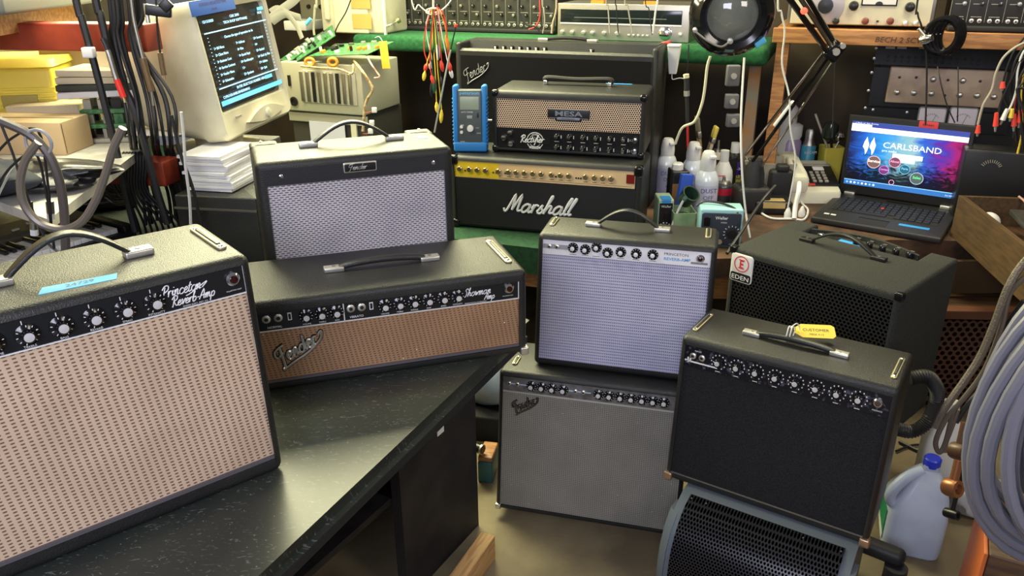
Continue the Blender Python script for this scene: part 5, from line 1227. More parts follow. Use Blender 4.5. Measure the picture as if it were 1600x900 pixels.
# ------------------------------------------------------------------ rack with patch panel, tan preamp and meters
def rack():
    v = 3.99; a = Pv(1352, 240, v); b = Pv(1575, 250, v); top = Pv(1380, 66, v); w = (b - a).dot(RU); c = (a + b) / 2; H = top.z - .609
    c = RU * RU.dot(c) + RV * v
    t = thing('equipment_rack', 'black equipment rack behind the laptop with patch panel, tan control panel and white meters', 'rack', (c.x, c.y, .609), RA)
    g = G(); g.box((0, .055, H / 2), (w, .10, H), M_blkm); g.obj('rack_frame', t)
    o = (c.x, c.y, .609)
    def P(px, py, vv=v): return loc_on(px, py, vv, o)
    def rect(x0, y0, x1, y1): ax, az = P(x0, y1); bx_, bz = P(x1, y1); _, cz = P(x0, y0); return (ax + bx_) / 2, (az + cz) / 2, bx_ - ax, cz - az
    x, z, w1, h1 = rect(1365, 70, 1585, 100); pp = G(); pp.box((x, -.002, z), (w1, .02, h1), M_blk); q = pp.obj('patch_panel', t)
    for i in range(18):
        for j in range(2): g = G(); g.lathe([(.0065, 0), (.0065, -.003), (.0035, -.0035)], M_rub, (x - w1 * .40 + i * w1 * .05, -.012, z + h1 * (-.05 - .22 * j)), (0, 1, 0), 10); g.obj('patch_socket', q)
    for u in (1391, 1409, 1443, 1501, 1516, 1557): xx, zz = P(u, 74); g = G(); g.box((xx, -.0125, zz), (.038, .001, .010), M_wht2); g.obj('white_label', q)
    x, z, w1, h1 = rect(1356, 104, 1578, 164); g = G(); g.box((x, .0, z), (w1, .016, h1), M_blk); g.obj('rack_panel', t)
    x, z, w1, h1 = rect(1382, 102, 1562, 158); tn = mat('tan_brown_faceplate', (.62, .48, .34), .45, .15, var=(.48, .36, .25), vscale=14)
    g = G(); g.rb((x, -.022, z), (w1, .030, h1), .006, tn, ax='y'); q = g.obj('control_panel', t)
    for px, py, big in [(1405, 119, 0), (1431, 119, 0), (1457, 122, 1), (1480, 123, 0), (1503, 124, 1), (1530, 125, 0), (1401, 142, 1), (1427, 143, 1), (1454, 144, 1), (1475, 147, 0), (1498, 146, 1), (1525, 147, 1), (1551, 149, 1)]:
        xx, zz = P(px, py); g = G()
        if big: g.lathe([(.013, 0), (.012, -.010), (.008, -.013), (.0005, -.0135)], M_nick, (xx, -.037, zz), (0, 1, 0), 14); g.obj('knob', q)
        else: g.lathe([(.006, 0), (.005, -.006), (.0005, -.007)], M_blk, (xx, -.037, zz), (0, 1, 0), 10); g.obj('screw_post', q)
    x, z, w1, h1 = rect(1345, 166, 1575, 196); g = G(); g.box((x, 0, z), (w1, .016, h1), M_blk); g.obj('rack_panel', t)
    for x0, x1 in ((1431, 1476), (1479, 1525)):
        x, z, w1, h1 = rect(x0, 166, x1, 192); g = G(); g.rb((x, -.012, z - .012), (w1, .014, h1 + .03), .006, mat('meter_rim', (.30, .30, .30), .4), ax='y', rc=.012); g.rb((x, -.018, z - .012), (w1 - .010, .006, h1 + .018), .003, mat('meter_face', (.85, .78, .85), .5), ax='y', rc=.009)
        for k in range(9):
            th = math.radians(-40 + 10 * k); g.box((x + math.sin(th) * .04, -.0215, z - .045 + math.cos(th) * .055), (.0016, .0006, .006), M_blk, Matrix.Rotation(th, 3, 'Y'))
        g.box((x + .008, -.0215, z - .015), (.0014, .0006, .045), M_blk, Matrix.Rotation(.3, 3, 'Y')); g.obj('meter', t)
    for px, py in ((1369, 75), (1366, 91), (1362, 113), (1357, 141), (1352, 168), (1364, 171), (1417, 175)): xx, zz = P(px, py); g = G(); g.lathe([(.007, 0), (.006, -.004), (.0005, -.005)], M_nick, (xx, -.009, zz), (0, 1, 0), 10); g.obj('screw', t)
rack()
for i, (p_, r_) in enumerate([([(1437,-20,3.5),(1434,20,3.5),(1440,42,3.5),(1447,80,3.52),(1448,130,3.52),(1446,195,3.5)], .0035), ([(1465,104,3.53),(1470,130),(1480,165),(1492,192)], .0025), ([(1497,105,3.54),(1497,150),(1496,190)], .0025), ([(1305,90,3.5),(1303,140),(1301,190),(1300,215)], .0025)]):
    lead2(p_, 3.5, r_, M_cab, ['black cable falling from the signal generator across the tan rack panel', 'thin black wire slanting between the two white meters', 'thin black wire hanging over the right white meter', 'thin black wire hanging left of the laptop'][i])
# leads with clips at the far right
def clip(nm, label, pa, pb, v, mt, grp):
    a, b = Pv(*pa, v), Pv(*pb, v); t = thing(nm, label, 'clip', tuple(a), 0, grp); d = b - a
    g = G(); g.cyl((0, 0, 0), tuple(d * .7), .006, mt, .0095, n=10); g.obj('boot', t)
    g = G(); g.cyl(tuple(d * .68), tuple(d), .0055, M_nick, .003, n=8); g.obj('jaw', t)
M_redc = mat('bright_red_clip', (.75, .06, .04), .4)
for i, (p_, r_, m_, lb) in enumerate([
  ([(1620,60),(1590,72),(1568,90),(1556,115),(1550,140),(1536,165),(1528,195)], .0045, mat('grey_lead', (.35, .32, .27), .5), 'grey-beige lead arching down to the laptop corner at right'),
  ([(1620,70),(1600,80),(1590,110),(1588,140),(1580,165),(1568,185)], .004, M_wht2, 'white lead with a white clip at the far right'),
  ([(1620,90),(1602,105),(1595,150),(1598,200),(1590,240)], .004, M_yelt, 'yellowish lead at the far right edge'),
  ([(1620,75),(1594,95),(1582,120),(1564,160),(1558,185)], .004, M_cab, 'black lead hanging to the red clip nearest the rack'),
  ([(1620,100),(1598,120),(1586,160),(1584,180)], .004, mat('maroon_lead', (.20, .02, .02), .5), 'dark red lead hanging at the far right'),
  ([(1620,110),(1604,140),(1600,190),(1602,230)], .005, M_cab, 'black lead nearest the right picture edge'),
  ([(1625,60),(1608,85),(1596,130),(1592,175)], .0035, mat('brown_lead', (.15, .07, .04), .5), 'brown lead in the tangle at far right')]):
    lead2(p_, 3.35, r_, m_, lb, 'leads hanging at far right')
for i, (a_, b_, m_, lb) in enumerate([((1557,176),(1555,206), M_redc, 'red clip hanging right of the white meters'), ((1585,178),(1584,205), M_redc, 'red clip second from the right, over the dark meter box'), ((1529,196),(1527,213), M_redc, 'small red clip just above the laptop corner'), ((1595,172),(1592,200), M_redc, 'red clip nearest the right picture edge'), ((1574,170),(1563,195), M_wht2, 'white clip between the red ones at right'), ((1582,170),(1578,190), M_yelt, 'yellow clip between the red ones at right'), ((1567,128),(1566,142), M_redc, 'red-orange clip beside the tan panel')]):
    clip('test_clip', lb, a_, b_, 3.33, m_, 'test clips at far right')
t = thing('meter_box', 'dark meter box with a half-round scale under the red clips at far right', 'instrument', tuple(RU * RU.dot(Pv(1570, 230, 3.5)) + RV * 3.5), RA)
t.location.z = .609; g = G(); g.rb((0, .06, .15), (.26, .12, .30), .008, M_blk); g.obj('case', t)
g = G()
for k in range(11): th = math.radians(-60 + 12 * k); g.box((-.03 + math.sin(th) * .035, -.002, .225 + math.cos(th) * .035), (.002, .002, .012), M_beiged, Matrix.Rotation(th, 3, 'Y'))
g.obj('scale', t)

for i, (p_, r_, m_, lb) in enumerate([
  ([(947,-30),(950,10),(953,52)], .003, M_beiged, 'thin grey wire hanging before the receiver window, leftmost of them'),
  ([(962,-30),(963,10),(966,52)], .0025, M_blk, 'thin dark wire hanging before the middle of the receiver'),
  ([(976,-30),(981,10),(988,52)], .003, M_beiged, 'thin grey wire slanting before the receiver, right of its middle'),
  ([(1008,-30),(1014,15),(1019,54)], .0022, M_blk, 'thin dark wire before the right part of the receiver'),
  ([(1030,-30),(1024,20),(1020,52)], .0040, M_wht2, 'white cord hanging before the right part of the receiver'),
  ([(843,-30),(844,20),(838,40),(826,46)], .0032, M_redc, 'red wire hanging at the gap between mixer and receiver'),
  ([(846,-30),(850,15),(851,35),(848,52)], .0028, M_beiged, 'grey wire hanging at the gap between mixer and receiver'),
  ([(870,-30),(869,15),(864,35),(862,52)], .0045, mat('tan_cord', (.5, .38, .25), .5), 'tan cord at the left edge of the receiver'),
  ([(812,-30),(811,15),(820,36),(838,42),(843,50)], .0045, M_cab, 'black cord looping down over the right end of the mixer')]):
    lead2(p_, 3.52, r_, m_, lb)
rnd = random.Random(21)
for i in range(6):
    x = 1578 + 5 * i
    lead2([(x + 30, 50 + 8 * i), (x + 4, 85 + 10 * i), (x - 6 + rnd.uniform(-8, 8), 140), (x + rnd.uniform(-6, 10), 185), (x + 6, 215 + 6 * i)], 3.40 - .02 * i, .0035 + .001 * (i % 2), M_cab, 'thin black lead in the dark tangle at the far right edge', 'black leads in the far right tangle')
# ------------------------------------------------------------------ clip leads hanging on a ring left of the back combo
def clipleads():
    Y0 = 3.34
    c = Py(677, 18, Y0); g = G(); g.tube([V((.030 * math.cos(q * math.pi / 8), .008 * math.sin(q * math.pi / 8), .012 * math.sin(q * math.pi / 8))) for q in range(16)], .003, M_nick, 6, True); tag(g.obj('wire_ring', loc=c), 'loop of wire holding the coloured clip leads', 'ring')
    wire('cable', PX([(640, -20), (655, 8), (672, 20), (690, 16), (705, 0), (712, -20)], Y0 + .01), .0028, M_wht2, 'pale grey wire swagged behind the clip lead ring')
    wire('cable', PX([(676, -30), (677, -5), (677, 12)], Y0), .004, M_wht2, 'white cord from above holding the clip lead ring')
    cols = {'red': M_redc, 'yellow': M_yelt, 'white': M_wht2, 'black': M_blk, 'orange': M_org, 'green': mat('dark_green_wire', (.01, .08, .04), .5)}
    L = [('white', [(672,14),(666,40),(668,62),(674,88),(673,98)], (673,98),(672,108), 'white clip lead on the left side of the hanging bunch'),
     ('red', [(674,14),(664,50),(663,80),(668,98),(665,108)], (666,100),(664,112), 'red clip lead at the left edge of the hanging bunch'),
     ('yellow', [(675,14),(675,50),(672,80),(668,95),(664,112)], (664,112),(662,126), 'yellow clip lead with the lower left clip of the bunch'),
     ('yellow', [(677,14),(676,40),(677,70),(680,110),(682,160)], (682,160),(683,176), 'yellow clip lead hanging far below the bunch'),
     ('yellow', [(678,14),(681,60),(684,110),(688,150),(690,172)], (690,172),(689,192), 'longest yellow clip lead, lowest clip of all'),
     ('white', [(678,12),(682,40),(684,60),(685,75)], (684,70),(685,94), 'white clip lead with a fat white boot in the bunch middle'),
     ('red', [(682,12),(687,40),(688,70),(690,95)], (689,95),(692,112), 'red clip lead with its red boot in the middle of the bunch'),
     ('white', [(684,12),(690,50),(698,90),(703,110),(706,122)], (703,108),(707,122), 'white clip lead swinging right from the bunch'),
     ('orange', [(684,12),(694,35),(698,55),(700,75)], (697,55),(701,78), 'orange-yellow clip lead at the upper right of the bunch'),
     ('red', [(682,10),(692,20),(697,40),(700,80),(703,100)], (702,98),(704,112), 'red clip lead at the right edge of the bunch'),
     ('black', [(676,14),(678,60),(676,100),(675,140),(674,152)], (675,128),(674,150), 'black clip lead with dark clip low in the bunch'),
     ('black', [(678,14),(684,70),(687,110),(690,130)], (689,120),(690,140), 'black clip lead behind the red one in the bunch'),
     ('green', [(677,14),(672,70),(676,110),(679,128)], (678,120),(679,146), 'dark green clip lead in the bunch'),
     ('red', [(679,14),(672,80),(673,110),(676,122)], (674,118),(678,132), 'short red clip lead, low in the middle of the bunch')]
    for i, (cl, pts, a, b, lb) in enumerate(L):
        yy = Y0 - .004 * i; P = cr(PX(pts, yy), 6); o = P[0].copy(); t = thing('clip_lead', lb, 'clip lead', tuple(o), 0, 'coloured clip leads')
        g = G(); g.tube([p - o for p in P], .0024, cols[cl], 6); g.obj('wire', t)
        pa, pb = Py(*a, yy) - o, Py(*b, yy) - o; d = pb - pa
        g = G(); g.lathe([(.004, 0), (.0085, d.length * .35), (.0075, d.length * .75), (.003, d.length)], cols[cl], pa, d, 10); g.obj('clip', t)
    probe('test_probe', 'long slanting probe lead with red top running down beside the clip leads', [(713,38),(706,70),(697,112),(688,160),(679,207)], 3.28, [(0,.06,.007,M_redc,'cap'),(.05,.3,.0025,M_blk,'lead'),(.3,1,.0042,M_nick,'rod')])
    wire('cable', [Pv(600, 42, 3.6), Pv(612, 38, 3.6), Pv(620, 33, 3.7)], .004, M_nick, 'short silver plug lead in the left end of the wide mixer')
    g = G(); a = Pv(620, 33, 3.69); g.cyl((0, 0, 0), (.015, 0, .008), .014, M_brass, n=12); tag(g.obj('brass_plug', loc=a), 'round brass plug at the left end of the wide mixer', 'plug')
clipleads()
# ------------------------------------------------------------------ blue tuner on the gold panel head
def tuner():
    z = .6085 + .291; a = Py(710, 232, 3.11); b = Py(762, 232, 3.11); w = (b - a).length; c = (a + b) / 2; H = Py(736, 134, 3.11).z - z
    t = thing('strobe_tuner', 'tuner in a bright blue rubber holster standing left of the mesh-front head', 'tuner', (c.x, 3.125, z + .001), -.02, rot=(-.05, 0, -.08))
    bl = mat('bright_blue_rubber', (.02, .20, .58), .5)
    g = G()
    for s in (-1, 1):
        g.rb((s * (w / 2 - .010), 0, H / 2), (.020, .06, H), .008, bl)
        for i in range(13): g.rb((s * (w / 2), 0, .03 + i * .0145), (.007, .05, .008), .003, bl)
    g.rb((0, 0, .020), (w, .064, .040), .008, bl); g.obj('rubber_holster', t)
    g = G(); g.rb((0, -.004, H * .5), (w - .036, .050, H * .86), .006, mat('dark_grey_face', (.07, .085, .09), .4)); f = g.obj('body', t)
    g = G(); g.rb((0, -.0295, H * .735), (w * .56, .003, .050), .001, mat('lcd_green_grey', (.28, .34, .27), .25), ax='y'); g.obj('display', t)
    g = G(); g.text('peterson', .017, M_cyan, (0, -.0296, H * .865), al='CENTER', off=.015, sx=1.25); g.text('AUTO STROBE', .007, M_wht2, (-.01, -.0296, H * .595), al='CENTER'); g.text('VS-1', .012, M_wht2, (0, -.0296, H * .51), al='CENTER')
    for x, z_, s in ((-.03, .40, 'PWR'), (-.03, .15, 'MODE'), (.03, .36, 'OCT'), (.035, .28, 'NOTE')): g.text(s, .006, M_wht2, (x, -.0296, H * z_), al='CENTER')
    g.rb((0, -.0295, H * .53), (.020, .001, .012), .0004, mat('grey_box_print', (.3, .32, .32), .5), ax='y'); g.obj('face_print', t)
    g = G(); g.lathe([(.013, 0), (.012, -.012), (.0005, -.013)], M_wht2, (.002, -.029, H * .36), (0, 1, 0), 18); g.obj('selector_knob', t)
    for z_ in (.38, .30): g = G(); g.lathe([(.0065, 0), (.006, -.005), (.0005, -.0055)], M_wht2, (-.033, -.029, H * z_), (0, 1, 0), 12); g.obj('push_button', t)
    g = G(); g.rb((.032, -.030, H * .56), (.006, .005, .018), .001, M_blk, ax='y'); g.obj('slide_switch', t)
    g = G(); g.cyl((w / 2, 0, H * .47), (w / 2 + .018, 0, H * .47), .004, M_nick, n=10); g.obj('side_plug', t)
tuner()
# ------------------------------------------------------------------ bottles, cans and solder gear on the bench
ZB = .607
def at(px, py): return Pz(px, py, ZB)
def wpx(px, p): return px / F_PX * (p - CO).dot(cfw)
def can(nm, label, px, pyb, wid, pyt, mt, prof, cap=None, extra=None, cat='spray can'):
    p = at(px, pyb); r = wpx(wid, p) / 2; H = Py(px, pyt, p.y + r).z - ZB
    t = thing(nm, label, cat, (p.x, p.y + r, ZB)); body, topn, cmt = prof
    g = G(); g.lathe([(r * .93, 0), (r, .006)] + [(r * a, H * b) for a, b in body], mt, n=28); g.obj('body', t)
    g = G(); g.lathe([(r * a, H * b) for a, b in topn], cmt, n=22); g.obj('cap', t)
    return t, r, H
body1 = [(1, .56), (.97, .60), (.80, .68), (.62, .725)]
cap1 = [(.64, .70), (.66, .82), (.60, .90), (.52, .97), (.40, 1.0), (.01, 1.0)]
M_can = mat('pale_blue_white_can', (.76, .82, .90), .25, .1); M_lab = mat('lilac_label', (.58, .58, .74), .5)
def duster(px, pyb, wid, pyt, label, bands):
    t, r, H = can('spray_can', label, px, pyb, wid, pyt, M_can, (body1, cap1, M_wht2))
    g = G(); g.lathe([(r * 1.004, H * .10), (r * 1.006, H * .52)], bands, n=28, c0=False, c1=False); g.obj('label_wrap', t)
    g = G(); g.rb((r * .25, -r * .35, H * .93), (r * .5, r * .9, H * .05), .004, M_wht2); g.obj('nozzle', t)
    g = G(); ink = mat('can_print', (.10, .10, .22), .5)
    for k, (s, sz) in enumerate((('DUST', .55), ('OFF', .5), ('air', .35))):
        g.text(s, r * sz, ink, (0, -r * 1.03, H * (.42 - .10 * k)), al='CENTER')
    g.obj('print', t)
    return t
duster(1041, 312, 33, 216, 'tall white spray duster nearest the gold panel head', M_lab)
duster(1081, 322, 34, 222, 'white spray duster with red-tipped trigger, second from the gold panel head', mat('white_label', (.55, .58, .68), .5))
duster(1103, 345, 37, 236, 'white spray duster standing in front of the others, red straw across it', M_lab)
t, r, H = can('spray_can', 'open-topped spray can with metal dome behind the front duster', 1119, 300, 26, 219, M_beige, ([(1, .62), (.9, .70), (.6, .78)], [(.6, .76), (.55, .82), (.16, .83), (.14, 1.0), (.01, 1.0)], M_steel))
t, r, H = can('squeeze_bottle', 'white plastic bottle with shoulders, between the front duster and the purple-labelled bottle', 1129, 318, 30, 235, M_wht2, ([(1, .50), (.92, .62), (.50, .78)], [(.45, .76), (.45, 1.0), (.01, 1.0)], M_wht2), cat='bottle')
t, r, H = can('oil_bottle', 'black bottle with purple and yellow label and cream cap', 1146, 300, 26, 223, M_blk, ([(1, .62), (.95, .72), (.62, .80)], [(.55, .80), (.55, 1.0), (.01, 1.0)], M_wht2), cat='bottle')
g = G(); pu = mat('purple_label', (.07, .03, .25), .45)
g.lathe([(r * 1.01, H * .22), (r * 1.01, H * .64)], pu, n=28, c0=False, c1=False); g.box((0, -r * 1.02, H * .22), (r * 1.5, .003, H * .10), M_yel); g.box((0, -r * 1.02, H * .13), (r * 1.2, .003, H * .05), M_red)
g.lathe([(r * .38, 0), (r * .36, -.004), (.001, -.005)], M_yel, (-r * .45, -r * .92, H * .52), (0, 1, 0), 16); g.text('3-36', r * .42, M_wht, (r * .3, -r * 1.04, H * .47), al='CENTER', off=.02); g.text('POR', r * .7, M_yel, (0, -r * 1.04, H * .28), al='CENTER', off=.03)
g.obj('label_wrap', t)
t, r, H = can('aerosol_tin', 'short metal aerosol tin with red band, right of the front duster', 1131, 322, 29, 278, mat('dark_grey_tin', (.12, .13, .14), .3, .6), ([(1, .70), (.95, .76), (.75, .84)], [(.75, .82), (.6, .90), (.2, .90), (.16, 1.05), (.01, 1.05)], M_steel))
g = G(); g.lathe([(r * 1.01, H * .40), (r * 1.01, H * .66)], mat('crimson_band', (.55, .02, .05), .4), n=28, c0=False, c1=False); g.obj('label_wrap', t)
g = G(); g.cyl((-r * 2.6, -r * .9, H * 1.16), (r * .1, 0, H * 1.08), .002, M_red, n=6); g.obj('straw', t)
# black/brown tin with white cap and blue sponge pack
p = at(1060, 330); 
t = thing('rectangular_tin', 'black and brown rectangular tin with white screw cap beside the tall duster', 'tin', (p.x, p.y, ZB), .1)
w1 = wpx(26, p); h1 = Py(1060, 268, p.y).z - ZB
g = G(); g.rb((0, .04, h1 / 2), (w1, .085, h1), .006, M_blk); g.box((0, -.0035, h1 * .36), (w1 * .98, .002, h1 * .68), mat('brown_label', (.28, .14, .05), .5)); g.box((w1 / 2 + .001, .04, h1 * .36), (.002, .08, h1 * .68), mat('amber_label', (.55, .28, .05), .5)); g.obj('body', t)
g = G(); g.lathe([(.024, h1), (.024, h1 + .022), (.018, h1 + .028), (.001, h1 + .028)], M_wht2, (-.005, .04, 0), n=18); g.obj('cap', t)
p = at(1067, 340)
t = thing('blue_packet', 'bright blue upright packet leaning by the rectangular tin', 'packet', (p.x, p.y, ZB), .15)
h1 = Py(1067, 273, p.y).z - ZB
g = G(); g.rb((0, .012, h1 / 2), (wpx(20, p), .022, h1), .003, mat('packet_blue', (.03, .10, .55), .45), Matrix.Rotation(.10, 3, 'Y')); g.obj('body', t)
# soldering station parts
p = at(1038, 362); w1 = wpx(24, p); h1 = Py(1038, 312, p.y).z - ZB + .0
gn = mat('pale_green_plastic', (.42, .58, .38), .4)
t = thing('solder_station', 'small narrow green solder station with blue tape on top, nearest the silver panel combo handle', 'solder station', (p.x, p.y, ZB), 0)
g = G(); g.rb((0, .05, h1 / 2), (w1, .10, h1), .006, gn); g.obj('case', t)
g = G(); g.box((0, -.001, h1 * .47), (w1 * .84, .003, h1 * .84), M_blk); g.text('Weller', .014, M_wht, (0, -.0032, h1 * .76), al='CENTER'); g.box((.0, -.0032, h1 * .50), (.014, .004, .022), M_gloss)
for k in range(6): th = math.radians(-90 + 36 * k); g.box((math.sin(th) * .020, -.0032, h1 * .17 + math.cos(th) * .016), (.005, .001, .005), M_wht)
g.obj('front_panel', t); g = G(); g.lathe([(.011, 0), (.010, -.01), (.001, -.011)], M_nick, (.0, -.002, h1 * .17), (0, 1, 0), 14); g.obj('knob', t)
g = G(); g.box((0, .022, h1 + .001), (w1 * .65, .05, .001), M_blue); g.box((0, -.0035, h1 * .94), (w1 * .55, .001, .012), M_blue); g.obj('tape_label', t)
p = at(1068, 368); w1 = wpx(36, p); h1 = Py(1068, 333, p.y).z - ZB
t = thing('sponge_tray', 'green sponge tray with round iron holder between the two solder stations', 'sponge tray', (p.x, p.y, ZB), 0)
gt = mat('mossy_green_plastic', (.22, .36, .18), .5, var=(.32, .42, .25), vscale=20)
g = G(); g.loft([[V((a, b + .05, z_)) for a, b in rrect(w1 * s_, .11 * s_, .008)] for s_, z_ in ((.92, 0), (1, h1), (.92, h1), (.88, h1 * .6))], gt); g.obj('tray', t)
g = G(); g.rb((0, .05, h1 * .66), (w1 * .8, .08, .02), .004, mat('dirty_green_sponge', (.16, .24, .08), .9)); g.obj('sponge', t)
g = G(); g.lathe([(.028, -.03), (.036, .03), (.030, .03), (.022, -.02)], mat('dark_green_holder', (.02, .045, .03), .3), (.018, .06, h1 + .045), (.25, -.5, .6), 20, True, False); hd = g.obj('iron_holder', t)
probe('soldering_iron', 'white corded soldering iron stuck in the dark green holder', [(1049,356),(1058,332),(1068,313),(1074,308)], 2.93, [(0,.7,.0048,M_wht2,'cord'),(.68,1,.011,mat('iron_green',(.02,.08,.05),.4),'grip')])
p = at(1123, 386); w1 = wpx(66, p); h1 = Py(1123, 327, p.y).z - ZB; aq = mat('aqua_plastic', (.33, .62, .66), .35)
t = thing('solder_station', 'wide pale aqua solder station with dark front panel and temperature dial', 'solder station', (p.x, p.y, ZB), -.12)
g = G(); g.rb((0, .045, h1 / 2), (w1, .09, h1), .008, aq); g.obj('case', t)
fp_ = mat('dark_blue_grey_panel', (.035, .045, .065), .35)
g = G(); g.rb((0, -.0005, h1 * .47), (w1 * .9, .006, h1 * .86), .002, fp_, ax='y', rc=.008); y_ = -.004
g.text('Weller', .016, M_wht, (0, y_, h1 * .74), al='CENTER', off=.02); g.text('WES51', .008, M_wht, (0.01, y_, h1 * .64), al='CENTER'); g.text('ANALOG', .0085, M_wht, (-w1 * .38, y_, h1 * .40)); g.text('STATION', .0085, M_wht, (-w1 * .38, y_, h1 * .33)); g.text('LOCK', .007, M_wht, (w1 * .28, y_, h1 * .08), al='CENTER')
for k in range(11): th = math.radians(-130 + 26 * k); g.box((w1 * .26 + math.sin(th) * .028, y_, h1 * .38 + math.cos(th) * .028), (.0022, .001, .006), M_wht, Matrix.Rotation(th, 3, 'Y'))
fpo = g.obj('front_panel', t)
g = G(); g.lathe([(.020, 0), (.018, -.014), (.0005, -.016)], M_blk, (w1 * .26, -.003, h1 * .38), (0, 1, 0), 20); g.obj('dial_knob', fpo)
g = G(); g.rb((-w1 * .33, -.005, h1 * .68), (.022, .008, .034), .002, M_gloss, ax='y'); g.obj('power_switch', fpo)
g = G(); g.lathe([(.010, 0), (.009, -.006), (.001, -.006)], M_nick, (-.0, -.003, h1 * .15), (0, 1, 0), 14); g.lathe([(.016, 0), (.015, -.008), (.001, -.008)], M_blk, (-w1 * .32, -.003, h1 * .14), (0, 1, 0), 14); g.obj('cable_socket', fpo)
wire('cable', PX([(1088, 322, 2.86), (1100, 315, 2.86), (1125, 317, 2.84), (1148, 326, 2.80), (1153, 336, 2.78)], 2.85), .0045, M_blk, 'black cord lying over the aqua solder station')
# paint brushes standing behind
def brush(px, pyb, px2, pyt, y, label, hm, bm_):
    a, b = Py(px, pyb, y), Py(px2, pyt, y); d = b - a; L = d.length; t = thing('paint_brush', label, 'brush', (a.x, a.y, a.z)); M_ = d.to_track_quat('Z', 'Y').to_matrix().to_4x4()
    g = G(M_); g.rb((0, 0, L * .28), (.05, .014, L * .56), .006, hm); g.obj('handle', t)
    g = G(M_); g.rb((0, 0, L * .60), (.056, .018, L * .16), .004, M_steel); g.obj('ferrule', t)
    g = G(M_); g.rb((0, 0, L * .82), (.054, .016, L * .36), .007, bm_); g.obj('bristles', t)
p = at(1110, 296); t = thing('brush_can', 'dark can holding the two paint brushes behind the spray cans', 'can', (p.x, p.y, ZB)); g = G(); g.lathe([(.11, 0), (.11, .165), (.104, .165), (.104, .02)], M_blkm, n=24); g.obj('can', t)
by = p.y
brush(1095, 250, 1089, 182, by - .03, 'upright old paint brush with grey bristles behind the dusters', mat('brush_handle', (.3, .2, .1), .5), mat('grey_bristle', (.22, .19, .12), .9))
brush(1103, 250, 1120, 197, by - .05, 'tilted paint brush with yellow tipped bristles behind the dusters', mat('pale_brush_handle', (.45, .38, .28), .5), mat('yellow_bristle', (.62, .48, .10), .9))
t = tag(G().cyl((0, 0, 0), (-.01, 0, .10), .006, M_redc, n=8).obj('screwdriver', loc=Py(1075, 232, by)), 'thin reddish rod standing left of the grey brush', 'tool')
# white plug, jack and cords under the green shelf
def hangplug():
    v = 3.42; a = Pv(1051, 115, v); b = Pv(1052, 71, v)
    t = thing('white_adapter', 'white tapered plastic plug hanging at the front of the green shelf, under a red marker', 'adapter', tuple(a), RA); L = b.z - a.z
    g = G(); g.loft([[V((x, y, z)) for x, y in rrect(w_, w_ * .7, .005)] for w_, z in ((.030, 0), (.034, .01), (.050, L * .8), (.052, L))], M_wht2); g.obj('body', t)
    g = G(); g.rb((0, -.002, L), (.054, .04, .012), .004, M_wht2); g.obj('collar', t)
    tag(G().rb((0, 0, 0), (.042, .03, .022), .004, M_red).obj('red_marker', loc=Pv(1040, 69, v + .08)), 'small red block on the green shelf left of the white plug', 'marker').rotation_euler = (0, -.2, RA)
    lead2([(1050,116), (1051,124), (1062,122), (1072,124)], v, .002, M_wht2, 'thin wire from the white plug to the jack plug')
    lead2([(1076,70,3.45), (1075,95), (1073,115)], 3.44, .003, M_cab, 'thin black cord above the jack plug')
    probe('phone_plug', 'black and silver jack plug hanging under the green shelf, ivory tip sideways', [(1072,116),(1073,130),(1073,150),(1074,170),(1074,195)], 3.05, [(0,.14,.011,mat('ivory',(.7,.66,.42),.4),'tip'),(.14,.42,.010,M_rub,'barrel'),(.42,.5,.011,M_nick,'ring'),(.5,1,.007,M_rub,'strain_relief')])
    lead2([(1110,88,3.0), (1105,105), (1101,140), (1096,165), (1085,190), (1066,200), (1055,225)], 3.0, .005, mat('yellow_white_cord', (.62, .60, .42), .4), 'pale yellow cord curving down from the magnifier lamp')
    wire('cable', PX([(1163, 90, 3.0), (1158, 180, 2.95), (1159, 260, 2.9), (1165, 330, 2.88), (1172, 372, 2.8)], 3.0), .004, M_wht2, 'white cord running down the paint-worn post beside the lamp arm')
    wire('cable', PX([(1217, -30), (1221, 20), (1226, 50), (1222, 100), (1233, 150), (1235, 200), (1243, 250), (1236, 300), (1231, 325)], 3.05), .0034, M_wht2, 'white cord hanging from the top, passing behind the lamp arm to the phone')
    for i, (x, y_) in enumerate([(1145, 118), (1143, 158), (1145, 188)]):
        c = Py(x, y_, 3.35); g = G(); g.rb((0, 0, 0), (.055, .03, (.085, .06, .055)[i]), .006, mat('grey_enamel', (.12, .12, .13), .45)); g.lathe([(.012, 0), (.012, -.006), (.006, -.006)], M_nick, (0, -.015, 0), (0, 1, 0), 12); tag(g.obj('switch_box', loc=c), ['topmost grey switch box on the dark back behind the cans', 'pale grey box with a tab, middle of the three behind the cans', 'lowest small grey box above the purple-labelled bottle'][i], 'switch box', 'grey boxes under the shelf')
hangplug()
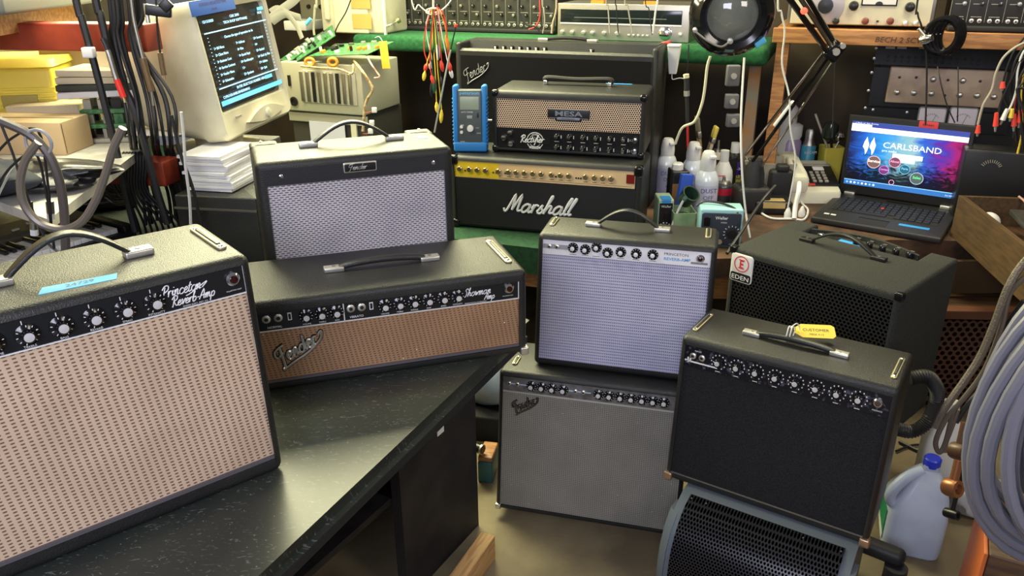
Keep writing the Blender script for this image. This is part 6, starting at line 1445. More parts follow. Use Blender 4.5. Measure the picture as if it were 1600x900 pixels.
# ------------------------------------------------------------------ magnifier lamp
def lamp():
    t = thing('magnifier_lamp', 'black magnifier lamp with round lens head on a long sprung arm', 'lamp')
    y0 = 3.25; base = Py(1172, 262, y0); t.location = base; O_ = base
    def R_(px, py, y): return Py(px, py, y) - O_
    g = G(Matrix.Translation(-O_)); b0 = Py(1174, 300, y0); g.rb(V((b0.x, b0.y, .607 + .055)), (.14, .12, .11), .018, M_rub); g.lathe([(.05, 0), (.045, .06), (.03, .12), (.001, .12)], M_rub, (b0.x, b0.y, .607 + .10), n=18); bo = g.obj('base', t)
    g = G(Matrix.Translation(-O_)); g.cyl(Py(1172, 262, y0), Py(1168, 250, y0), .012, M_nick, n=12); g.obj('pivot', t)
    elbow = (1303, 78, 2.72)
    def bar(p, q, r, mt, nm, par=t): g = G(); g.cyl(R_(*p), R_(*q), r, mt, n=10); return g.obj(nm, par)
    for i, (dx, dy, mt, r) in enumerate([(-12, -8, M_chr, .006), (0, 0, M_gloss, .007), (12, 9, M_chr, .005)]):
        bar((1176 + dx, 252 + dy * 1.2, 3.23), (1298 + dx * .6, 84 + dy * .8, 2.92), r, mt, 'lower_arm')
    bar((1212, 196, 3.14), (1240, 160, 3.07), .011, M_wht2, 'spring')
    g = G(); c = R_(1303, 80, 2.91); g.rb(c, (.06, .03, .07), .012, M_gloss, Matrix.Rotation(.6, 3, 'Y')); g.obj('elbow', t)
    g = G(); g.cyl(c + V((.0, -.025, .0)), c + V((.0, .02, .0)), .013, M_nick, n=12); g.cyl(c + V((.02, -.025, .02)), c + V((.02, .0, .02)), .010, M_nick, n=12); g.obj('elbow_screw', t)
    for i, (dx, dy, mt, r) in enumerate([(-9, 5, M_gloss, .010), (2, -3, M_steel, .008), (10, -8, M_gloss, .009)]):
        bar((1300 + dx * .6, 78 + dy, 2.91), (1215 + dx * 1.4, -50 + dy, 2.62), r, mt, 'upper_arm')
    g = G(); c = R_(1256, 17, 2.68); g.lathe([(.011, 0), (.010, -.008), (.0005, -.010)], mat('red_led', (.9, .05, .03), .3, emit=(1, .08, .04, 2.5)), c, (0, 1, 0), 12); g.obj('red_knob', t)
    # head
    hc = R_(1144, 22, 2.52); d = (CO - (hc + O_)).normalized(); ax = (d + V((.10, 0, -.15))).normalized()
    k = wpx(1, hc + O_); Ro = 66 * k; Ri = 39 * k
    g = G(); g.lathe([(Ri, .020), (Ri + .006, .034), (Ri + .022, .040), (Ro * .80, .034), (Ro * .95, .012), (Ro, -.012), (Ro * .97, -.045), (Ro * .75, -.07), (Ri * .9, -.075), (Ri * .9, -.01)], M_gloss, hc, ax, 48, False, False); hd = g.obj('lamp_head', t)
    g = G(); g.lathe([(Ri, .018), (Ri + .003, .026), (Ri + .006, .022)], M_steel, hc, ax, 40, False, False); g.obj('lens_rim', hd)
    gl = mat('grey_reflecting_lens', (.20, .21, .18), .06, .0, coat=.6, var=(.16, .17, .14), vscale=16)
    g = G(); g.lathe([(Ri, .014), (Ri * .7, .026), (Ri * .4, .033), (.001, .036)], gl, hc, ax, 36, True, True); g.obj('lens', hd)
    g = G(); g.tube(cr([R_(1085, 48, 2.44), R_(1106, 64, 2.43), R_(1127, 73, 2.42), R_(1141, 64, 2.43)], 4), .0032, M_nick, 6); g.lathe([(.008, -.008), (.008, .008), (.001, .009)], M_nick, R_(1141, 64, 2.43), ax, 10); g.lathe([(.007, -.008), (.007, .008), (.001, .009)], M_nick, R_(1086, 47, 2.44), ax, 10); g.obj('guard_wire', hd)
    g = G(); g.rb(R_(1187, 66, 2.50), (.035, .02, .02), .004, M_cyan, Matrix.Rotation(-.6, 3, 'Y')); g.obj('blue_tape', hd)
    g = G(); g.tube(cr([hc + V((Ro * .9, .03, .03)), R_(1205, -15, 2.53), R_(1214, -45, 2.55)], 5), .014, M_gloss, 10); g.obj('yoke', t)
lamp()
# ------------------------------------------------------------------ desk phone, adapters and cups right of the lamp
def phone():
    a, b = at(1226, 318), at(1312, 318); p = (a + b) / 2; w1 = (b - a).length; rz = -.06
    cm = mat('ivory_plastic', (.72, .70, .55), .4)
    t = thing('desk_telephone', 'ivory push-button desk telephone with handset, left of the laptop', 'telephone', (p.x, p.y, ZB), rz)
    D = .26; T_ = Matrix.Rotation(.20, 4, 'X')
    g = G(); g.loft([[V((x, y + D / 2, z + .30 * (y + D / 2) * (z > .01) )) for x, y in rrect(w1 * s_, D * s_, .012)] for s_, z in ((1, 0), (1, .045), (.97, .052))], cm); g.obj('base', t)
    M_ = Matrix.Translation((w1 * .17, 0, .053)) @ Matrix.Rotation(math.atan(.30), 4, 'X')
    g = G(M_); g.rb((.02, .13, .002), (w1 * .52, .17, .006), .002, M_blk); kp = g.obj('keypad_panel', t)
    for i in range(3):
        for j in range(4): g = G(M_); g.rb((-.005 + (i - 1) * .026 + .01, .075 + j * .024, .008), (.016, .014, .008), .002, M_beiged); g.obj('key', kp)
    g = G(M_); g.rb((.02, .185, .006), (w1 * .2, .03, .004), .001, M_paper); g.rb((-.04, .048, .007), (.03, .012, .006), .001, M_red); g.rb((.02, .215, .006), (w1 * .5, .018, .005), .002, M_beiged); g.obj('label_strip', kp)
    x0 = -w1 * .30
    g = G(Matrix.Translation((0, 0, -.008)) @ Matrix.Rotation(.17, 4, 'X')); L = []
    for yy, z, hw, hh in ((.0, .075, .034, .020), (.01, .080, .036, .030), (.05, .088, .036, .032), (.08, .120, .026, .020), (.15, .128, .025, .019), (.20, .118, .026, .020), (.22, .094, .036, .032), (.26, .094, .036, .030), (.27, .088, .028, .016)):
        L.append([V((x0 + a_, yy, z + .012 + b_)) for a_, b_ in rrect(hw * 2.3, hh * 2.4, .014)])
    g.loft(L, cm); g.obj('handset', t)
    wire('cable', PX([(1249, 286, 3.05), (1248, 300, 3.0), (1243, 322, 2.98), (1241, 342, 2.95)], 3.0), .0095, M_wht2, 'thick white coiled cord drooping from the telephone handset')
    return t
phone()
wire('cable', [at(*q) + V((0, 0, .006)) for q in [(1262, 309), (1252, 318), (1262, 330), (1256, 345), (1236, 344), (1205, 343), (1185, 332)]], .0045, M_wht2, 'white thin cord snaking on the brown bench before the telephone')
wire('cable', [at(*q) + V((0, 0, .006)) for q in [(1152, 334), (1170, 330), (1190, 335)]], .0045, M_beige, 'pale cord on the bench behind the aqua solder station')
for i, (x, y_) in enumerate([(1230, 340), (1252, 338)]):
    p = at(x, y_); g = G(); g.lathe([(.014, 0), (.014, .02), (.008, .036), (.004, .044)], M_wht2, n=14); tag(g.obj('white_plug', loc=(p.x, p.y, ZB)), ['white plug on the bench, left of two before the telephone', 'white plug on the bench, right of two before the telephone'][i], 'plug', 'white plugs')
p = at(1208, 336)
t = thing('power_adapter', 'black power adapter block with tan label on the bench left of the telephone', 'adapter', (p.x, p.y, ZB), -.1)
g = G(); g.rb((0, .06, .028), (.15, .12, .055), .008, M_blk); g.box((0, -.0, .04), (.09, .003, .022), mat('tan_label', (.55, .40, .16), .5)); g.rb((0, .03, .0575), (.09, .04, .003), .001, mat('tan_label', (.55, .40, .16), .5)); g.obj('body', t)
t = thing('power_adapter', 'upright black plug-in adapter leaning left of the telephone handset', 'adapter', tuple(at(1221, 322) + V((0, .06, 0))), -.1)
g = G(); g.rb((0, 0, .075), (.10, .08, .15), .014, M_rub); g.rb((0, -.02, .16), (.05, .05, .03), .008, M_rub); g.obj('body', t)
wire('cable', PX([(1136, 396, 2.6), (1160, 360, 2.7), (1190, 315, 2.85), (1212, 290, 2.9)], 2.7), .006, M_cab, 'black cord slanting from the aqua solder station up to the black adapter')
p = at(1200, 318)
t = thing('open_carton', 'grey-tan open tray left of the telephone behind the lamp base', 'tray', (p.x + .02, p.y + .10, ZB), -.1)
tm_ = mat('grey_tan_card', (.34, .31, .25), .7)
g = G(); L = [[V((x, y, z)) for x, y in rrect(.20 * s_, .15 * s_, .006)] for s_, z in ((.8, 0), (1, .17), (.94, .17), (.76, .02))]; g.loft(L, tm_); g.obj('tray', t)
def tub(px, pyb, pyt, wid, mt, label, cat, nm, prof=((.9, 0), (1, 1)), capm=None, dz=.0, dy=0):
    p = Pv(px, pyt, dz or 3.93); H = p.z - ZB; r = wpx(wid, p) / 2
    t = thing(nm, label, cat, (p.x, p.y, ZB)); g = G(); g.lathe([(r * a, H * b) for a, b in prof], mt, n=26); g.obj('body', t); return t, r, H
t, r, H = tub(1237, 275, 205, 34, mat('lavender_can', (.34, .26, .42), .3), 'lavender labelled bottle with white cap behind the telephone handset', 'bottle', 'bottle', ((.95, 0), (1, .03), (1, .80), (.8, .88), (.8, .90)))
g = G(); g.lathe([(r * .82, H * .86), (r * .95, H * .92), (r * .95, H * 1.12), (r * .6, H * 1.16), (.001, H * 1.16)], M_wht2, n=24); g.obj('cap', t)
t, r, H = tub(1225, 262, 168, 44, M_wht2, 'white plastic tub lying tipped behind the lavender bottle', 'tub', 'plastic_tub', ((.8, 0), (.9, .6), (1, .8), (1, 1.0), (.6, 1.08), (.01, 1.08)))
t, r, H = tub(1267, 262, 205, 22, mat('teal_blue_can', (.04, .28, .42), .35), 'small blue glue tube-can with silver neck behind the telephone', 'can', 'glue_can', ((1, 0), (1, .72), (.85, .75), (.6, .86), (.6, 1.0), (.01, 1.0)))
g = G(); g.lathe([(r * .9, H * .74), (r * .7, H * .84), (r * .7, H * 1.0), (r * .5, H * 1.05), (.001, H * 1.05)], M_steel, n=20); g.text('LOCAM', r * .5, M_wht, (0, -r * 1.04, H * .60), al='CENTER'); g.obj('neck', t)
t, r, H = tub(1300, 262, 228, 30, M_yel, 'square yellow cup holding a brush and a spoon, left of the laptop screen', 'cup', 'pen_cup', ((.01, 0), (.01, .01)))
for o in list(t.children): bpy.data.objects.remove(o)
g = G(); L = [[V((x, y, z * H)) for x, y in rrect(2 * r * s_, 2 * r * s_, .006)] for s_, z in ((.92, 0), (1, 1), (.92, 1), (.86, .1))]; g.loft(L, M_yel); g.obj('cup', t)
for i, (x0, y0, x1, y1, rr, mt, lb) in enumerate([(1296, 240, 1274, 178, .005, M_beige, 'thin wooden stick leaning left out of the yellow cup'), (1300, 240, 1297, 190, .006, M_blk, 'black handled brush standing in the yellow cup')]):
    py_ = t.location.y; wire('stick', [Py(x0, y0, py_), Py(x1, y1, py_)], rr, mt, lb, 'stick', k=0)
a = Py(1297, 205, t.location.y - .02); g = G(); g.lathe([(.001, -.05), (.030, -.03), (.036, 0), (.030, .035), (.001, .05)], mat('dark_green_glass', (.03, .045, .03), .15), ax=(.15, 0, 1), n=20); tag(g.obj('oval_mirror', loc=a), 'dark oval brush head above the yellow cup', 'brush head')
a = Py(1312, 213, t.location.y - .02); g = G(); g.lathe([(.001, -.024), (.018, -.016), (.024, 0), (.018, .016), (.001, .024)], M_chr, n=20); g.cyl((0, 0, -.02), (-.03, 0, -.10), .004, M_chr, n=8); tag(g.obj('metal_spoon', loc=a), 'shiny round spoon bowl right of the dark oval brush head', 'spoon')
# white disc-like roll behind
# ------------------------------------------------------------------ laptop
def laptop():
    z = .609; FL, FR, BLc, BRc = Pz(1266, 341, z + .02), Pz(1471, 373, z + .02), Pz(1303, 299, z + .02), Pz(1488.5, 329, z + .02)
    TL, TR_ = (1328.6, 174.7), (1523, 200)
    X = ((FR - FL) + (BRc - BLc)).normalized(); w = ((FR - FL).length + (BRc - BLc).length) / 2; c = (FL + FR) / 2; D = ((BLc + BRc) / 2 - c).length; rz = math.atan2(X.y, X.x)
    t = thing('laptop', 'open black laptop showing a colourful web page, blue tape on its palm rest', 'laptop', (c.x, c.y, z), rz)
    g = G(); g.rb((0, D / 2, .0125), (w, D, .024), .006, mat('laptop_black', (.018, .018, .019), .5)); g.obj('base', t)
    g = G(); kb = mat('key_black', (.012, .012, .013), .45)
    ky0, ky1 = D * .34, D * .82
    g.box((-.005, (ky0 + ky1) / 2, .0248), (w * .86, ky1 - ky0 + .01, .0015), M_blkm); kd = g.obj('keyboard_deck', t)
    rows = 6; 
    for j in range(rows):
        n = 15 if j < 5 else 9; g = None
        for i in range(n):
            kw = w * .84 / 15; x = -w * .42 + kw * (i + .5); y_ = ky1 - (ky1 - ky0) * (j + .5) / rows; ww = kw * .84
            if j == 5:
                if i < 3: pass
                elif i == 3: x = -w * .42 + kw * 5.5; ww = kw * 4.8
                else: x = -w * .42 + kw * (i + 5.5)
            g = G(); g.rb((x, y_, .0275), (ww, (ky1 - ky0) / rows * .82, .005), .0015, kb); g.obj('key', kd)
    g = G(); g.lathe([(.006, .028), (.006, .033), (.001, .034)], M_redc, (-.02, (ky0 + ky1) / 2, 0), n=10); g.obj('pointing_stick', t)
    g = G(); g.box((-.02, D * .13, .0248), (w * .24, D * .16, .001), M_blkm); g.box((-.02, D * .235, .0255), (w * .24, .012, .003), kb); g.obj('touchpad', t)
    for i, x in enumerate((-.41, -.355)): g = G(); g.box((x * w, D * .17, .0252), (.020, .016, .0008), M_wht2); g.obj('sticker', t)
    g = G(); g.rb((w * .27, D * .20, .0255), (w * .23, .024, .002), .0005, M_blue, rc=.004); g.obj('tape_label', t)
    for x in (-.40, .40): g = G(); g.rb((x * w, D * .965, .030), (.045, .022, .016), .004, M_nick); g.obj('hinge', t)
    g = G(); g.box((.02, D * .90, .0255), (.10, .012, .003), M_gloss); g.obj('latch', t)
    # lid: lean chosen so its top edge lands where the photograph shows it
    hinge = t.location + V((math.cos(rz + math.pi / 2), math.sin(rz + math.pi / 2), 0)) * D * .965 + V((0, 0, .03))
    up = V((0, 0, 1)); bk = V((-math.sin(rz), math.cos(rz), 0)); best = None
    def prj(P): d = P - CO; q = d.dot(cfw); return 800 + F_PX * d.dot(cr_) / q, 450 - F_PX * d.dot(cup) / q
    for th in [i * .01 for i in range(-5, 70)]:
        for L in [.26 + .005 * i for i in range(40)]:
            U = up * math.cos(th) + bk * math.sin(th); e = 0
            for s, tgt in ((-1, TL), (1, TR_)):
                q = prj(hinge + X * s * w / 2 + U * L); e += (q[0] - tgt[0]) ** 2 + (q[1] - tgt[1]) ** 2
            if best is None or e < best[0]: best = (e, th, L)
    e, th, L = best
    print('LAPTOP lid', best, 'w', w, 'D', D)
    U = up * math.cos(th) + bk * math.sin(th); N_ = X.cross(U)
    li = Matrix.Translation((0, D * .965, .03)) @ Matrix.Rotation(-th, 4, 'X')
    g = G(li); g.rb((0, .008, L / 2), (w, .016, L), .005, mat('laptop_black', (.018, .018, .019), .5)); lid = g.obj('lid', t)
    sw, sz0, sz1 = w * .928, L * .12, L * .925
    sm = bpy.data.materials.new('laptop_wallpaper_glow'); sm.use_nodes = True; nt = sm.node_tree; b = nt.nodes['Principled BSDF']; b.inputs['Base Color'].default_value = (.01, .01, .01, 1); b.inputs['Roughness'].default_value = .25
    Nn = nt.nodes.new; LL = nt.links.new; tc = Nn('ShaderNodeTexCoord'); uv = Nn('ShaderNodeSeparateXYZ'); LL(tc.outputs['Generated'], uv.inputs[0])
    nz = Nn('ShaderNodeTexNoise'); nz.inputs['Scale'].default_value = 5; nz.inputs['Detail'].default_value = 7; nz.inputs['Distortion'].default_value = 1.2; LL(tc.outputs['Generated'], nz.inputs['Vector'])
    nz2 = Nn('ShaderNodeTexNoise'); nz2.inputs['Scale'].default_value = 9; nz2.inputs['Detail'].default_value = 8; nz2.inputs['Distortion'].default_value = 2; LL(tc.outputs['Generated'], nz2.inputs['Vector'])
    ma = Nn('ShaderNodeMath'); ma.operation = 'MULTIPLY_ADD'; ma.inputs[1].default_value = .35; LL(nz.outputs[0], ma.inputs[0]); 
    sb = Nn('ShaderNodeMath'); sb.operation = 'SUBTRACT'; LL(uv.outputs[0], sb.inputs[0]); sb.inputs[1].default_value = .175; LL(sb.outputs[0], ma.inputs[2])
    rp = Nn('ShaderNodeValToRGB'); LL(ma.outputs[0], rp.inputs[0]); cs = [(.0, (.01, .02, .12)), (.14, (.02, .16, .75)), (.30, (.05, .42, .95)), (.45, (.30, .65, .80)), (.58, (.38, .68, .75)), (.68, (.03, .18, .80)), (.80, (.12, .04, .48)), (.90, (.50, .02, .20)), (1, (.22, .01, .10))]
    el = rp.color_ramp.elements
    el[0].position, el[0].color = cs[0][0], (*cs[0][1], 1); el[1].position, el[1].color = cs[-1][0], (*cs[-1][1], 1)
    for p_, c_ in cs[1:-1]: k = el.new(p_); k.color = (*c_, 1)
    dk = Nn('ShaderNodeMath'); dk.operation = 'MULTIPLY_ADD'; LL(nz2.outputs[0], dk.inputs[0]); dk.inputs[1].default_value = .8; LL(uv.outputs[2], dk.inputs[2])
    r2 = Nn('ShaderNodeValToRGB'); LL(dk.outputs[0], r2.inputs[0]); r2.color_ramp.elements[0].position = .62; r2.color_ramp.elements[0].color = (.03, .03, .04, 1); r2.color_ramp.elements[1].position = .88; r2.color_ramp.elements[1].color = (1, 1, 1, 1)
    mm = Nn('ShaderNodeMix'); mm.data_type = 'RGBA'; mm.blend_type = 'MULTIPLY'; mm.inputs['Factor'].default_value = 1; LL(rp.outputs[0], mm.inputs['A']); LL(r2.outputs[0], mm.inputs['B'])
    LL(mm.outputs['Result'], b.inputs['Emission Color']); b.inputs['Emission Strength'].default_value = 1.0
    g = G(li); g.box((0, -.0008, (sz0 + sz1) / 2), (sw, .002, sz1 - sz0), sm); sc_ = g.obj('screen', lid)
    hS = sz1 - sz0; y = -.0024
    def E(nm, c, s=1.0): return mat(nm, c, .5, emit=(*c, s))
    wt = E('screen_white_glow', (.92, .94, 1.0)); nb = E('screen_navy_glow', (.035, .055, .28)); bb = E('screen_taskbar_glow', (.03, .14, .42)); lb_ = E('screen_lightblue_glow', (.25, .55, .95))
    g = G(li)
    def bar(x0, x1, z0, z1, m_, yy=y): g.box((-sw / 2 + (x0 + x1) / 2 * sw, yy, sz1 - (z0 + z1) / 2 * hS), ((x1 - x0) * sw, .0004, (z1 - z0) * hS), m_)
    bar(0, 1, 0, .075, nb); bar(0, 1, .075, .15, wt); bar(0, .18, .035, .08, wt, y - .0002); bar(0, 1, .925, 1.0, bb); bar(0, 1, .915, .927, lb_)
    def Tx(s, px, pz, sz, m_, al='LEFT', off=0, sx=1): g.text(s, sz * w * 2, m_, (-sw / 2 + px * sw, y - .0006, sz1 - pz * hS), al=al, off=off, sx=sx)
    Tx('a  bench  cal  View  Favorites', .03, .028, .008, wt)
    Tx('CARLSBAND', .30, .36, .036, wt, sx=1.15); Tx('pro audio', .30, .42, .014, wt, sx=1.1)
    bar(.40, .66, .43, .50, wt); bar(.44, .60, .50, .56, E('screen_pale_glow', (.55, .78, .9)))
    for i in range(8): g.cyl((-sw / 2 + (.03 + i * .035) * sw, y, sz1 - .962 * hS), (-sw / 2 + (.03 + i * .035) * sw, y - .0004, sz1 - .962 * hS), .0045, wt if i % 3 else lb_, n=10)
    Tx('2:41 PM', .93, .975, .008, wt, al='CENTER')
    # white winged emblem
    for dx in (.155, .215): g.prism([(-sw / 2 + (dx + a_) * sw, sz1 - b_ * hS) for a_, b_ in ((-.02, .30), (0, .22), (.01, .28), (.025, .34), (.015, .44), (0, .50), (-.01, .42), (-.03, .38))], y - .0006, y - .0002, wt, 'y')
    for cx, cz, r_, cm_, s in ((.245, .60, .060, (.95, .55, .5), 'Service'), (.345, .705, .044, (.75, .25, .85), 'Contact'), (.43, .565, .050, (.95, .35, .60), 'About'), (.525, .655, .046, (.15, .60, .95), 'Parts'), (.64, .77, .058, (.45, .60, .65), 'Sales')):
        X0, Z0 = -sw / 2 + cx * sw, sz1 - cz * hS; R_ = r_ * sw; mc = E('ring_glow_' + s.lower(), cm_)
        g.lathe([(R_, 0), (R_, -.0006), (R_ * .93, -.0006), (R_ * .93, 0)], mc, (X0, y, Z0), (0, 1, 0), 28, False, False)
        g.lathe([(R_ * .93, -.0003), (.0005, -.0003)], E('disc_glow_' + s.lower(), tuple(v_ * .16 for v_ in cm_)), (X0, y, Z0), (0, 1, 0), 24, False, False)
        tcx = {'Sales': (.1, .8, .25), 'Service': (.95, .9, .9)}.get(s, cm_)
        g.text(s, R_ * .62, E('word_glow_' + s.lower(), tcx), (X0, y - .0008, Z0 - R_ * .05), al='CENTER', off=.02)
    g.lathe([(.011, 0), (.011, -.0006), (.009, -.0006), (.009, 0)], E('ring_glow_about', (.95, .35, .6)), (-sw / 2 + .43 * sw, y, sz1 - .88 * hS), (0, 1, 0), 20, False, False)
    g.obj('web_page', sc_)
    g = G(li); g.rb((w * .145, -.0015, L * .963), (w * .15, .003, .028), .001, mat('red_sticker', (.80, .08, .09), .5), ax='y', rc=.004); g.text('REPAIRS', .012, M_blk, (w * .145, -.0032, L * .963 - .005), al='CENTER'); g.obj('red_sticker', lid, label='red sticker on the screen frame')
laptop()
# ------------------------------------------------------------------ wooden drawer with bulbs at right
def drawer():
    z0 = .607
    a = Pz(1498, 305, z0 + .16); b = Pz(1600, 385, z0 + .16)
    d = (b - a).normalized(); rz = math.atan2(d.y, d.x); L = .75; W_ = .42
    wd = mat('brown_drawer_wood', (.095, .052, .020), .6, var=(.06, .034, .013), vscale=9, stretch=(1, 8, 8))
    t = thing('wooden_tray', 'open brown wooden box on the bench at the right edge, white bulbs inside', 'box', (a.x, a.y, z0), rz)
    g = G(); g.box((L / 2, .01, .08), (L, .02, .16), wd); g.obj('front_side', t)
    g = G(); g.box((.01, W_ / 2, .08), (.02, W_ - .042, .16), wd); g.obj('end_side', t)
    g = G(); g.box((L / 2, W_ - .01, .11), (L, .02, .22), wd); g.obj('back_side', t)
    g = G(); g.box((L / 2, W_ / 2, .045), (L - .04, W_ - .042, .012), M_dwood); g.obj('bottom', t)
    M_ = Matrix.Translation((a.x, a.y, z0)) @ Matrix.Rotation(rz, 4, 'Z')
    sm_ = mat('dark_metal_bracket', (.06, .06, .055), .4, .4)
    k = thing('metal_bracket', 'dark flat metal bar lying across the white bulbs in the wooden box', 'bar'); k.matrix_world = M_ @ Matrix.Translation((.16, .16, .135)) @ Matrix.Rotation(-.12, 4, 'Z')
    g = G(); g.rb((.12, 0, 0), (.34, .05, .02), .003, sm_); g.obj('bar', k); g = G(); g.rb((.33, 0, .0), (.10, .09, .05), .01, M_blk); g.obj('motor', k)
    for i, (x, y_, r_) in enumerate([(.16, .235, .037), (.24, .235, .034), (.30, .23, .030), (.12, .075, .040)]):
        p = M_ @ V((x, y_, .052 + r_ + .02 * 0)); g = G(); g.lathe([(.001, -r_)] + [(r_ * math.cos(q), r_ * math.sin(q)) for q in [math.radians(-75 + 15 * j) for j in range(11)]] + [(.001, r_)], M_wht2, n=20); g.cyl((0, 0, 0), (0, -r_ * 1.5, -r_ * .3), r_ * .45, M_nick, n=12)
        tag(g.obj('light_bulb', loc=p), ['white bulb at the far left in the wooden box, above the dark bar', 'white bulb second from left behind the dark bar in the wooden box', 'white bulb nearest the picture edge behind the dark bar', 'white bulb in front of the dark bar in the wooden box'][i], 'light bulb', 'bulbs in the wooden drawer')
    wire('cable', [M_ @ V(q) for q in [(.02, .20, .17), (.05, .22, .15), (.10, .20, .13)]], .004, mat('pink_wire', (.6, .35, .28), .5), 'pinkish wires poking out at the wooden box corner')
    tt = thing('drawer_lid_board', 'brown board with black rim lying over the back of the wooden box, far right', 'board'); tt.matrix_world = M_ @ Matrix.Translation((.42, W_ - .0 + .16, .25)) @ Matrix.Rotation(.12, 4, 'X')
    g = G(); g.rb((0, 0, 0), (.85, .30, .025), .006, wd); g.obj('board', tt); g = G(); g.rb((.05, .12, .02), (.70, .03, .02), .006, M_blk); g.obj('rim', tt)
    s_ = thing('dark_box', 'dark box under the brown board behind the wooden box, far right', 'box'); s_.matrix_world = M_ @ Matrix.Translation((.45, W_ + .16, 0))
    g = G(); g.rb((0, 0, .115), (.70, .24, .225), .008, M_blkm); g.obj('body', s_)
drawer()
# ------------------------------------------------------------------ floor things
def monitor_speaker():
    W, H = .535, .286; a = BKX = Matrix.Translation((.6382, 1.6699, 0)) @ Matrix.Rotation(-.5745, 4, 'Z')
    t = thing('monitor_speaker', 'grey floor speaker with curved black punched grille, under the all-black combo', 'speaker'); t.matrix_world = a
    gm = mat('blue_grey_plastic', (.13, .155, .175), .5)
    t.matrix_world = a @ Matrix.Translation((.022, 0, 0)); W = .425
    prof = [(-.145, .005), (-.155, .06), (-.155, .12), (-.145, .175), (-.118, .225), (-.078, .262), (-.018, H), (.15, H), (.17, .27), (.17, .005)]
    Wl = W + .02
    g = G(); g.prism([(y, z) for y, z in prof], -Wl / 2, Wl / 2, gm, 'x'); g.obj('cabinet', t)
    pm = perf('punched_speaker_grille', (.040, .040, .046), (.0, .0, .0), .0085, .34, rough=.27, metal=.5)
    P = [(-.085, -.002 + .01), (-.1215, .06), (-.1205, .14), (-.104, .186), (-.078, .222), (-.045, .256), (-.018, .281)]
    P = [(-.150, .012), (-.160, .06), (-.160, .12), (-.150, .178), (-.122, .230), (-.082, .2675), (-.048, .2805), (-.026, .2865)]
    pts = cr([V((0, y, z)) for y, z in P], 4)
    g = G(); L = [[V((x, p.y, p.z)) for p in pts] for x in [(-.5 + i / 24) * (W - .03) for i in range(25)]]
    g.loft(L, pm, False, False, closed=False); g.obj('grille', t, ang=60)
    for x in (-.19, -.15, .10, .19): g = G(); g.lathe([(.003, 0), (.002, .002), (.0003, .002)], M_chr, (x, -.040, .2835), (0, -.35, .9), 8); g.obj('screw', t)
    g = G(); g.prism([(-.08, .060), (.12, .060), (.12, .068), (.03, .068), (-.02, .050)], -.165, -.161, M_wht, 'y'); g.text('JBL', .045, M_wht, (-.02, -.164, .015), al='CENTER', off=.02, sx=1.3); g.obj('logo_plate', t)
    for s in (-1, 1):
        g = G(); g.loft([[V((s * (Wl / 2 + dx), y * sc_, .01 + z * .95)) for y, z in prof[:6]] + [V((s * (Wl / 2 + dx), -.03, H - .03)), V((s * (Wl / 2 + dx), .05, .02))] for dx, sc_ in ((-.012, 1.05), (.004, 1.0), (.012, .92))], gm if s > 0 else gm); g.obj('end_cap', t)
monitor_speaker()
def amp_stand():
    a = Pz(1372, 858, .10); b = Pz(1418, 876, .10)
    t = thing('stand_foot', 'black rubber ended bar of a stand on the floor right of the grey speaker', 'stand', (a.x, a.y, 0), math.atan2((b - a).y, (b - a).x))
    g = G(); g.rb((-.03, 0, .10), (.20, .05, .045), .018, M_rub, ax='x'); g.obj('bar', t)
    g = G(); g.cyl((.055, -.02, .0), (.055, -.02, .082), .030, M_rub, n=18); g.obj('leg', t)
amp_stand()
def jug():
    p = Pz(1432, 868, 0); Hh = .295; t = thing('plastic_jug', 'translucent gallon jug of liquid with blue cap and green label, on the floor', 'jug', (p.x, p.y + .06, 0), -.35)
    pm = mat('milky_plastic', (.50, .56, .68), .30, trans=.15, spec=.5, var=(.42, .47, .60), vscale=8)
    g = G(); w_ = .158
    g.loft([[V((x + ox, y, z)) for x, y in rrect(w_ * s_, w_ * s_, .03 * s_, 5)] for s_, z, ox in ((.88, 0, 0), (.97, .008, 0), (1, .03, 0), (1, .135, 0), (.97, .155, 0), (.90, .175, .004), (.78, .20, .010), (.58, .235, .014), (.34, .262, .016), (.26, .268, .016), (.26, .282, .016))], pm); g.obj('body', t)
    g = G(); g.tube(cr([(-.060, -.045, .150), (-.078, -.05, .175), (-.074, -.048, .205), (-.045, -.03, .240), (-.005, -.012, .262)], 6), .016, pm, 12); g.obj('handle', t)
    g = G(); g.lathe([(.022, .276), (.023, .279), (.023, .300), (.020, .304), (.001, .304)], mat('cap_blue', (.02, .04, .55), .35), (.016, 0, 0), n=26); g.obj('cap', t)
    g = G(); g.box((-w_ / 2 - .001, .0, .085), (.002, .11, .10), mat('green_label', (.01, .22, .10), .5)); g.box((-w_ / 2 - .0015, .0, .045), (.002, .11, .02), M_wht2); g.obj('label_wrap', t)
jug()
p = Pz(1462, 800, 0)
t = thing('white_bottle', 'white square-shouldered bottle behind the jug of liquid', 'bottle', (p.x + .03, p.y + .10, 0), -.3)
g = G(); g.loft([[V((x, y, z)) for x, y in rrect(.11 * s_, .09 * s_, .02 * s_)] for s_, z in ((1, 0), (1, .18), (.9, .22), (.5, .30), (.42, .31), (.42, .34))], M_wht2); g.obj('body', t)
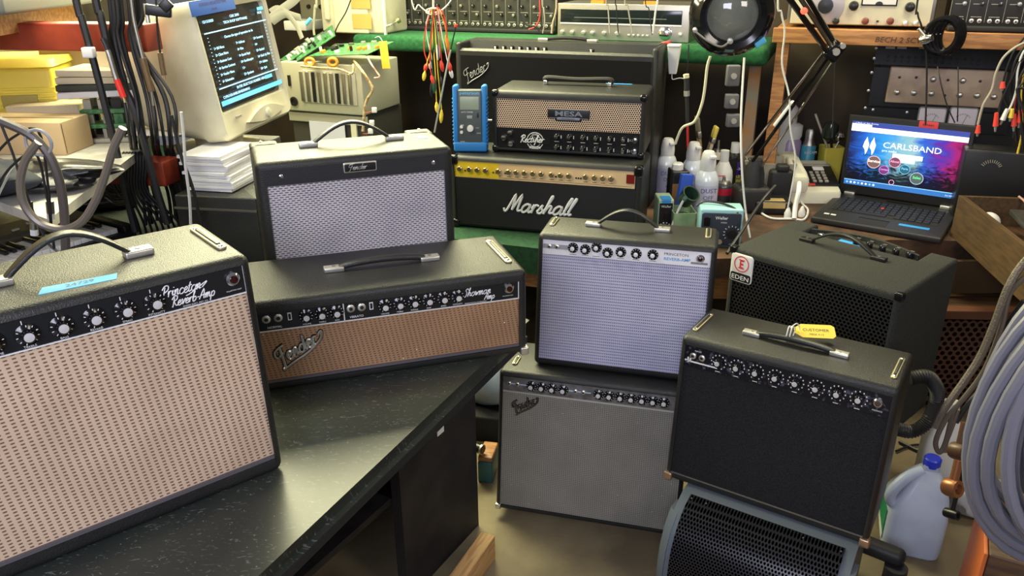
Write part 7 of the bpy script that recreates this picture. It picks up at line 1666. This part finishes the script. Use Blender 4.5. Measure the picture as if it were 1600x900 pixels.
# speaker cabinet with rust mesh front under the bench
a = Py(1445, 500, 2.72); b = Py(1640, 560, 2.60)
t = thing('speaker_cabinet', 'old brown wooden cabinet with rusty diamond mesh front under the right end of the bench', 'cabinet', (1.78, 2.60, 0), -.06)
g = G(); g.box((0, .20, .20), (.95, .36, .40), M_dwood); g.rb((0, -.002, .415), (.97, .05, .035), .004, mat('reddish_wood', (.11, .04, .02), .5), ax='x'); g.obj('cabinet', t)
g = G(); g.box((0, .012, .20), (.90, .012, .36), perf('rust_diamond_mesh', (.060, .024, .012), (.006, .004, .003), .028, .30, rough=.6, zs=.7)); g.obj('mesh_front', t)
for x in (-.46, .46): g = G(); g.box((x, .0, .2), (.04, .03, .40), mat('reddish_wood', (.11, .04, .02), .5)); g.obj('front_post', t)
t = tag(G().box((0, 0, 0), (.75, .02, .13), mat('brown_board', (.09, .055, .025), .6)).obj('plywood_sheet', loc=(1.80, 2.78, .485)), 'plain brown panel above the rusty mesh cabinet, under the bench edge', 'panel')
# flexible hose
hp = cr(PX([(1395, 668), (1425, 674), (1450, 657), (1464, 622), (1460, 600), (1446, 588), (1420, 592)], 1.90), 16); ho = hp[0].copy()
g = G(); g.tube([q - ho for q in hp], [.0165 + .0035 * (i % 2) for i in range(len(hp))], M_rub, 14); tag(g.obj('flexible_hose', loc=ho, ang=80), 'black ribbed hose curving out behind the all-black combo', 'hose')
# stuff between desk and tall combo
ZC = Py(764, 628, 2.52).z
blob('plastic_bag', tuple(Py(766, 628, 2.52)), (.17, .15, .17), mat('pale_blue_bag', (.35, .42, .55), .35, bump=.6, bscale=25), 'pale blue and white plastic bag between the desk and the tall combo', 'bag', 8, .12)
p = Py(764, 628, 2.52)
t = thing('storage_crate', 'dark crate under the pale blue bag, in the gap beside the tall combo', 'crate', (p.x - .01, p.y, 0), -.2)
g = G(); g.rb((0, 0, ZC / 2 - .001), (.20, .20, ZC - .003), .01, M_blkm); g.obj('body', t)
p = Pz(763, 752, .0) + V((0, .04, 0))
t = thing('teal_box', 'teal and wood-topped small box low in the gap beside the desk', 'box', (p.x, p.y, 0), -.2)
g = G(); g.rb((0, 0, .04), (.05, .10, .08), .005, mat('teal_paint', (.03, .12, .13), .5)); g.obj('body', t); g = G(); g.rb((0, 0, .09), (.048, .095, .018), .004, M_wood); g.obj('top_board', t)
p = Py(752, 702, 2.20)
t = thing('black_roller', 'black cylinder with a pale ring in the gap left of the tall combo', 'roller', (p.x, p.y, p.z), 0)
g = G(); g.cyl((-.05, .03, 0), (.0, 0, 0), .016, M_blk, n=18); g.obj('cylinder', t); g = G(); g.cyl((0, 0, 0), (.005, -.003, 0), .018, M_nick, n=18); g.cyl((.0055, -.0033, 0), (.0062, -.0037, 0), .014, M_blk, n=18); g.obj('ring', t)
# ------------------------------------------------------------------ coils at the right edge
def coil():
    c = Py(1763, 640, 1.12); gc = mat('grey_snake_cable', (.17, .17, .215), .42); k = wpx(1, c)
    post = thing('coil_hook', 'dark metal hook stand holding the big grey cable coil', 'hook', (c.x + .04, c.y - .075, 0))
    g = G(); g.cyl((0, 0, 0), (0, 0, c.z + 215 * k), .014, M_blkm, n=12); g.cyl((0, 0, c.z + 200 * k), (0, .16, c.z + 205 * k), .010, M_blkm, n=10); g.lathe([(.055, 0), (.055, .01), (.02, .015)], M_blkm, n=24); g.obj('post', post)
    rnd = random.Random(3)
    S = [(222, 285, .000, 8), (198, 268, .02, 0), (176, 262, -.02, 10), (205, 255, -.045, -10), (160, 240, .015, 5), (142, 225, -.03, 0), (185, 235, .045, 6), (120, 205, .02, 0), (212, 300, .03, 20), (190, 275, .06, 4), (168, 250, -.06, -6), (130, 215, .05, 3), (216, 270, -.02, -4), (152, 232, -.05, 8)]
    for i, (a_, b_, dy, sh) in enumerate(S):
        P = []
        for q in range(40):
            t_ = 2 * math.pi * q / 40
            P.append(V((math.cos(t_) * a_ * k + math.sin(t_) * .02 * rnd.choice([1]), dy + .012 * math.sin(2 * t_ + i), math.sin(t_) * b_ * k - sh * k)))
        g = G(); g.tube(P, .0098 if i % 3 else .0110, gc, 10, True)
        tag(g.obj('cable_coil', loc=c), ['outermost turn of the thick grey cable at the right picture edge', 'second turn from outside of the thick grey cable coil at right', 'third turn from outside of the thick grey cable coil at right'][i] if i < 3 else 'inner turn of thick grey cable hanging at the right picture edge', 'cable', 'turns of thick grey cable at right')
coil()
M_spr = mat('braided_steel_hose', (.20, .17, .14), .35, .5, bump=.9, bscale=300)
for i, (p_, r_, m_, lb) in enumerate([
 ([(1640,380,1.6),(1602,408),(1575,450),(1553,508),(1530,560),(1500,605),(1475,640),(1461,668)], .0085, M_spr, 'braided hose running down-left from the grey coil'),
 ([(1620,420,1.6),(1580,455),(1565,510),(1540,575),(1508,620),(1478,655),(1462,690),(1468,707),(1478,690),(1490,640)], .006, mat('brown_grey_hose', (.12, .10, .08), .4), 'thin brown-grey hose looping back at its lower end beside the coil'),
 ([(1600,470,1.6),(1568,520),(1545,590),(1512,632),(1494,660)], .006, M_cab, 'black hose squeezed between the braided hose and grey coil'),
 ([(1497,640,1.62),(1488,665),(1478,692),(1476,706)], .0055, M_spr, 'short braided metal hose end above the jug')]):
    wire('hose', PX(p_, 1.62), r_, m_, lb, 'hose', 'hoses left of the grey coil')
# metal fittings by the jug
for i, (x, y_, r_, mt, lb) in enumerate([(1498, 705, .020, mat('brown_fitting', (.12, .06, .035), .4), 'dark brown round fitting right of the white bottle'), (1488, 762, .022, mat('copper_fitting', (.38, .16, .07), .35, .5), 'copper coloured ring fitting beside the jug'), (1487, 803, .012, M_blk, 'black wing nut hanging under the copper ring fitting')]):
    c = Py(x, y_, 1.66); g = G(); g.lathe([(r_, -.018), (r_ * 1.1, -.01), (r_ * 1.1, .01), (r_, .018), (r_ * .6, .018), (r_ * .6, -.01)], mt, ax=(.4, -.8, .3), n=20); g.cyl((0, 0, 0), (.012, .02, .07 if i < 2 else .13), r_ * .5, mt, n=12); tag(g.obj('pipe_fitting', loc=c), lb, 'fitting', 'fittings by the coil')
blob('crumpled_bag', tuple(Pz(1500, 812, 0.0) + V((.06, .05, 0))), (.20, .16, .12), mat('clear_grey_bag', (.42, .42, .45), .25, bump=1, bscale=30), 'crumpled clear grey plastic bag right of the jug', 'bag', 12, .2)
# orange edged box at the lower right corner
p = Py(1545, 866, 1.28)
t = thing('storage_box', 'dark brown box with one bright orange side, lower right corner behind the grey coil', 'box', (p.x, p.y, 0), math.radians(-28))
zz_ = p.z
g = G(); g.rb((.16, .12, zz_ / 2), (.318, .24, zz_), .004, M_dwood); g.obj('body', t)
g = G(); g.rb((-.004, .12, zz_ / 2), (.008, .24, zz_ - .002), .002, mat('burnt_orange_paint', (.50, .12, .03), .45)); g.obj('orange_side', t)
# wires on the floor behind the jug
wire('cable', [Pz(*q, .008) for q in [(1405, 690), (1425, 700), (1445, 712), (1440, 735), (1460, 745), (1470, 715), (1440, 700)]], .006, M_cab, 'black cord tangled on the floor behind the jug')
wire('cable', [Pz(*q, .008) for q in [(1400, 705), (1430, 695), (1465, 700), (1480, 730), (1455, 760)]], .004, M_cab, 'thin black cord crossing the floor behind the jug')
# dark coil on the wooden shelf corner
def glasscoil():
    c = Pv(1468, 65, 3.42)
    t = thing('cable_hank', 'hank of black cable with a chrome clamp hanging over the wooden shelf edge', 'cable hank', tuple(c), RA)
    for i in range(5):
        g = G(); g.tube([V(((.055 - .004 * i) * math.cos(q * math.pi / 10) + i * .010, .006 * i, (.060 + .004 * (i % 2)) * math.sin(q * math.pi / 10) + .02)) for q in range(20)], .009, M_gloss, 8, True); g.obj('loop', t)
    g = G(); g.lathe([(.016, -.02), (.018, 0), (.012, .02), (.001, .02)], M_chr, (-.045, -.02, .01), (.8, -.5, .3), 14); g.cyl((-.08, -.02, .045), (-.045, -.02, .01), .006, M_nick, n=8); g.obj('clamp', t)
glasscoil()
print('OBJECTS', len(bpy.data.objects))
